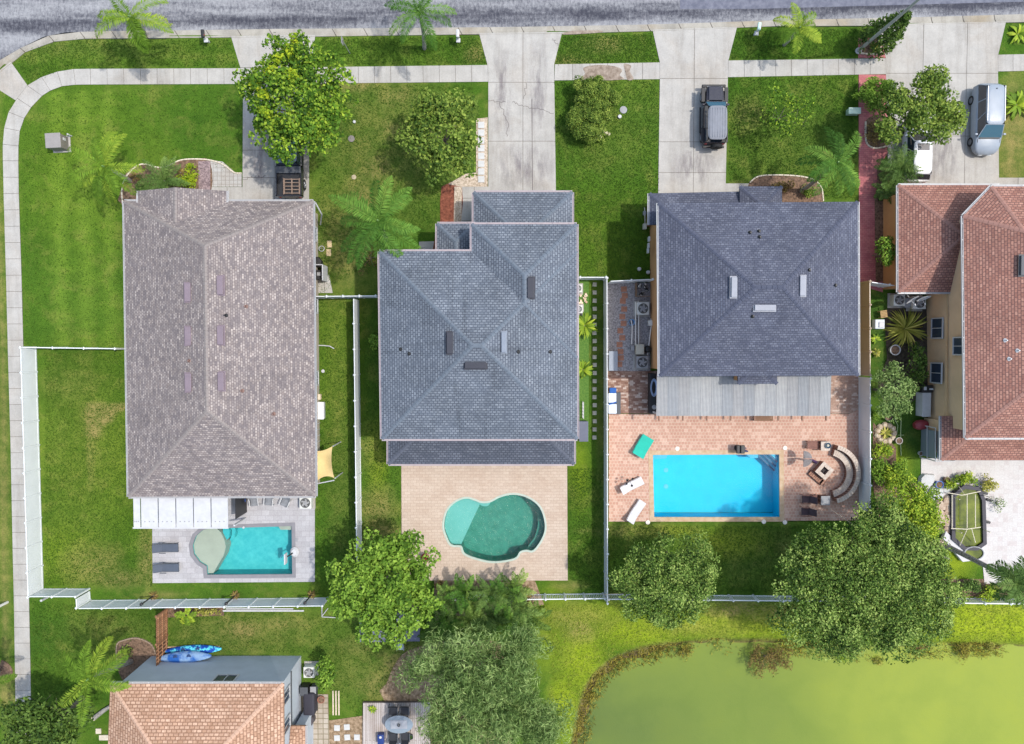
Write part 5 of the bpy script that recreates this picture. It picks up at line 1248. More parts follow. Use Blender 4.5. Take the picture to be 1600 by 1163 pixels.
# coarse grass tufts on lawns: uncountable
def tufts(name, polys, n, mat, hh=.06, ll=.12, w_=.02):
    Q = []
    for poly, cnt in polys:
        wq = W(poly); q = np_poly(wq); x0, y0 = q.min(0); x1, y1 = q.max(0)
        x = x0+(x1-x0)*rng.random(cnt); y = y0+(y1-y0)*rng.random(cnt); ok = inside(x, y, wq); x, y = x[ok], y[ok]; m_ = len(x)
        a = rng.random(m_)*6.28; l = ll*(.5+rng.random(m_)); b0 = np.stack([x, y, np.full(m_, -.01)], -1); tip = b0+np.stack([np.cos(a)*l, np.sin(a)*l, hh*(.4+rng.random(m_))], -1)
        sv = np.stack([-np.sin(a), np.cos(a), np.zeros(m_)], -1)*w_; mid = (b0+tip)/2+np.array([0, 0, .02]); Q.append(np.stack([b0, mid+sv, tip, mid-sv], 1))
    Q = np.concatenate(Q); kind(quads_obj(name, Q, rng.random(len(Q)), mat, None), 'stuff')
gm1 = leafmat('turf_blades', (.030,.080,.008), (.055,.122,.012), (.095,.168,.018), .3, .7); gm2 = leafmat('bank_blades', (.14,.22,.02), (.24,.32,.03), (.36,.40,.07), .3, .7)
tufts('grass', [([(90,145),(376,137),(378,260),(200,300),(195,540),(40,540),(34,240),(45,190)], 9000), ([(70,550),(200,550),(205,780),(235,830),(238,915),(70,915)], 16000), ([(497,470),(557,470),(562,930),(494,930)], 7000),
    ([(565,470),(592,470),(595,690),(625,730),(626,900),(568,900)], 5000), ([(545,133),(740,133),(740,180),(690,290),(680,350),(500,460),(488,320)], 16000), ([(867,128),(1029,126),(1028,300),(1012,440),(903,432),(896,350),(872,300)], 14000),
    ([(1139,122),(1338,118),(1338,310),(1290,310),(1280,285),(1190,270),(1140,285)], 12000), ([(50,940),(240,955),(245,990),(180,1010),(160,1100),(52,1110)], 8000), ([(264,950),(500,960),(660,1000),(600,1080),(560,1120),(515,1080),(480,1020),(264,1015)], 10000),
    ([(890,732),(940,732),(942,925),(890,905)], 4000), ([(950,822),(1330,822),(1330,925),(950,925)], 10000), ([(500,60),(748,58),(760,100),(492,103)], 5000), ([(880,56),(1018,54),(1028,96),(868,100)], 4000), ([(1152,48),(1338,45),(1338,90),(1140,93)], 4000), ([(25,95),(60,75),(120,62),(358,62),(372,104),(110,106),(45,130)], 6000)], 0, gm1)
tufts('bank_grass', [([(830,945),(1250,942),(1600,942),(1600,1005),(1140,995),(1000,1005),(930,1040),(885,1150),(860,1163),(860,1000)], 30000)], 0, gm2, .09, .16)
# ------------------------------------------------------------------ vehicles
def paint(name, c, metal=.3, rough=.25):
    m, nt, b = newmat(name); co = coord(nt, 'obj'); n = noise(nt, co, 3, 4); r = ramp(nt, n, [(.3, tuple(x*.92 for x in c)), (.7, c)])
    nt.links.new(r.outputs[0], b.inputs['Base Color']); b.inputs['Metallic'].default_value = metal
    rr = ramp(nt, noise(nt, co, 9, 3), [(.3,(rough,)*3),(.7,(rough+.12,)*3)]); nt.links.new(rr.outputs[0], b.inputs['Roughness']); b.inputs['Coat Weight'].default_value = .2; b.inputs['Specular IOR Level'].default_value = .35; b.inputs['Coat Roughness'].default_value = .08
    return m
CARG, nt, b = newmat('car_glass'); b.inputs['Base Color'].default_value = (.02,.03,.045,1); b.inputs['Roughness'].default_value = .05; b.inputs['Specular IOR Level'].default_value = .9
CARB, nt, b = newmat('car_glass_blue'); b.inputs['Base Color'].default_value = (.05,.13,.19,1); b.inputs['Roughness'].default_value = .06; b.inputs['Specular IOR Level'].default_value = .9
TYRE = plain('tyre_rubber', (.015,.015,.016), .85); RIM = plain('alloy_rim', (.35,.36,.38), .3, .8); LAMPG = plain('headlamp_lens', (.6,.63,.66), .1); REDL = plain('tail_lamp', (.4,.02,.02), .2)
def wheel(root, x, y, r, w_, name='wheel'):
    mb = MB(); s = 1 if y > 0 else -1
    mb.lathe([(r*.62,-w_/2),(r*.92,-w_/2),(r,-w_/2+.04),(r,w_/2-.04),(r*.92,w_/2),(r*.62,w_/2)], (x, y, r), 24, 'y'); o = mb.build(name, TYRE, root, smooth=True)
    q = MB(); q.lathe([(0,s*-w_*.3),(r*.62,s*-w_*.35),(r*.64,s*-w_*.5)], (x, y, r), 24, 'y')
    for k in range(5): a = k*1.257; q.box(x+math.cos(a)*r*.33, y+s*w_*.36, r+math.sin(a)*r*.33, r*.5, .03, .06, 0, -a)
    q.build('rim', RIM, o)
def loft(mb, st):
    """st: list of (x, hw, zb, zs, zt, crown) rings from back to front"""
    rings = []
    for (x, hw, zb, zs, zt) in st:
        half = [(0, zb), (hw*.85, zb), (hw*.98, zb+.12), (hw, (zb+zs)/2), (hw*.985, zs), (hw*.93, zt-.035), (hw*.8, zt), (0, zt+.03)]
        ring = [(x, y, z) for y, z in half]+[(x, -y, z) for y, z in reversed(half[1:-1])]; rings.append(ring)
    n = len(rings[0])
    for i in range(len(rings)-1):
        for k in range(n): mb.face([rings[i][k], rings[i+1][k], rings[i+1][(k+1)%n], rings[i][(k+1)%n]])
    mb.face(rings[0]); mb.face(list(reversed(rings[-1])))
def car(name, label, cat, u, v, rz, body, belt, roofz, cab, wheels, wr, mat, roofmat=None, wsm=None, nwin=3, ov=.02):
    """cab: (x back belt, x back roof, x front roof, x front belt, half width belt, half width roof)"""
    p = P(u, v); r = thing(name, label, cat, (p.x, p.y, .04), rz)
    mb = MB(); loft(mb, body); mb.build('body', mat, r, smooth=True)
    xb, xbr, xfr, xf, wb, wt = cab; zr = roofz-.06
    base = [(xb,-wb,belt),(xf,-wb,belt),(xf,wb,belt),(xb,wb,belt)]; top = [(xbr,-wt,zr),(xfr,-wt,zr),(xfr,wt,zr),(xbr,wt,zr)]
    c = MB()
    for i in range(4): c.face([base[i], base[(i+1)%4], top[(i+1)%4], top[i]])
    c.build('cabin_frame', mat, r)
    def pane(nm, A, B, C_, D, m_, out=.008, inset=.06, f0=0.0, f1=1.0):
        A, B, C_, D = map(Vector, (A, B, C_, D)); nrm = (B-A).cross(D-A).normalized()
        a0, b0, c0_, d0 = A.lerp(B, f0), A.lerp(B, f1), D.lerp(C_, f1), D.lerp(C_, f0)
        def ins(q, o1, o2): return q+(o1-q).normalized()*inset+(o2-q).normalized()*inset+nrm*out
        q = [ins(a0,b0,d0), ins(b0,a0,c0_), ins(c0_,d0,b0), ins(d0,c0_,a0)]; m2 = MB(); m2.face(q); m2.face([v_-nrm*.02 for v_ in reversed(q)])
        for k in range(4): m2.face([q[k], q[k]-nrm*.02, q[(k+1)%4]-nrm*.02, q[(k+1)%4]])
        m2.build(nm, m_, r)
    pane('windshield', base[1], base[2], top[2], top[1], wsm or CARG, inset=.05)
    pane('rear_window', base[3], base[0], top[0], top[3], CARG, inset=.07)
    for k in range(nwin):
        pane('side_window', base[0], base[1], top[1], top[0], CARG, f0=k/nwin, f1=(k+1)/nwin, inset=.035)
        pane('side_window', base[2], base[3], top[3], top[2], CARG, f0=k/nwin, f1=(k+1)/nwin, inset=.035)
    rf = MB(); L = (xfr-xbr)/2+.04; wd = wt+.03; xm = (xfr+xbr)/2; rings = []
    for (zz, k_) in ((roofz-.09, 1), (roofz-.045, .995), (roofz-.01, .95), (roofz+.02, .7), (roofz+.035, .3)):
        ring = []
        for q in range(32):
            a = 2*math.pi*q/32; cx_, sy_ = math.cos(a), math.sin(a); pw_ = .38
            ring.append((xm+math.copysign(abs(cx_)**pw_, cx_)*L*k_, math.copysign(abs(sy_)**pw_, sy_)*wd*k_, zz))
        rings.append(ring)
    for i in range(len(rings)-1):
        for q in range(32): rf.face([rings[i][q], rings[i][(q+1)%32], rings[i+1][(q+1)%32], rings[i+1][q]])
    rf.face(rings[-1]); rf.build('roof', roofmat or mat, r, smooth=True)
    for x in wheels:
        for s in (-1, 1): wheel(r, x, s*(body[len(body)//2][1]-.1+(.12 if name == 'offroader' else 0)), wr, .24)
    xfm, hwf, zf = body[-1][0], body[-1][1], body[-1][3]
    for s in (-1, 1):
        m2 = MB(); m2.rbox(xfm-.04, s*hwf*.72, zf-.02, .16, .3, .14, .04); m2.build('headlight', LAMPG, r)
        m2 = MB(); m2.rbox(body[0][0]+.04, s*body[0][1]*.82, body[0][3]-.05, .12, .2, .22, .04); m2.build('tail_light', REDL, r)
        m2 = MB(); m2.rbox(xf-.25, s*(wb+.12), belt+.08, .14, .2, .14, .04); m2.build('mirror', mat, r)
    return r
SIL = paint('silver_blue_paint', (.26,.30,.355), .0, .3); WHT = paint('white_car_paint', (.62,.62,.63), .0, .3); BLK = paint('black_car_paint', (.02,.02,.024), .2, .22); GRT = plain('matte_grey_hardtop', (.20,.21,.24), .75); DBR = paint('dark_graphite_paint', (.028,.026,.034), .2, .25)
# silver minivan, nose towards the houses
car('minivan', 'silver-blue minivan parked nose-down at the right edge driveway', 'van', 1532, 192, -math.pi/2,
    [(-2.52,.72,.42,.80,.98),(-2.42,.90,.30,.92,1.08),(-1.9,.97,.26,1.0,1.12),(-.5,.99,.24,1.0,1.1),(.8,.99,.24,.98,1.08),(1.35,.98,.24,.92,1.02),(1.9,.95,.25,.82,.93),(2.25,.86,.28,.70,.82),(2.45,.66,.34,.58,.70),(2.52,.45,.38,.52,.62)],
    1.05, 1.76, (-2.42,-2.15,.62,1.42,.90,.66), (-1.5,1.52), .34, SIL, wsm=CARB)
vv = [o for o in bpy.data.objects if o.name == 'minivan'][0]
for s in (-1, 1): mb = MB(); mb.rbox(-.85, s*.62, 1.78, 2.5, .05, .04, .015); mb.build('roof_rail', plain('chrome_rail', (.7,.72,.75), .2, .6), vv)
mb = MB(); mb.lathe([(.05,0),(.03,.06),(0,.08)], (-1.9,0,1.77), 8); mb.build('antenna', BLACK, vv)
mb = MB(); mb.rbox(2.44, 0, .48, .1, 1.1, .1, .03); mb.build('grille', BLACK, vv)
mb = MB(); mb.tube([(1.5,-.82,1.0),(2.0,-.78,.86),(2.3,-.6,.76),(2.38,0,.73),(2.3,.6,.76),(2.0,.78,.86),(1.5,.82,1.0)], .018, 5, False); mb.build('hood_seam', BLACK, vv)
mb = MB(); mb.rbox(1.42, 0, 1.06, .12, 1.5, .05, .02); mb.build('wiper_cowl', BLACK, vv)
# white crossover, nose towards the street
wc = car('crossover', 'white car with small sunroof parked under the irregular dark tree', 'car', 1424, 240, math.pi/2,
    [(-2.3,.70,.4,.72,.92),(-2.22,.86,.30,.82,1.0),(-1.7,.92,.26,.92,1.05),(-.4,.93,.24,.94,1.04),(.7,.93,.24,.92,1.02),(1.2,.92,.25,.88,.98),(1.8,.88,.27,.78,.88),(2.15,.74,.32,.66,.76),(2.28,.5,.36,.56,.66)],
    1.0, 1.62, (-2.2,-1.85,.5,1.25,.87,.64), (-1.4,1.42), .34, WHT)
mb = MB(); mb.rbox(.05, 0, 1.64, .5, .85, .03, .012); mb.build('sunroof', CARG, wc)
# black boxy off-roader
jp = car('offroader', 'black boxy off-roader with ribbed grey hardtop parked on the third driveway', 'car', 1111, 187, math.pi/2,
    [(-2.05,.76,.5,.95,1.12),(-2.0,.80,.42,1.0,1.16),(-1.0,.80,.4,1.0,1.16),(.6,.80,.4,1.0,1.14),(.7,.72,.42,1.0,1.14),(1.6,.66,.45,.98,1.10),(2.0,.60,.5,.92,1.05),(2.08,.56,.55,.88,1.0)],
    1.12, 1.82, (-2.0,-1.92,.42,.95,.76,.67), (-1.42,1.5), .42, DBR, GRT, wsm=CARB)
for k in range(7): mb = MB(); mb.rbox(-.76, -.54+k*.18, 1.845, 2.1, .05, .035, .012); mb.build('roof_rib', GRT, jp)
for sx in (-1.42, 1.5):
    for s in (-1, 1): mb = MB(); mb.rbox(sx, s*.84, .92, 1.05, .28, .09, .04); mb.build('fender', BLACK, jp)
mb = MB(); mb.rbox(2.22, 0, .62, .2, 1.75, .2, .06); mb.build('bumper', BLACK, jp); mb = MB(); mb.rbox(-2.18, 0, .6, .18, 1.6, .2, .05); mb.build('bumper', BLACK, jp)
mb = MB(); mb.lathe([(0,-.12),(.25,-.12),(.42,-.1),(.42,.1),(.25,.12),(0,.12)], (-2.28, -.12, 1.05), 20, 'x'); mb.build('spare_wheel', TYRE, jp, smooth=True)
mb = MB(); mb.rbox(1.4, 0, 1.16, 1.2, 1.0, .07, .03); mb.build('hood', paint('hood_paint', (.02,.024,.04), .1, .15), jp); mb = MB(); mb.rbox(.98, 0, 1.17, .12, 1.3, .05, .02); mb.build('wiper_cowl', BLACK, jp)
for s in (-1, 1): mb = MB(); mb.rbox(-.2, s*.92, .45, 1.9, .14, .05, .02); mb.build('side_step', BLACK, jp)
# black pickup backed to the garage
pk = car('pickup_truck', 'black pickup with wooden slatted pallet in its bed under the leftmost driveway tree', 'pickup', 458, 254, math.pi/2,
    [(-2.75,.88,.5,.78,.86),(-2.7,.95,.45,.82,.9),(-1.2,.97,.42,.84,.9),(-.4,.97,.42,.95,1.05),(.9,.97,.42,1.0,1.1),(1.4,.96,.42,1.0,1.1),(2.3,.92,.45,.98,1.06),(2.6,.84,.5,.9,1.0),(2.72,.7,.55,.82,.92)],
    1.08, 1.78, (-.55,-.42,.75,1.35,.88,.74), (-1.75,1.85), .40, BLK, roofmat=paint('blue_grey_roof', (.10,.13,.2), .2, .25), wsm=CARB, nwin=2)
mb = MB()
mb.box(-1.62, .9, 1.02, 2.15, .1, .3); mb.box(-1.62, -.9, 1.02, 2.15, .1, .3); mb.box(-2.68, 0, 1.02, .1, 1.9, .3); mb.box(-.58, 0, 1.02, .1, 1.9, .3)
mb.build('bed_wall', BLK, pk); mb = MB(); mb.box(-1.62, 0, .92, 2.0, 1.68, .03); mb.build('bed_liner', BLACK, pk); mb = MB(); mb.rbox(-.82, 0, 1.14, .5, 1.8, .18, .04); mb.build('toolbox', DGREY, pk)
pal = thing('pallet', 'wooden slatted pallet crate lying in the black pickup bed', 'pallet', (P(457,300,1).x, P(459,292,1).y, .98))
mb = MB(); WD = plain('raw_wood', (.27,.19,.145), .85, var=.3)
for k in range(5): mb.box(0, -.5+k*.25, .2, 1.15, .055, .04)
for k in range(3): mb.box(-.55+k*.55, 0, .14, .08, 1.12, .1)
mb.box(-.6,0,.18,.03,1.2,.1); mb.box(.6,0,.18,.03,1.2,.1); mb.build('slats', WD, pal)
# ------------------------------------------------------------------ street furniture
def mailbox(label, u, v, mat, ang):
    p = P(u, v); r = thing('mailbox', label, 'mailbox', p, ang); mb = MB(); mb.rbox(0,0,.5,.12,.12,1.02,.01); mb.rbox(0,.12,.95,.1,.5,.1,.01); mb.build('post', WHITE, r)
    m2 = MB(); m2.rbox(0,.15,1.14,.24,.56,.24,.07); m2.build('box', mat, r); m3 = MB(); m3.box(.14,.0,1.22,.02,.05,.16); m3.build('flag', REDL, r); m4 = MB(); m4.rbox(0,-.12,.62,.3,.3,.06,.02); m4.build('paper_tray', WHITE, r)
mailbox('white mailbox with black box on the top left verge', 327, 66, BLACK, .05); mailbox('white mailbox on the top centre verge beside the palm', 717, 66, WHITE, 0.0); mailbox('pale mint mailbox on the verge right of the third driveway', 1178, 55, plain('mint_paint', (.5,.68,.62)), -.1)
lp = P(1341,80); r = thing('lamp_post', 'tall grey street lamp pole rising from the kerb corner by the narrow evergreen', 'lamp post', lp); GP = plain('concrete_pole', (.36,.36,.33), .8)
mb = MB(); mb.tube([(0,0,-.1),(0,0,4),(0,0,8.6)], [.13,.11,.08], 12); mb.build('pole', GP, r, smooth=True)
mb = MB(); mb.tube([(0,0,8.3),(.1,.8,8.8),(.15,1.9,9.0)], .04, 8); mb.build('arm', GP, r); mb = MB(); mb.rbox(.15,2.15,9.0,.25,.6,.12,.04); mb.build('lamp_head', MGREY, r)
mb = MB(); mb.disc((0,0,0), .24, .08, 12); mb.build('base', WHITE, r)
sp_ = P(547,84); r = thing('sign_post', 'thin galvanised post with small sign leaning in view at the top verge', 'sign', sp_); mb = MB(); mb.tube([(0,0,0),(-.02,0,2.5)], .03, 6); mb.build('post', MGREY, r); mb = MB(); mb.box(-.02,.03,2.3,.03,.01,.5); mb.box(-.05,0,2.35,.02,.5,.6); mb.build('sign_plate', MGREY, r)
ub = P(97,226); r = thing('utility_cabinet', 'brown-grey metal utility cabinet standing on the big left lawn', 'utility box', ub, .05); UB = plain('brown_grey_metal', (.19,.17,.155), .6)
mb = MB(); mb.rbox(0,0,.55,1.05,1.0,1.05,.03); mb.build('cabinet', UB, r, smooth=True); mb = MB(); mb.rbox(0,0,1.1,1.12,1.07,.06,.02); mb.build('lid', plain('lid_grey', (.27,.25,.24)), r); mb = MB(); mb.box(0,0,.03,1.3,1.2,.08); mb.build('pad', CONC, r); mb = MB(); mb.rbox(.54,.2,.6,.04,.2,.3,.01); mb.build('plate', WHITE, r)
g1 = P(112,213); r = thing('survey_marker', 'small white plastic marker right of the utility cabinet', 'marker', g1); mb = MB(); mb.tube([(0,0,0),(0,0,.5)], .05, 8); mb.lathe([(.07,.5),(.05,.56),(0,.58)], (0,0,0), 8); mb.build('stake', WHITE, r)
tb = P(1330,177); r = thing('transformer_box', 'small pale green transformer box at the lawn edge by the red path', 'utility box', tb); GM = plain('pale_green_metal', (.36,.50,.38), .5); mb = MB(); mb.rbox(0,0,.3,.85,.4,.55,.04); mb.build('cabinet', GM, r, smooth=True); mb = MB(); mb.rbox(0,0,.59,.9,.46,.05,.02); mb.build('lid', plain('pale_green_lid', (.55,.68,.55)), r)
def disc_thing(name, label, cat, u, v, rad, h, mat, group=None, z=0, prof=None):
    p = P(u, v); r = thing(name, label, cat, (p.x, p.y, z), group=group); mb = MB(); mb.lathe(prof or [(rad*.9,0),(rad,h*.3),(rad*.95,h),(rad*.7,h+.01),(0,h)], (0,0,0), 16); mb.build('cover', mat, r, smooth=True); return r
disc_thing('utility_cover', 'round grey water meter cover right of the junipers', 'cover', 974, 172, .28, .05, MGREY); disc_thing('cleanout_cap', 'white cleanout cap left of the grey meter cover', 'cap', 968, 183, .14, .16, WHITE)
disc_thing('cleanout_cap', 'small white cap on the lawn right of the yellow-green driveway tree', 'cap', 554, 191, .11, .12, WHITE); disc_thing('utility_cover', 'brown meter cover right of the yellow-green driveway tree', 'cover', 549, 217, .25, .04, UB); disc_thing('utility_cover', 'tan meter cover lower on the second lawn', 'cover', 553, 277, .18, .04, plain('tan_cover', (.4,.33,.22)))
disc_thing('vent_cap', 'small round white cap on the strip between mauve house and fence', 'cap', 505, 580, .13, .1, WHITE)
# ------------------------------------------------------------------ stepping stones
def stones(fmt, pts, sx, sy, mat, group, z=.045, name='stepping_stone', jit=.05):
    proto = None
    for i, (u, v) in enumerate(pts):
        p = P(u, v)
        if proto is None: 
            mb = MB(); mb.rbox(0,0,0,sx,sy,.08,.012); proto = mb.build(name, mat, None); o = proto
        else: o = proto.copy(); C.objects.link(o)
        o.location = (p.x+random.uniform(-jit,jit)*.3, p.y+random.uniform(-jit,jit)*.3, z); o.rotation_euler = (0,0,random.uniform(-jit,jit)); tag(o, fmt % ORD[i], 'stepping stone', group)
STW = plain('white_stone', (.50,.50,.49), .8); STG = plain('pale_stone', (.52,.49,.40), .8, var=.25); STR = plain('brick_red_stone', (.42,.20,.13), .85, var=.35)
stones('white slab, %s from the top beside the cracked driveway', [(752,196+12.1*i) for i in range(8)], .47, .47, STW, 'white slabs beside the cracked driveway', jit=.01, z=.055)
stones('small pale square stone, %s from the top left of the long fence', [(929,445+12.55*i) for i in range(20)], .30, .30, STG, 'square stones left of the salmon patio fence', z=.0)
stones('brick-red stone, %s from the top in the grey gravel yard', [(975,452),(976,462),(973,471),(975,483),(972,495),(974,506),(969,517),(972,528),(968,539),(969,550),(970,560),(968,569)], .44, .40, STR, 'red stones in the gravel side yard', z=.02, jit=.08)
stones('white stone, %s in the mulch left of the timber deck', [(527,1137),(542,1136),(527,1153),(543,1152),(558,1152)], .44, .44, STW, 'white stones left of the timber deck', z=.03)
stones('tan stone, %s from the top on the mossy strip', [(515,382),(514,395)], .34, .5, plain('tan_stone', (.55,.42,.24), .8), 'tan stones on the mossy strip', z=.0)
for i, v in enumerate((452.5,460.5,468.5)):
    pass
# timber planks
PL = plain('pale_timber', (.62,.52,.38), .85, var=.3)
for i, u in enumerate((520,524.5,529)):
    a, b2 = P(u,1079), P(u+1.5,1117); o = MB().rbox(0,0,.05,.1,abs(b2.y-a.y),.08,.01).build('timber_plank', PL, None); o.location = ((a.x+b2.x)/2, (a.y+b2.y)/2, 0); tag(o, '%s pale timber plank from the left on the grass by the deck' % ORD[i], 'plank', 'timber planks on the grass')
for (u, v, L_, lb) in ((412,954,128,'long narrow white edging board lying under the white back fence'),):
    p = P(u, v); mb = MB(); mb.rbox(0,0,.06,L_*.048,.12,.1,.02); mb.rbox(-.3,.14,.04,L_*.04,.1,.06,.02); o = mb.build('edging_board', WHITE, None); o.location = p; tag(o, lb, 'board')
# curved pale edging of the beds
def edging(label, pts, mat, w_=.1, closed=False):
    q = catmull(pts, 4, closed); wp = [P(u, v) for u, v in q]; mb = MB()
    n = len(wp)
    for i in range(n if closed else n-1):
        a, b2 = wp[i], wp[(i+1)%n]; d = b2-a
        if d.length < .01: continue
        mb.rbox((a.x+b2.x)/2, (a.y+b2.y)/2, .04, d.length*.93, w_, .12, .015, math.atan2(d.y, d.x), 1)
    o = mb.build('bed_edging', mat, None); return tag(o, label, 'edging')
EDG = plain('pale_edging_block', (.66,.58,.46), .85, var=.25)
edging('pale block edging winding round the left front bed', [(193,322),(191,300),(196,280),(205,268),(216,259),(228,257),(246,262),(262,260),(282,251),(305,249),(330,251),(350,258),(366,270),(378,271)], EDG)
edging('pale block edging round the charcoal house front bed', [(1171,286),(1185,276),(1215,274),(1250,276),(1272,282),(1283,294),(1286,315)], EDG)
edging('stone edging round the oval bed on the red path', [(1352,190),(1353,222),(1366,232),(1388,228)], EDG, .12)
edging('small stone edging of the bricked lamp post corner bed', [(1344,84),(1376,84),(1371,63)], EDG, .12)
edging('brown stone edging of the mulch ring by the cedar fence', [(184,1040),(183,1008),(195,1000),(215,997),(236,1006),(244,1022)], plain('brown_block', (.3,.22,.16), .9), .1)
edging('stone edging curving round the fish pond garden', [(1440,795),(1437,815),(1443,838),(1455,855),(1468,868),(1483,873)], plain('grey_block', (.42,.38,.33), .9, var=.3), .16)
edging('tan rim board between the kayaks and the grass', [(262,1011),(300,1010),(344,1010)], plain('tan_board', (.45,.33,.2), .9), .1)
# ------------------------------------------------------------------ air conditioners and equipment
def ac_unit(label, u, v, s=.85, h=.85, rz=0, mat=None, round_=False, z=0):
    p = P(u, v); r = thing('air_conditioner', label, 'air conditioner', (p.x, p.y, z), rz); mat = mat or plain('ac_cream', (.60,.60,.56))
    mb = MB(); mb.rbox(0,0,h/2,s,s,h,.05); mb.build('case', mat, r, smooth=True)
    q = MB(); q.disc((0,0,h-.02), s*.41, .035, 24); q.build('fan_recess', BLACK, r)
    g = MB()
    for k in range(5): a = k*1.2566; g.box(math.cos(a)*s*.19, math.sin(a)*s*.19, h+.025, s*.3, s*.13, .01, a+.5)
    g.disc((0,0,h+.02), s*.09, .03, 12); g.build('fan_blades', MGREY, r)
    t = MB()
    for rr in (.15,.24,.33,.41): t.tube([(math.cos(a*.2618)*s*rr, math.sin(a*.2618)*s*rr, h+.05) for a in range(25)], .006, 4, False)
    t.build('fan_guard', mat, r); b_ = MB(); b_.box(0,0,.03,s+.25,s+.25,.07); b_.build('pad', CONC, r); return r
ac_unit('cream air conditioner in the upper gravel side yard with round grille', 1002, 483, .92, .8)
ac_unit('grey air conditioner in the lower gravel side yard above the patchwork bricks', 1001, 566, .9, .8, mat=MGREY)
ac_unit('left pale air conditioner under the satellite dishes', 1398, 470, .85, .7); ac_unit('right pale air conditioner partly under the satellite dishes', 1428, 474, .95, .8)
ac_unit('white air conditioner beside the blue-grey wall and leafy tree', 487, 1044, .82, .8); ac_unit('white air conditioner peeking out below the mauve roof corner', 481, 783, .9, .7)
ac_unit('narrow air conditioner half under the slate-blue roof by the right strip', 902, 452, .6, .7); ac_unit('second narrow air conditioner half under the slate-blue roof edge', 903, 484, .6, .7)
p = P(509,429); r = thing('equipment_screen', 'white side panel and black cans box at the right wall of the mauve-roofed house', 'equipment', p); mb = MB(); mb.rbox(.12,0,.75,.06,1.15,1.5,.02); mb.box(-.3,.57,.75,.85,.05,1.5); mb.build('screen_panel', WHITE, r); mb = MB(); mb.rbox(-.3,-.1,.45,.6,.7,.8,.06); mb.build('machine', BLACK, r); mb = MB(); mb.rbox(-.28,-.05,.87,.3,.25,.06,.02); mb.build('machine_top', MGREY, r)
p = P(500,411); r = thing('rubbish_bin', 'round black bin beside the white screen panel of the mauve-roofed house', 'bin', p); mb = MB(); mb.lathe([(.24,0),(.32,.8),(.34,.82),(.3,.9),(0,.93)], (0,0,0), 18); mb.build('barrel', BLACK, r, smooth=True)
mb = MB(); mb.lathe([(.34,.0),(.35,.04)], (0,0,.82), 18); mb.build('lid', DGREY, r)
p = P(503,641); r = thing('storage_bench', 'long pale grey storage bench on the right side of the mauve-roofed house', 'bench', p); mb = MB(); mb.rbox(0,0,.25,.5,1.25,.5,.04); mb.build('box', plain('pale_lilac_grey', (.55,.55,.6)), r); mb = MB(); mb.rbox(0,.0,.52,.54,1.3,.05,.02); mb.build('lid', plain('lid_grey2', (.66,.66,.68)), r)
p = P(499,620); r = thing('small_crate', 'small tan crate above the pale storage bench', 'crate', p); mb = MB(); mb.rbox(0,0,.2,.35,.4,.4,.03); mb.build('box', plain('tan_crate', (.6,.47,.33)), r); mb = MB(); mb.rbox(0,0,.41,.37,.42,.04,.01); mb.build('lid', plain('tan_crate_lid', (.66,.54,.4)), r)
p = P(496,670); r = thing('side_shelf', 'white metal shelf with blue and white bits beside the mauve-roofed house', 'shelf', p); mb = MB(); 
for k in range(5): mb.box(0,-.9+k*.45,.45,.42,.04,.9)
mb.box(0,0,.9,.42,1.85,.03); mb.build('rack', WHITE, r); mb = MB()
for k in range(10): mb.rbox(random.uniform(-.1,.1), -.8+k*.18, .97, random.uniform(.1,.25), random.uniform(.08,.16), random.uniform(.05,.15), .01)
mb.build('stored_items', mottled('blue_white_items', (.08,.2,.45), (.6,.63,.62), 7, .6, 0, 0, lo=.45, hi=.55), r)
# shade sail
r = thing('shade_sail', 'tan shade sail stretched off the right wall of the mauve-roofed house', 'shade sail', P(508,725)); zz = 2.3; mb = MB()
c4 = [P(493,705,zz), P(520,697,zz), P(523,747,zz), P(494,753,zz)]; NN = 10
def sail(s, t):
    e = lambda a, b2, f, m_, cc=P(508,725,zz): a.lerp(b2, f)+(cc-a.lerp(b2,.5))*(4*f*(1-f))*m_
    top_, bot = e(c4[0], c4[1], s, .10), e(c4[3], c4[2], s, .22); l_, r_ = e(c4[0], c4[3], t, 0), e(c4[1], c4[2], t, .22)
    q = top_.lerp(bot, t)+l_.lerp(r_, s)-(c4[0].lerp(c4[1], s)).lerp(c4[3].lerp(c4[2], s), t); q.z = zz-.25*math.sin(s*math.pi)*math.sin(t*math.pi)+.1*s; return q
for i in range(NN):
    for j in range(NN): mb.face([sail(i/NN,j/NN), sail(i/NN,(j+1)/NN), sail((i+1)/NN,(j+1)/NN), sail((i+1)/NN,j/NN)])
mb.build('cloth', plain('tan_sailcloth', (.62,.46,.2), .8), r, True, smooth=True)
for q in (c4[1], c4[2]): mb = MB(); mb.tube([(q.x+.05,q.y,0),(q.x+.05,q.y,zz+.1)], .04, 8); mb.build('pole', WHITE, r, True)
mb = MB(); mb.tube([c4[3]+Vector((0,-.15,0)), c4[2]+Vector((0,-.15,.1))], .04, 6); mb.build('crossbar', WHITE, r, True)
p = P(512,403); r = thing('bent_pipe', 'thin white bent pipe by the mauve-roofed house wall', 'pipe', P(525,543)); mb = MB(); mb.tube([P(497,540,.1), P(505,540,.12), P(515,541,.12), P(522,545,.1)], .04, 6); mb.build('pipe', WHITE, r, True)
p = P(503,389); r = thing('hose_reel', 'little white garden hose reel by the tan stones', 'hose', p); mb = MB(); mb.tube([(math.cos(a*.5)*.2, math.sin(a*.5)*.2, .05+.004*a) for a in range(26)], .02, 5); mb.build('hose', WHITE, r); mb = MB(); mb.tube([(0,0,0),(0,0,.4)], .03, 6); mb.build('stand', MGREY, r)
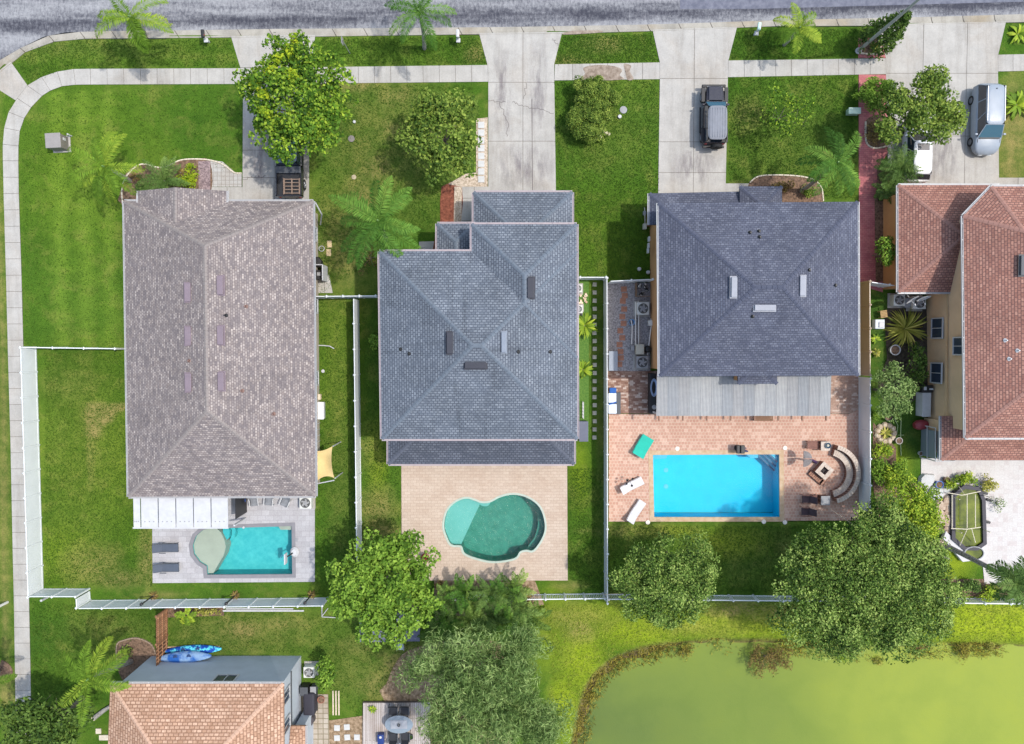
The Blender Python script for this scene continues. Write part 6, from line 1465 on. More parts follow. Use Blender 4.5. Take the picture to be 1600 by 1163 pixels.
# pool equipment in the gravel side yard
PV = plain('pvc_pipe', (.72,.70,.66), .5)
r = thing('pool_pipework', 'white pvc pool pipes linking pump and heater in the gravel side yard', 'pipes', P(995,520)); mb = MB()
mb.tube([P(993,540,.3), P(993,472,.3), P(997,470,.3), P(997,478,.3)], .045, 8); mb.tube([P(998,540,.25), P(998,490,.25)], .045, 8); mb.tube([P(987,538,.3), P(988,510,.3), P(986,500,.3)], .045, 8); mb.tube([P(1012,555,.4), P(1018,505,.5), P(1017,498,.5)], .04, 8); mb.build('pipes', PV, r, True)
mb = MB(); q = P(1016,505,.5); mb.rbox(q.x,q.y,.5,.28,.4,.5,.04); mb.build('valve_box', PV, r, True)
p = P(1003,546); r = thing('pool_heater', 'tan pool pump and filter unit between the two side yard air conditioners', 'pump', p); mb = MB(); mb.rbox(-.25,0,.35,.6,.75,.7,.04); mb.build('case', plain('tan_case', (.5,.47,.38)), r, smooth=True); mb = MB(); mb.lathe([(.25,0),(.26,.55),(.18,.7),(0,.75)], (.35,.02,0), 16); mb.build('filter_tank', BLACK, r, smooth=True); mb = MB(); mb.rbox(-.75,.1,.2,.25,.4,.35,.04); mb.build('pump_motor', MGREY, r)
p = P(986,504); r = thing('blue_bucket', 'light blue bucket beside the white pool pipes', 'bucket', p); mb = MB(); mb.lathe([(.0,.02),(.16,.02),(.22,.35),(.24,.35),(.17,0)], (0,0,0), 16); mb.build('bucket', plain('light_blue_plastic', (.2,.42,.7)), r, smooth=True); mb = MB(); mb.tube([(-.22,0,.34),(0,-.3,.2),(.22,0,.34)], .012, 5); mb.build('handle', WHITE, r)
p = P(1004,453); r = thing('log_rack', 'rack of black and white odds under the gravel yard fence', 'rack', p); mb = MB()
for k in range(14): mb.rbox(random.uniform(-.4,.4), random.uniform(-.4,.4), random.uniform(.1,.4), random.uniform(.12,.3), random.uniform(.1,.2), random.uniform(.15,.3), .02, random.uniform(0,3))
mb.build('odds', mottled('black_white_odds', (.02,.02,.02), (.6,.57,.52), 5, .7, 0, 0, lo=.5, hi=.54), r); mb = MB(); mb.box(-.55,0,.3,.05,1.0,.6); mb.box(0,-.5,.3,1.1,.05,.1); mb.build('frame', plain('brown_frame', (.25,.16,.1)), r)
p = P(956.5,564); r = thing('storage_bin', 'flat grey-blue storage box lid against the long fence', 'storage box', p); mb = MB(); mb.rbox(0,0,.3,.62,1.4,.55,.03); mb.build('box', MGREY, r); mb = MB(); mb.rbox(0,0,.6,.66,1.45,.06,.02); mb.build('lid', plain('grey_blue_lid', (.26,.29,.34)), r)
p = P(910,672); r = thing('grey_storage_box', 'dark grey-blue box at the lower right corner of the slate-blue house', 'storage box', p); mb = MB(); mb.rbox(0,0,.5,.62,1.45,1.0,.03); mb.build('box', DGREY, r); mb = MB(); mb.rbox(0,0,1.02,.66,1.5,.05,.02); mb.build('lid', plain('slate_lid', (.11,.12,.165)), r)
p = P(910,640); r = thing('trellis', 'white trellis with climber at the right wall of the slate-blue house', 'trellis', p); mb = MB()
for k in range(6): mb.box(0,-.6+k*.24,.5,.03,.03,1.0); 
for k in range(4): mb.box(0,0,.1+k*.3,.03,1.25,.03)
mb.build('lattice', WHITE, r)
p = P(912,467); r = thing('rockery_patch', 'small heap of pale rocks right of the slate-blue house', 'rocks', p); mb = MB()
for k in range(12): mb.rbox(random.uniform(-.3,.3), random.uniform(-.35,.35), .06, random.uniform(.12,.25), random.uniform(.12,.22), .12, .04, random.uniform(0,3))
mb.build('rocks', mottled('cream_rocks', (.4,.25,.15), (.75,.65,.5), 4), r)
# ------------------------------------------------------------------ loungers and chairs
def lounger(label, u, v, rz, fab, frame=None, back=.55, L=1.9, w_=.62, h=.34, group=None, name='sun_lounger', arms=False):
    p = P(u, v, h); r = thing(name, label, 'sun lounger', (p.x, p.y, .05), rz, group); frame = frame or MGREY
    f = MB(); xb = -L/2; xh = xb+L*.36
    for s in (-1, 1): f.tube([(xh,s*w_/2,h-.03),(L/2,s*w_/2,h-.03)], .02, 6); f.tube([(xh,s*w_/2,h-.03),(xh-L*.34*math.cos(back),s*w_/2,h-.03+L*.34*math.sin(back))], .02, 6)
    f.tube([(L/2,-w_/2,h-.03),(L/2,w_/2,h-.03)], .02, 6)
    if arms:
        for s in (-1, 1): f.rbox(xh+.12, s*(w_/2+.04), h+.2, .5, .07, .03, .01)
    f.build('frame', frame, r)
    for sx in (xh, L/2-.15):
        for s in (-1, 1): m2 = MB(); m2.tube([(sx,s*w_/2,h-.03),(sx+(.05 if sx > 0 else -.05),s*w_/2,0)], .02, 6); m2.build('leg', frame, r)
    m2 = MB(); m2.rbox((xh+L/2)/2, 0, h+.01, L/2-xh, w_-.04, .05, .02); m2.build('seat', fab, r)
    m3 = MB(); m3.rbox(0, 0, 0, L*.36, w_-.04, .05, .02)
    c, s_ = math.cos(back), math.sin(back); q = (xh-L*.17*c, h+.02+L*.17*s_)
    m3.v = [(q[0]+x*c+z*s_, y, q[1]-x*s_+z*c) for x, y, z in m3.v]; m3.build('backrest', fab, r); return r
GF = plain('slate_sling_fabric', (.075,.09,.12), .85); GF2 = plain('striped_grey_sling', (.24,.25,.27), .8, var=.35); WF = plain('white_sling', (.58,.57,.58), .7); TF = plain('teal_sling', (.005,.40,.30), .7); BLF = plain('black_sling', (.03,.032,.04), .8)
lounger('upper dark grey sun lounger on the travertine left of the sun shelf', 259, 856, 0, GF, DGREY, arms=True); lounger('lower dark grey sun lounger on the travertine left of the sun shelf', 260, 887, 0, GF, DGREY, arms=True)
lounger('upper white sun lounger on the salmon patio near the long fence', 986, 759, .45, WF, WHITE, .5); lounger('lower white sun lounger on the salmon patio near the long fence', 993, 800, .98, WF, WHITE, .5)
lounger('wide teal double sun lounger on the salmon patio', 1004, 698, 1.03, TF, plain('teal_frame', (.02,.38,.3)), .35, 1.65, .95)
tt = [o for o in bpy.data.objects if o.name.startswith('sun_lounger')][-1]
def chair(label, u, v, rz, fab, frame=None, group=None, s=.6, recl=1.15, z0=.05, name='patio_chair'):
    p = P(u, v, .4); r = thing(name, label, 'chair', (p.x, p.y, z0), rz, group); frame = frame or MGREY
    m2 = MB(); m2.rbox(.02,0,.42,s*.95,s*.9,.07,.025); m2.build('seat', fab, r)
    m3 = MB(); L = .75; c, s_ = math.cos(recl), math.sin(recl); q = (-s*.42-L/2*c, .45+L/2*s_); m3.rbox(0,0,0,L,s*.86,.06,.025); m3.v = [(q[0]+x*c+z_*s_, y, q[1]-x*s_+z_*c) for x, y, z_ in m3.v]; m3.build('backrest', fab, r)
    for sy in (-1, 1):
        a = MB(); a.rbox(.02, sy*s*.52, .62, s*.95, .07, .04, .015); a.build('armrest', frame, r)
        for sx in (-1, 1): l = MB(); l.tube([(sx*s*.42, sy*s*.52, .62 if sx > 0 else .7), (sx*s*.46, sy*s*.52, 0)], .02, 6); l.build('leg', frame, r)
    return r
DWN = -math.pi/2
for u, v, a, lb in ((398,784,-.15,'leftmost'),(421,783,.1,'middle'),(446,785,.42,'rightmost')): chair('%s of three reclining grey patio chairs below the mauve roof' % lb, u, v, DWN+a*-1.0, GF2, plain('pale_metal', (.5,.5,.5)), 'patio chairs below the mauve roof', .62, .8)
p = P(384,780); r = thing('side_table', 'small round navy side table left of the grey patio chairs', 'table', (p.x,p.y,.05)); mb = MB(); mb.disc((0,0,.42), .17, .03, 18); mb.build('table_top', plain('navy', (.02,.05,.2)), r); mb = MB(); mb.tube([(0,0,0),(0,0,.42)], .03, 8); mb.disc((0,0,0), .13, .02); mb.build('leg', MGREY, r)
# rocking lifeguard-like pool float hoops at pool 1
p = P(458,862); r = thing('basketball_hoop', 'white poolside water basketball hoop at the turquoise pool right edge', 'pool toy', (p.x,p.y,.07)); mb = MB(); mb.lathe([(.3,0),(.33,.1),(.2,.28),(0,.32)], (.15,0,0), 18, sy=1.2); mb.build('base', WHITE, r, smooth=True); mb = MB(); mb.rbox(-.32,-.3,.75,.1,.8,.6,.04); mb.build('backboard', WHITE, r); mb = MB(); mb.tube([(.1,0,.25),(-.25,-.2,.6)], .05, 8); mb.build('arm', BLACK, r); mb = MB(); mb.tube([(-.55+.2*math.cos(a*.3927), -.3+.2*math.sin(a*.3927), .6) for a in range(17)], .015, 5, False); mb.build('rim', plain('blue_rim', (.1,.3,.5)), r)
for u, v, lb in ((358,829,'left one'),): disc_thing('pool_light', 'tiny white pool fitting on the upper wall of the turquoise pool', 'pool fitting', 381, 824, .09, .05, WHITE, z=.06)
p = P(465,843); disc_thing('deck_drain', 'small round skimmer lid right of the turquoise pool', 'cover', 464, 843, .14, .02, MGREY, z=.055)
for u, v, lb in ((1058,701,'upper left'),(1226,700,'upper right'),(1012,816,'lower left'),(1226,816,'lower right'),(1193,815,'lower middle')): disc_thing('skimmer_lid', '%s round white skimmer lid near the blue pool' % lb, 'cover', u, v, .17, .03, plain('cream_lid_'+lb[-3:], (.75,.68,.6)), z=.06)
# blue and white loungers stacked by the fence, grill, small furniture at patio 3
p = P(956,628); r = thing('folded_pool_lounges', 'blue and white folded lounge cushions on a dark mat by the long fence', 'cushions', (p.x,p.y,.05)); mb = MB(); mb.rbox(.18,-.1,.12,.9,1.65,.2,.03); mb.build('mat', DGREY, r); mb = MB(); mb.rbox(-.02,.32,.3,.6,.72,.16,.06); mb.rbox(.0,-.5,.3,.62,.72,.16,.06); mb.build('white_cushion', plain('cushion_white', (.66,.7,.78), .8), r); mb = MB(); mb.rbox(.02,.88,.3,.5,.4,.3,.06); mb.rbox(.0,-.08,.36,.6,.1,.12,.03,.3); mb.build('blue_cushion', plain('cushion_blue', (.02,.1,.36), .8), r)
p = P(1017,612); r = thing('barbecue_cart', 'black barbecue cart with coiled light blue hose left of the striped cover', 'barbecue', (p.x,p.y,.05)); mb = MB(); mb.rbox(0,-.1,.4,.5,3.0,.8,.05); mb.build('cart', BLACK, r); mb = MB()
for k in range(4): mb.tube([(.05+(.16+.03*k)*math.cos(a*.3), .35+(.5+.05*k)*math.sin(a*.3), .84+.03*k) for a in range(22)], .022, 5)
mb.build('hose', plain('pale_blue_hose', (.35,.45,.65)), r); mb = MB(); mb.lathe([(.0,.12),(.14,.1),(.18,0)], (.1,-1.1,.8), 14); mb.build('lid', MGREY, r)
p = P(1154,700); r = thing('pool_cleaner_caddy', 'black cube pool cleaner caddy standing above the blue pool rim', 'pool cleaner', (p.x,p.y,.05)); mb = MB(); mb.rbox(-.1,0,.75,.62,.62,.22,.05); mb.box(-.1,0,.95,.03,.6,.12); mb.build('case', BLACK, r); mb = MB(); mb.tube([(.1,-.05,.75),(.35,-.15,.3),(.65,-.25,.05)], [.12,.09,.06], 8); mb.tube([(.1,.1,.7),(.5,0,.1)], .05, 8); mb.build('hose', plain('navy_hose', (.03,.04,.12)), r); mb = MB(); mb.tube([(-.1,0,0),(-.1,0,.7)], .05, 8); mb.disc((-.1,0,0), .25, .05); mb.build('stand', BLACK, r)
# feather-like garden spinner
p = P(1266,716); r = thing('garden_ornament', 'grey fan-shaped dish on a dark purple pole by the fire pit', 'garden ornament', (p.x+.3,p.y-.25,.05)); mb = MB(); PUR = plain('dark_purple', (.06,.03,.09))
mb.tube([(.1,-.05,.05),(-.45,.22,.9),(-.85,.35,1.3)], [.11,.08,.05], 8); mb.build('pole', PUR, r, smooth=True); mb = MB(); GFan = plain('grey_slats', (.22,.2,.2), .7, var=.4)
for s in (-1, 1):
    for k in range(9):
        a0, a1 = math.radians(20+k*0), 0
    pts = [(-1.35, .40+s*.04, 1.34)]+[(-1.35+.62*math.sin(math.radians(t*9))*1.0, .40+s*(.04+.55*math.cos(math.radians(t*9))), 1.34) for t in range(11)]
    mb.prism([(q[0], q[1]) for q in pts], 1.30, 1.36)
    for t in range(1, 6): a = math.radians(t*16); mb.tube([(-1.35,.40+s*.05,1.37),(-1.35+.58*math.sin(a),.40+s*(.05+.5*math.cos(a)),1.37)], .008, 4)
mb.build('fan', GFan, r)
# fire pit
p = P(1286,735,.4); r = thing('fire_pit', 'square brick fire pit turned on its corner inside the curved bench', 'fire pit', (p.x,p.y,.05), math.pi/4+.08); BR = paver('reddish_block', (.32,.16,.11), (.42,.24,.17), (.16,.09,.07), .3, .15, .02, space='obj'); CAPC = mottled('cream_cap_stone', (.42,.34,.28), (.56,.48,.41), 5)
mb = MB(); s = .95
for a, b_, c_, d in ((0,s/2-.12,s,.24),(0,-s/2+.12,s,.24),(s/2-.12,0,.24,s-.48),(-s/2+.12,0,.24,s-.48)): mb.box(a,b_,.28,c_,d,.56)
mb.build('wall', BR, r); mb = MB(); s = 1.02
for a, b_, c_, d in ((0,s/2-.14,s,.28),(0,-s/2+.14,s,.28),(s/2-.14,0,.28,s-.56),(-s/2+.14,0,.28,s-.56)): mb.rbox(a,b_,.6,c_-.005,d-.005,.07,.015)
mb.build('cap', CAPC, r); mb = MB(); mb.box(0,0,.2,.5,.5,.3); mb.tube([(-.15,-.1,.38),(.15,.1,.4)], .05, 6); mb.tube([(.15,-.12,.38),(-.12,.15,.44)], .05, 6); mb.build('ash_bed', plain('ash', (.06,.05,.05), .95), r); mb = MB(); mb.box(-.72,0,.12,.4,1.2,.24); mb.box(-.5,-.62,.12,.8,.3,.24); mb.build('step', BR, r)
# curved bench: seat arc and back wall arc
def arc(mb, c, r0, r1, a0, a1, z0, z1, n=28):
    for i in range(n):
        g0, g1 = a0+(a1-a0)*i/n+.004, a0+(a1-a0)*(i+1)/n-.004
        q = [(c.x+r*math.cos(a), c.y+r*math.sin(a)) for r, a in ((r0,g0),(r1,g0),(r1,g1),(r0,g1))]; mb.prism(q, z0, z1)
cc = P(1290,738); r = thing('curved_bench', 'double-tier curved stone bench wrapping round the square fire pit', 'bench', cc)
a0, a1 = math.radians(-76), math.radians(76); S_ = .048
mb = MB(); arc(mb, cc, 29*S_, 40*S_, a0, a1, .05, .45); mb.build('seat_base', BR, r, True)
mb = MB(); arc(mb, cc, 28.3*S_, 38*S_, a0, a1, .452, .53); mb.build('seat_cap', CAPC, r, True)
mb = MB(); arc(mb, cc, 40.2*S_, 45.5*S_, a0, a1, .05, .85); mb.build('back_wall', BR, r, True)
mb = MB(); arc(mb, cc, 39.6*S_, 46.3*S_, a0, a1, .852, .92); mb.build('back_cap', CAPC, r, True)
for u, v, lb in ((1283,695,'upper'),(1283,779,'lower')):
    q = P(u, v); k = thing('stone_pier', '%s square stone pier ending the curved bench' % lb, 'pier', (q.x,q.y,.05)); mb = MB(); mb.box(0,0,.35,.62,.62,.7); mb.build('pier', BR, k); mb = MB(); mb.rbox(0,0,.73,.68,.68,.06,.015); mb.build('cap', CAPC if lb == 'upper' else MGREY, k)
q = P(1286,694); k = thing('planter_bowl', 'dark blue bowl on the upper stone pier of the curved bench', 'bowl', (q.x,q.y,.82)); mb = MB(); mb.lathe([(.0,.02),(.1,.02),(.2,.12),(.22,.12),(.12,0)], (0,0,0), 16); mb.build('bowl', plain('dark_blue_glaze', (.04,.08,.12), .2), k, smooth=True); mb = MB(); mb.lathe([(0,.12),(.1,.08)], (0,0,0), 12); mb.build('plant', STG, k)
BRW = plain('brown_weathered_wood', (.27,.13,.10), .8, var=.35)
def crate(name, label, cat, u, v, sx, sy, h, mat, rz=0, slats=5, z0=.05, group=None):
    p = P(u, v, h*.7); r = thing(name, label, cat, (p.x,p.y,z0), rz, group); mb = MB()
    for k in range(slats): mb.rbox(0, -sy/2+sy*(k+.5)/slats, h, sx, sy/slats*.86, .03, .008)
    mb.build('top_slats', mat, r); mb = MB(); mb.box(0,-sy/2+.04,h-.06,sx-.04,.04,.08); mb.box(0,sy/2-.04,h-.06,sx-.04,.04,.08); mb.build('rail', mat, r)
    for a in (-1, 1):
        for b_ in (-1, 1): l = MB(); l.box(a*(sx/2-.05), b_*(sy/2-.05), h/2-.01, .06, .06, h-.03); l.build('leg', mat, r)
    return r
crate('wooden_table', 'slatted brown wooden table left of the upper stone pier', 'table', 1269, 695, .85, .6, .45, BRW)
crate('wooden_stool', 'dark slatted stool left of the lower stone pier', 'stool', 1272, 779, .4, .6, .4, BRW, slats=3)
chair('dark wicker chair in tree shade below the fire pit, upper one', 1259, 780, math.pi, plain('dark_wicker', (.08,.05,.06), .8, var=.4), BRW, 'dark wicker chairs below the fire pit'); chair('dark wicker chair in tree shade below the fire pit, lower one', 1258, 799, math.pi, plain('dark_wicker2', (.08,.05,.06), .8, var=.4), BRW, 'dark wicker chairs below the fire pit')
p = P(981,748); r = thing('shepherd_hook_lamp', 'thin dark stem with four small dark cups beside the upper white lounger', 'garden lamp', (p.x,p.y,.05)); mb = MB(); mb.tube([(0,0,0),(0,0,1.1)], .018, 6); mb.build('stem', BLACK, r); mb = MB()
for k, (a, b_) in enumerate(((-.25,.1),(.15,.2),(.1,-.3),(-.3,-.15))): mb.tube([(0,0,1.05),(a,b_,1.15)], .012, 5); mb.lathe([(.0,0),(.07,.02),(.09,.12)], (a,b_,1.12), 10)
mb.build('cup', BLACK, r)
WDK = plain('dark_bench_wood', (.22,.12,.07), .8)
p = P(1190,652); crate('garden_bench', 'dark wooden bench half under the striped patio cover edge', 'bench', 1192, 653, 1.4, .45, .45, WDK)
# ------------------------------------------------------------------ neighbour garden (right)
def dish(label, u, v, h, az):
    p = P(u, v, h); r = thing('satellite_dish', label, 'satellite dish', p, az); mb = MB(); n = 20; prof = [(0,0),(.15,.012),(.3,.05),(.42,.1)]
    mb.lathe(prof, (0,0,0), n, sx=1.15); mb.lathe([(.42,.1),(.43,.085),(.3,.035),(0,-.015)], (0,0,0), n, sx=1.15); el = math.radians(72); c, s_ = math.cos(el), math.sin(el)
    mb.v = [(x, y*c-z*s_, y*s_+z*c) for x, y, z in mb.v]; mb.build('reflector', WHITE, r, smooth=True)
    a = MB(); a.tube([(0,-.0,-.3),(0,-.45,-.05)], .018, 6); a.rbox(0,-.48,.0,.08,.14,.08,.02); a.build('feed_arm', WHITE, r); m2 = MB(); m2.tube([(0,.05,0),(0,.15,-.3),(0,.5,-.35)], .025, 8); m2.build('mount', WHITE, r)
dish('left white satellite dish on the terracotta garage gutter', 1425, 467, 2.6, .5); dish('right white satellite dish on the terracotta garage gutter', 1443, 465, 2.7, .25)
disc_thing('drum', 'round grey drum lid between the two pale air conditioners', 'drum', 1412, 474, .38, .5, MGREY)
crate('wooden_box', 'tan slatted wooden box chair left of the yellow strap plant', 'box', 1379, 491, .5, .55, .45, plain('tan_slats', (.48,.31,.14), .8, var=.35), .15)
p = P(1369,507); r = thing('garden_box', 'white plastic garden box beside the right fence', 'box', p); mb = MB(); mb.rbox(0,0,.3,.7,.7,.6,.06); mb.build('box', plain('box_white', (.6,.63,.68)), r, smooth=True); mb = MB(); mb.rbox(.08,-.05,.64,.36,.4,.08,.03); mb.build('lid', WHITE, r)
def pot(label, u, v, rad, h, mat, soil=None, z0=0, cat='plant pot'):
    p = P(u, v); r = thing('plant_pot', label, cat, (p.x,p.y,z0)); mb = MB(); mb.lathe([(.0,.01),(rad*.7,.0),(rad,h),(rad*.84,h),(rad*.8,h-.05)], (0,0,0), 20); mb.build('pot', mat, r, smooth=True); mb = MB(); mb.lathe([(0,h-.05),(rad*.83,h-.05)][::-1], (0,0,0), 20); mb.build('soil', soil or MULB, r)
pot('large white round pot below the yellow strap plant', 1394, 547, .40, .5, WHITE); pot('grey striped round pot beside the ring of rocks', 1401, 688, .26, .4, plain('grey_glaze', (.42,.38,.36))); pot('blue glazed pot at the fish pond corner', 1463, 756, .3, .45, plain('blue_glaze', (.03,.12,.4), .2)); pot('brown pot right of the blue pot at the fish pond', 1476, 749, .24, .35, plain('brown_glaze', (.16,.09,.05), .4)); pot('small black pot below the pale garden tree', 1385, 651, .3, .35, BLACK); pot('white round pot under the glass lean-to corner', 1436, 708, .18, .3, WHITE)
p = P(1434,663); r = thing('barrel', 'dark red clay barrel lying against the lean-to', 'barrel', (p.x,p.y,.42), .1); mb = MB(); mb.lathe([(0,-.5),(.22,-.5),(.34,-.3),(.38,0),(.34,.3),(.24,.48),(.2,.5),(0,.45)], (0,0,0), 20, 'x'); mb.build('body', plain('oxblood_clay', (.27,.04,.05), .4), r, smooth=True); mb = MB(); mb.tube([(.5,0,.1),(.8,.1,.4),(.95,0,.9)], .05, 8); mb.build('spout_pipe', plain('tan_pipe', (.55,.4,.24)), r)
p = P(1437,630); r = thing('white_bench_box', 'pale white storage locker against the tan wall above the red barrel', 'locker', p); mb = MB(); mb.rbox(0,0,.45,.6,1.85,.9,.03); mb.build('box', plain('locker_white', (.6,.62,.64)), r); mb = MB(); mb.rbox(0,0,.93,.64,1.9,.05,.02); mb.build('lid', WHITE, r)
p = P(1438,607); r = thing('wall_equipment', 'black and white wall equipment above the pale storage locker', 'equipment', p); mb = MB(); mb.rbox(0,0,.5,.8,.55,1.0,.05); mb.build('case', BLACK, r); mb = MB(); mb.rbox(-.2,.05,1.03,.2,.25,.06,.02); mb.rbox(.25,.0,1.03,.3,.12,.06,.02); mb.build('panel', WHITE, r)
for i in range(11):
    a = i*2*math.pi/11; q = P(1383+13*math.cos(a), 677+13*math.sin(a)); mb = MB(); mb.lathe([(.24,0),(.27,.1),(.17,.22),(0,.25)], (0,0,0), 7, sx=random.uniform(.8,1.2)); o = mb.build('garden_rock', mottled('cream_rock', (.32,.23,.15), (.55,.47,.36), 4), None) if i == 0 else rock.copy()
    if i == 0: rock = o
    else: C.objects.link(o)
    o.location = q; o.rotation_euler = (0,0,random.uniform(0,6)); tag(o, '%s cream rock clockwise in the ring on the dark turf' % ORD[i], 'rock', 'rocks of the ring on the dark turf')
rosette('strap_leaf_plant', 'pale straw-coloured plant inside the ring of rocks', 1383, 677, .6, .5, LM['croton'], 26, .06)
r = thing('garden_hose', 'thin pale hose curving over the dark turf below the garden tree', 'hose', P(1405,690)); mb = MB(); mb.tube([P(1398,655,.03),P(1403,665,.03),P(1401,680,.03),P(1412,680,.03)], .025, 5); mb.tube([P(1408,652,.03),P(1407,690,.03),P(1408,712,.03)], .03, 5); mb.build('hose', plain('pale_green_hose', (.4,.5,.25)), r, True)
# fish pond: raised basin with screened arch frame
pw = W(POND_CAGE); c_ = P(1508,806); r = thing('fish_pond', 'raised green fish pond with a white arched cage frame on the checkered patio', 'pond', (c_.x,c_.y,0)); out_ = offset_poly(pw, -.27); ipw = ccw(pw)
mb = MB(); n = len(ipw); rim = plain('dark_pond_rim', (.035,.032,.045), .6); ZR = .5
for i in range(n):
    a, b_, c2, d = ipw[i], ipw[(i+1)%n], out_[(i+1)%n], out_[i]; mb.face([(*a,ZR),(*d,ZR),(*c2,ZR),(*b_,ZR)]); mb.face([(*d,ZR),(*d,0),(*c2,0),(*c2,ZR)]); mb.face([(*a,ZR-.25),(*a,ZR),(*b_,ZR),(*b_,ZR-.25)])
mb.build('rim_wall', rim, r, True); mb = MB(); mb.face([(*q,ZR-.18) for q in ipw]); gw = mottled('green_pond_water', (.05,.07,.012), (.15,.18,.02), .9, .08, 0, .03); mb.build('water', gw, r, True)
FRM = plain('cream_frame', (.66,.60,.46), .5); mb = MB(); hp = 1.35
for u in (1487.5,1511,1524): mb.tube([P(u,773,hp), P(u,825,hp)], .03, 6)
mb.tube([P(1480,770,hp),P(1503,774,hp+.12),P(1532,768,hp)], .03, 6); mb.tube([P(1486,826,hp),P(1511,827,hp+.12),P(1532,824,hp)], .03, 6); mb.tube([P(1498,760,.6),P(1508,774,hp)], .025, 6); mb.tube([P(1511,827,hp),P(1500,852,.6)], .03, 6); mb.tube([P(1518,826,hp),P(1524,848,.6)], .03, 6)
for u, v in ((1483,775),(1530,772),(1486,826),(1530,825)): q = P(u, v); mb.tube([(q.x,q.y,.4),(q.x,q.y,hp)], .03, 6)
mb.build('cage_frame', FRM, r, True)
q = P(1516,862); r2 = thing('half_barrel_pond', 'small dark oval pond basin below the caged fish pond', 'pond', (q.x,q.y,0)); mb = MB(); mb.lathe([(.75,.5),(.8,.52),(.85,.5),(.8,0)], (0,0,0), 24, sx=.9, sy=.62); mb.build('rim', plain('grey_rim', (.34,.34,.35)), r2, smooth=True); mb = MB(); mb.lathe([(.76,.42),(0,.42)], (0,0,0), 24, sx=.9, sy=.62); mb.build('water', gw, r2)
q = P(1497,855); r2 = thing('pond_ledge', 'pale grey stone ledge round the lower side of the fish pond', 'ledge', (q.x,q.y,0)); mb = MB(); pts = [P(1474,828),P(1486,842),P(1500,856),P(1526,852),P(1534,842),P(1534,872),P(1500,876),P(1470,840)]; mb.prism([(a.x,a.y) for a in pts], .0, .36); mb.build('ledge', plain('pale_ledge', (.55,.54,.55), .8), r2, True)
# rocks by the pond
RK = mottled('tan_boulder', (.3,.2,.14), (.52,.43,.34), 3, .9, 0, .5, 'obj'); 
for i, (u, v, s, lb) in enumerate(((1478,783,.5,'top'),(1481,797,.45,'second'),(1478,812,.6,'third'),(1480,826,.45,'fourth'),(1466,806,.6,'dark left'),(1467,790,.5,'upper left'),(1465,826,.45,'lower left'),(1472,848,.5,'bottom'),(1462,861,.35,'lowest'),(1456,846,.35,'outer left'),(1447,750,.65,'patio corner'),(1462,769,.6,'white top'),(1478,764,.35,'small white top'))):
    mb = MB(); m_ = 9; rr = [s*random.uniform(.75,1.1) for _ in range(m_)]; h = s*.6
    ring = [(rr[k]*math.cos(k*2*math.pi/m_), rr[k]*math.sin(k*2*math.pi/m_)) for k in range(m_)]
    for k in range(m_):
        a, b_ = ring[k], ring[(k+1)%m_]; mb.face([(a[0],a[1],0),(b_[0],b_[1],0),(b_[0]*.85,b_[1]*.85,h*.8),(a[0]*.85,a[1]*.85,h*.8)]); mb.face([(a[0]*.85,a[1]*.85,h*.8),(b_[0]*.85,b_[1]*.85,h*.8),(0,0,h)])
    o = mb.build('boulder', STW if 'white' in lb or 'corner' in lb else RK, None, smooth=True); q = P(u, v); o.location = q; tag(o, '%s boulder of the rock border left of the caged fish pond' % lb, 'rock', 'boulders by the caged fish pond')
tp = P(1462,823); r2 = thing('pond_tarp', 'dark teal-green tarp basin left of the pond boulders', 'basin', P(1450,815)); mb = MB(); mb.prism([(q.x,q.y) for q in PP(catmull([(1441,792),(1456,790),(1460,812),(1456,836),(1445,836),(1438,815)], 3))], 0, .3); mb.build('tarp', mottled('dark_teal', (.01,.06,.045), (.04,.2,.13), 2, .4), r2, True)
BRN = BLACK
for u, v, lb in ((1544,781,'middle'),(1537,770,'upper'),(1541,815,'lower')):
    q = P(u, v); r2 = thing('garden_spotlight', '%s black garden spotlight right of the fish pond' % lb, 'garden light', q, -.3); mb = MB(); mb.rbox(0,0,.12,.45,.2,.16,.06); mb.build('lamp_body', BLACK, r2); mb = MB(); mb.tube([(-.25,0,.1),(-.5,.05,.02)], .02, 5); mb.build('cable', BLACK, r2)
# ------------------------------------------------------------------ lower left house surroundings
def kayak(label, pts_h, w_, mat, seatmat):
    a, b_ = pts_h; r = thing('kayak', label, 'kayak', ((a.x+b_.x)/2, (a.y+b_.y)/2, 0)); mb = MB(); n = 16; d = (b_-a); side = Vector((-d.y, d.x, 0)).normalized(); up = (Vector((0,0,1))*.85+side*.5).normalized(); lat = (d.normalized()).cross(up); rings = []
    for i in range(n+1):
        t = i/n; k = math.sin(math.pi*(.03+.94*t))**.7; c = a.lerp(b_, t); ww, hh = w_/2*k, .17*k+.01
        rings.append([c+lat*ww*math.cos(q*math.pi/5)+up*hh*math.sin(q*math.pi/5) for q in range(10)])
    for i in range(n):
        for q in range(10): mb.face([rings[i][q], rings[i+1][q], rings[i+1][(q+1)%10], rings[i][(q+1)%10]])
    mb.build('hull', mat, r, True, smooth=True)
    mb = MB(); c = a.lerp(b_, .45)+up*.16
    for f in (.35,.6): c = a.lerp(b_, f)+up*.15; mb.lathe([(.17,.02),(.13,.04),(0,.02)], c, 14)
    mb.build('seat_well', seatmat, r, True)
cam1 = mottled('aqua_blue_camo', (.01,.06,.35), (.12,.62,.74), 2.2, .4, 0, 0, lo=.48, hi=.53); cam2 = mottled('blue_grey_hull', (.02,.10,.36), (.22,.34,.52), 1.1, .4, 0, 0, lo=.42, hi=.58)
kayak('aqua and blue camouflage kayak lying behind the other kayak by the grey wall', (P(256,1018,.35), P(346,1014,.35)), .75, cam1, plain('navy_seat', (.02,.05,.15)))
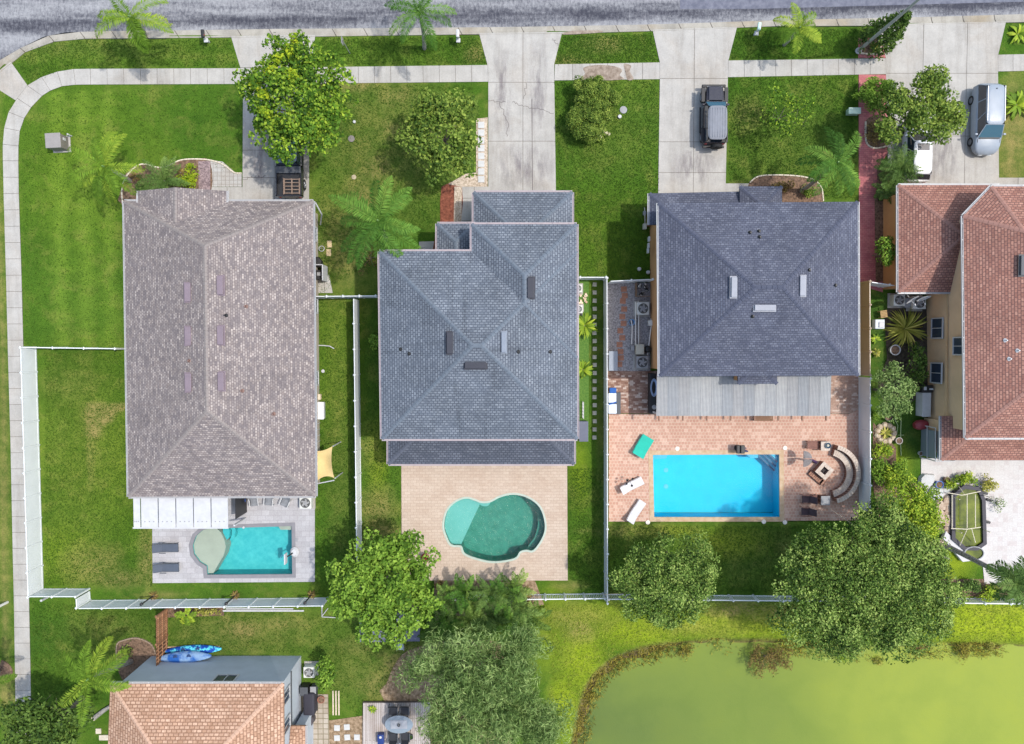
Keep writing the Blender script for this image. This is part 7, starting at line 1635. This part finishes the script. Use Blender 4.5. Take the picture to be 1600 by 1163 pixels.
kayak('blue and grey kayak leaning at the blue-grey house wall', (P(246,1029,1.0), P(330,1025,1.0)), .85, cam2, plain('navy_seat2', (.02,.05,.15)))
# deck + dining set
r = thing('timber_deck', 'weathered whitewashed timber deck at the bottom centre', 'deck', P(620,1135)); PK = paver('whitewashed_boards', (.36,.32,.30), (.48,.44,.42), (.2,.16,.13), 6, .145, .014, (.85,.8,.76), rot=math.pi/2)
mb = MB(); mb.prism([(q.x,q.y) for q in PP([(568,1097),(673,1096),(674,1220),(567,1220)])], 0, .2); mb.build('boards', PK, r, True); mb = MB(); q0, q1 = P(568,1096), P(673,1096); mb.box((q0.x+q1.x)/2, q0.y+.03, .16, q1.x-q0.x, .05, .16); mb.build('rim_board', plain('dark_rim', (.1,.08,.07)), r, True)
q = P(624,1130,.7); r = thing('dining_table', 'oval glass patio dining table on the timber deck', 'table', (q.x,q.y,.2)); mb = MB(); mb.lathe([(0,.7),(.9,.7),(.95,.72),(.9,.74),(0,.74)], (0,0,0), 28, sx=1.12, sy=.72); mb.build('table_top', gm_, r, smooth=True)
mb = MB(); mb.rbox(0,.02,.755,1.25,.65,.012,.004); mb.build('table_runner', plain('grey_runner', (.32,.33,.36), .8), r); mb = MB(); mb.lathe([(.1,.76),(.12,.85),(.06,.86)], (0,0,0), 12); mb.build('centrepiece', DGREY, r)
for a in (-1,1):
    for b_ in (-1,1): mb = MB(); mb.tube([(a*.6,b_*.4,0),(a*.55,b_*.35,.7)], .03, 6); mb.build('leg', DGREY, r)
for u, v, a, lb in ((615,1108,DWN,'upper left'),(633,1108,DWN,'upper right'),(615,1150,-DWN,'lower left'),(634,1149,-DWN,'lower right')): chair('%s black sling chair at the oval deck table' % lb, u, v, a, BLF, DGREY, 'black chairs at the oval deck table', .66, 1.2, .2)
q = P(597,1149); r = thing('cooler_box', 'dark blue cooler with round white lid detail on the timber deck', 'cooler', (q.x,q.y,.2)); mb = MB(); mb.rbox(0,0,.25,.48,.78,.48,.05); mb.build('box', plain('deep_blue', (.015,.04,.18), .4), r, smooth=True); mb = MB(); mb.disc((0,.2,.49), .1, .02, 14); mb.build('cap', WHITE, r)
pot('small green plant pot right of the deck chairs', 643, 1147, .2, .3, DGREY, LM['sago'], .2)
rosette('potted_fern', 'small yellow-green fern on the timber deck boards', 583, 1106, .45, .3, LM['lime'], 18, .05, z0=.2)
r = thing('folded_towel', 'light grey folded towel on the lower right deck chair', 'towel', (P(631,1158).x, P(631,1158).y, .85)); mb = MB(); mb.rbox(0,0,0,.5,.55,.06,.02); mb.build('towel', plain('grey_towel', (.42,.47,.52), .9), r)
# grills, bins beside the house
q = P(483,1072); r = thing('bin_store', 'black square bin beside the blue-grey wall below the air conditioner', 'bin', q); mb = MB(); mb.rbox(-.15,0,.45,.55,.6,.9,.04); mb.build('box', BLACK, r); mb = MB(); mb.rbox(-.15,0,.93,.6,.64,.06,.02); mb.build('lid', DGREY, r)
q = P(491,1072); r = thing('small_bin', 'small dark bin right of the black square bin', 'bin', (q.x+.1,q.y,0)); mb = MB(); mb.rbox(0,0,.35,.4,.5,.7,.04); mb.build('box', DGREY, r); mb = MB(); mb.rbox(0,0,.72,.44,.54,.05,.02); mb.build('lid', MGREY, r)
q = P(485,1097,.5); r = thing('covered_grill', 'long black covered grill beside the blue-grey wall', 'grill', (q.x,q.y,0)); mb = MB(); mb.rbox(0,0,.5,.85,1.7,1.0,.16,0,3); mb.build('cover', plain('black_cover', (.03,.028,.04), .7), r, smooth=True); mb = MB(); mb.rbox(0,0,.08,.9,1.75,.1,.05); mb.build('hem', BLACK, r)
q = P(481,1126,.5); r = thing('round_table_cover', 'dark round covered table below the long black grill', 'table', (q.x,q.y,0)); mb = MB(); mb.lathe([(.45,0),(.46,.6),(.4,.66),(0,.68)], (0,0,0), 22); mb.build('cover', plain('brown_black_cover', (.07,.06,.065), .8), r, smooth=True); mb = MB(); mb.disc((0,0,0), .48, .06, 20); mb.build('hem', BLACK, r)
pot('square terracotta planter on the cream pavers', 503, 1091, .28, .3, plain('rust_planter', (.3,.12,.08)))
# sheds under the bright tree
SHD = plain('slate_panel', (.13,.135,.20), .7)
q = P(585,983,2.0); r = thing('garden_shed', 'left dark slate shed roof under the bright bushy tree', 'shed', (q.x,q.y,0)); 
def shed(r, u0, v0, u1, v1, h):
    a, b_ = P(u0,v0,h), P(u1,v1,h); mb = MB(); mb.box((a.x+b_.x)/2, (a.y+b_.y)/2, h, b_.x-a.x, a.y-b_.y, .08, 0, 0); mb.build('roof', SHD, r, True); mb = MB(); mb.box((a.x+b_.x)/2, (a.y+b_.y)/2, h/2-.03, b_.x-a.x-.3, a.y-b_.y-.3, h-.06); mb.build('wall', DGREY, r, True)
    mb = MB(); mb.box((a.x+b_.x)/2, b_.y+.13, h*.42, .8, .03, h*.8); mb.build('door', MGREY, r, True)
shed(r, 562, 960, 604, 1003, 2.0)
q = P(634,983,2.0); r = thing('garden_shed', 'right dark slate shed roof under the bright bushy tree', 'shed', (q.x,q.y,0)); shed(r, 611, 958, 656, 1002, 2.0)
q = P(626,1010); chair('pale green garden chair below the right dark shed', 626, 1010, DWN, plain('sage_plastic', (.4,.5,.48)), MGREY, None, .5, 1.2, 0)
r = thing('clothes_frame', 'thin white angular pole frame at the end of the back fence', 'frame', P(515,955)); mb = MB(); mb.tube([P(503,945,.1),P(503,964,.1),P(535,966,.1)], .04, 6); mb.tube([P(503,963,.1),P(513,950,.1)], .03, 6); mb.build('frame', WHITE, r, True)
# torches planted in small rings inside the back fence
for u, v, lb in ((240,931,'left'),(368,930,'middle'),(487,929,'right')):
    q = P(u, v); r = thing('garden_torch', '%s of three black garden torches inside the white back fence' % lb, 'torch', q, group='garden torches inside the back fence'); tip = P(u-(800-u)*.045-3, v+15, 1.75)-q; mb = MB(); mb.tube([(0,0,0),(tip.x*0,tip.y*0,1.75)], .05, 8); mb.build('pole', BLACK, r); mb = MB(); mb.lathe([(.05,0),(.12,.06),(.11,.2),(0,.24)], (0,0,1.75), 10); mb.build('torch_head', BLACK, r)
    rosette('dry_tuft', 'brown dry plant tuft at the foot of the %s garden torch' % lb, u, v, .42, .4, LM['brown'], 34, .04)
q = P(78,932); r = thing('fence_post', 'short white post standing below the bottom left fence corner', 'post', (P(84,928).x, P(84,928).y, 0)); mb = MB(); mb.rbox(0,0,.75,.14,.14,1.5,.02); mb.build('post', WHITE, r); mb = MB(); mb.lathe([(.11,0),(.1,.05),(0,.1)], (0,0,1.5), 4); mb.build('cap', WHITE, r)
q = P(12,941); r = thing('street_post', 'pale concrete post at the left edge of the left sidewalk', 'post', (q.x,q.y,0)); mb = MB(); mb.tube([(0,0,0),(0,0,1.6)], .1, 8); mb.build('post', PV, r); mb = MB(); mb.disc((0,0,1.6), .12, .04, 8); mb.build('cap', WHITE, r)
lg = P(178,1048); r = thing('fallen_log', 'pale grey fallen palm stump slab by the tan-roofed house corner', 'log', P(152,1118)); mb = MB(); mb.tube([P(147,1122,.15),P(160,1112,.2),P(172,1104,.2)], [.18,.16,.12], 10); mb.build('log', PTRUNK, r, True); mb = MB(); mb.lathe([(0,0),(.18,0)], P(146,1123,.15), 10); mb.build('cut_face', PL, r, True)
q = P(165,1152); r = thing('paver_step', 'cream paver step left of the tan roof at the bottom', 'step', q); mb = MB(); mb.rbox(0,0,.06,.9,.4,.1,.02); mb.rbox(-.5,.5,.05,.4,.4,.1,.02); mb.build('pavers', EDG, r)
for u, v, lb in ((1012,434,'upper'),(998,429,'lower')): disc_thing('white_ball_lamp', '%s small white lamp by the charcoal house wall above the gravel yard' % lb, 'lamp', u, v-8, .14, .3, WHITE)
q = P(1011,345); r = thing('wall_taps', 'pale pipes and taps against the brown wall of the charcoal house', 'taps', (P(1009,345).x-.15, q.y, 0)); mb = MB(); mb.tube([(0,.9,.3),(0,.2,.5),(.05,-.6,.3)], .04, 6); mb.rbox(0,-.5,.4,.25,.4,.5,.03); mb.build('taps', STG, r); mb = MB(); mb.rbox(0,.5,.3,.2,.3,.35,.03); mb.build('box', MGREY, r)
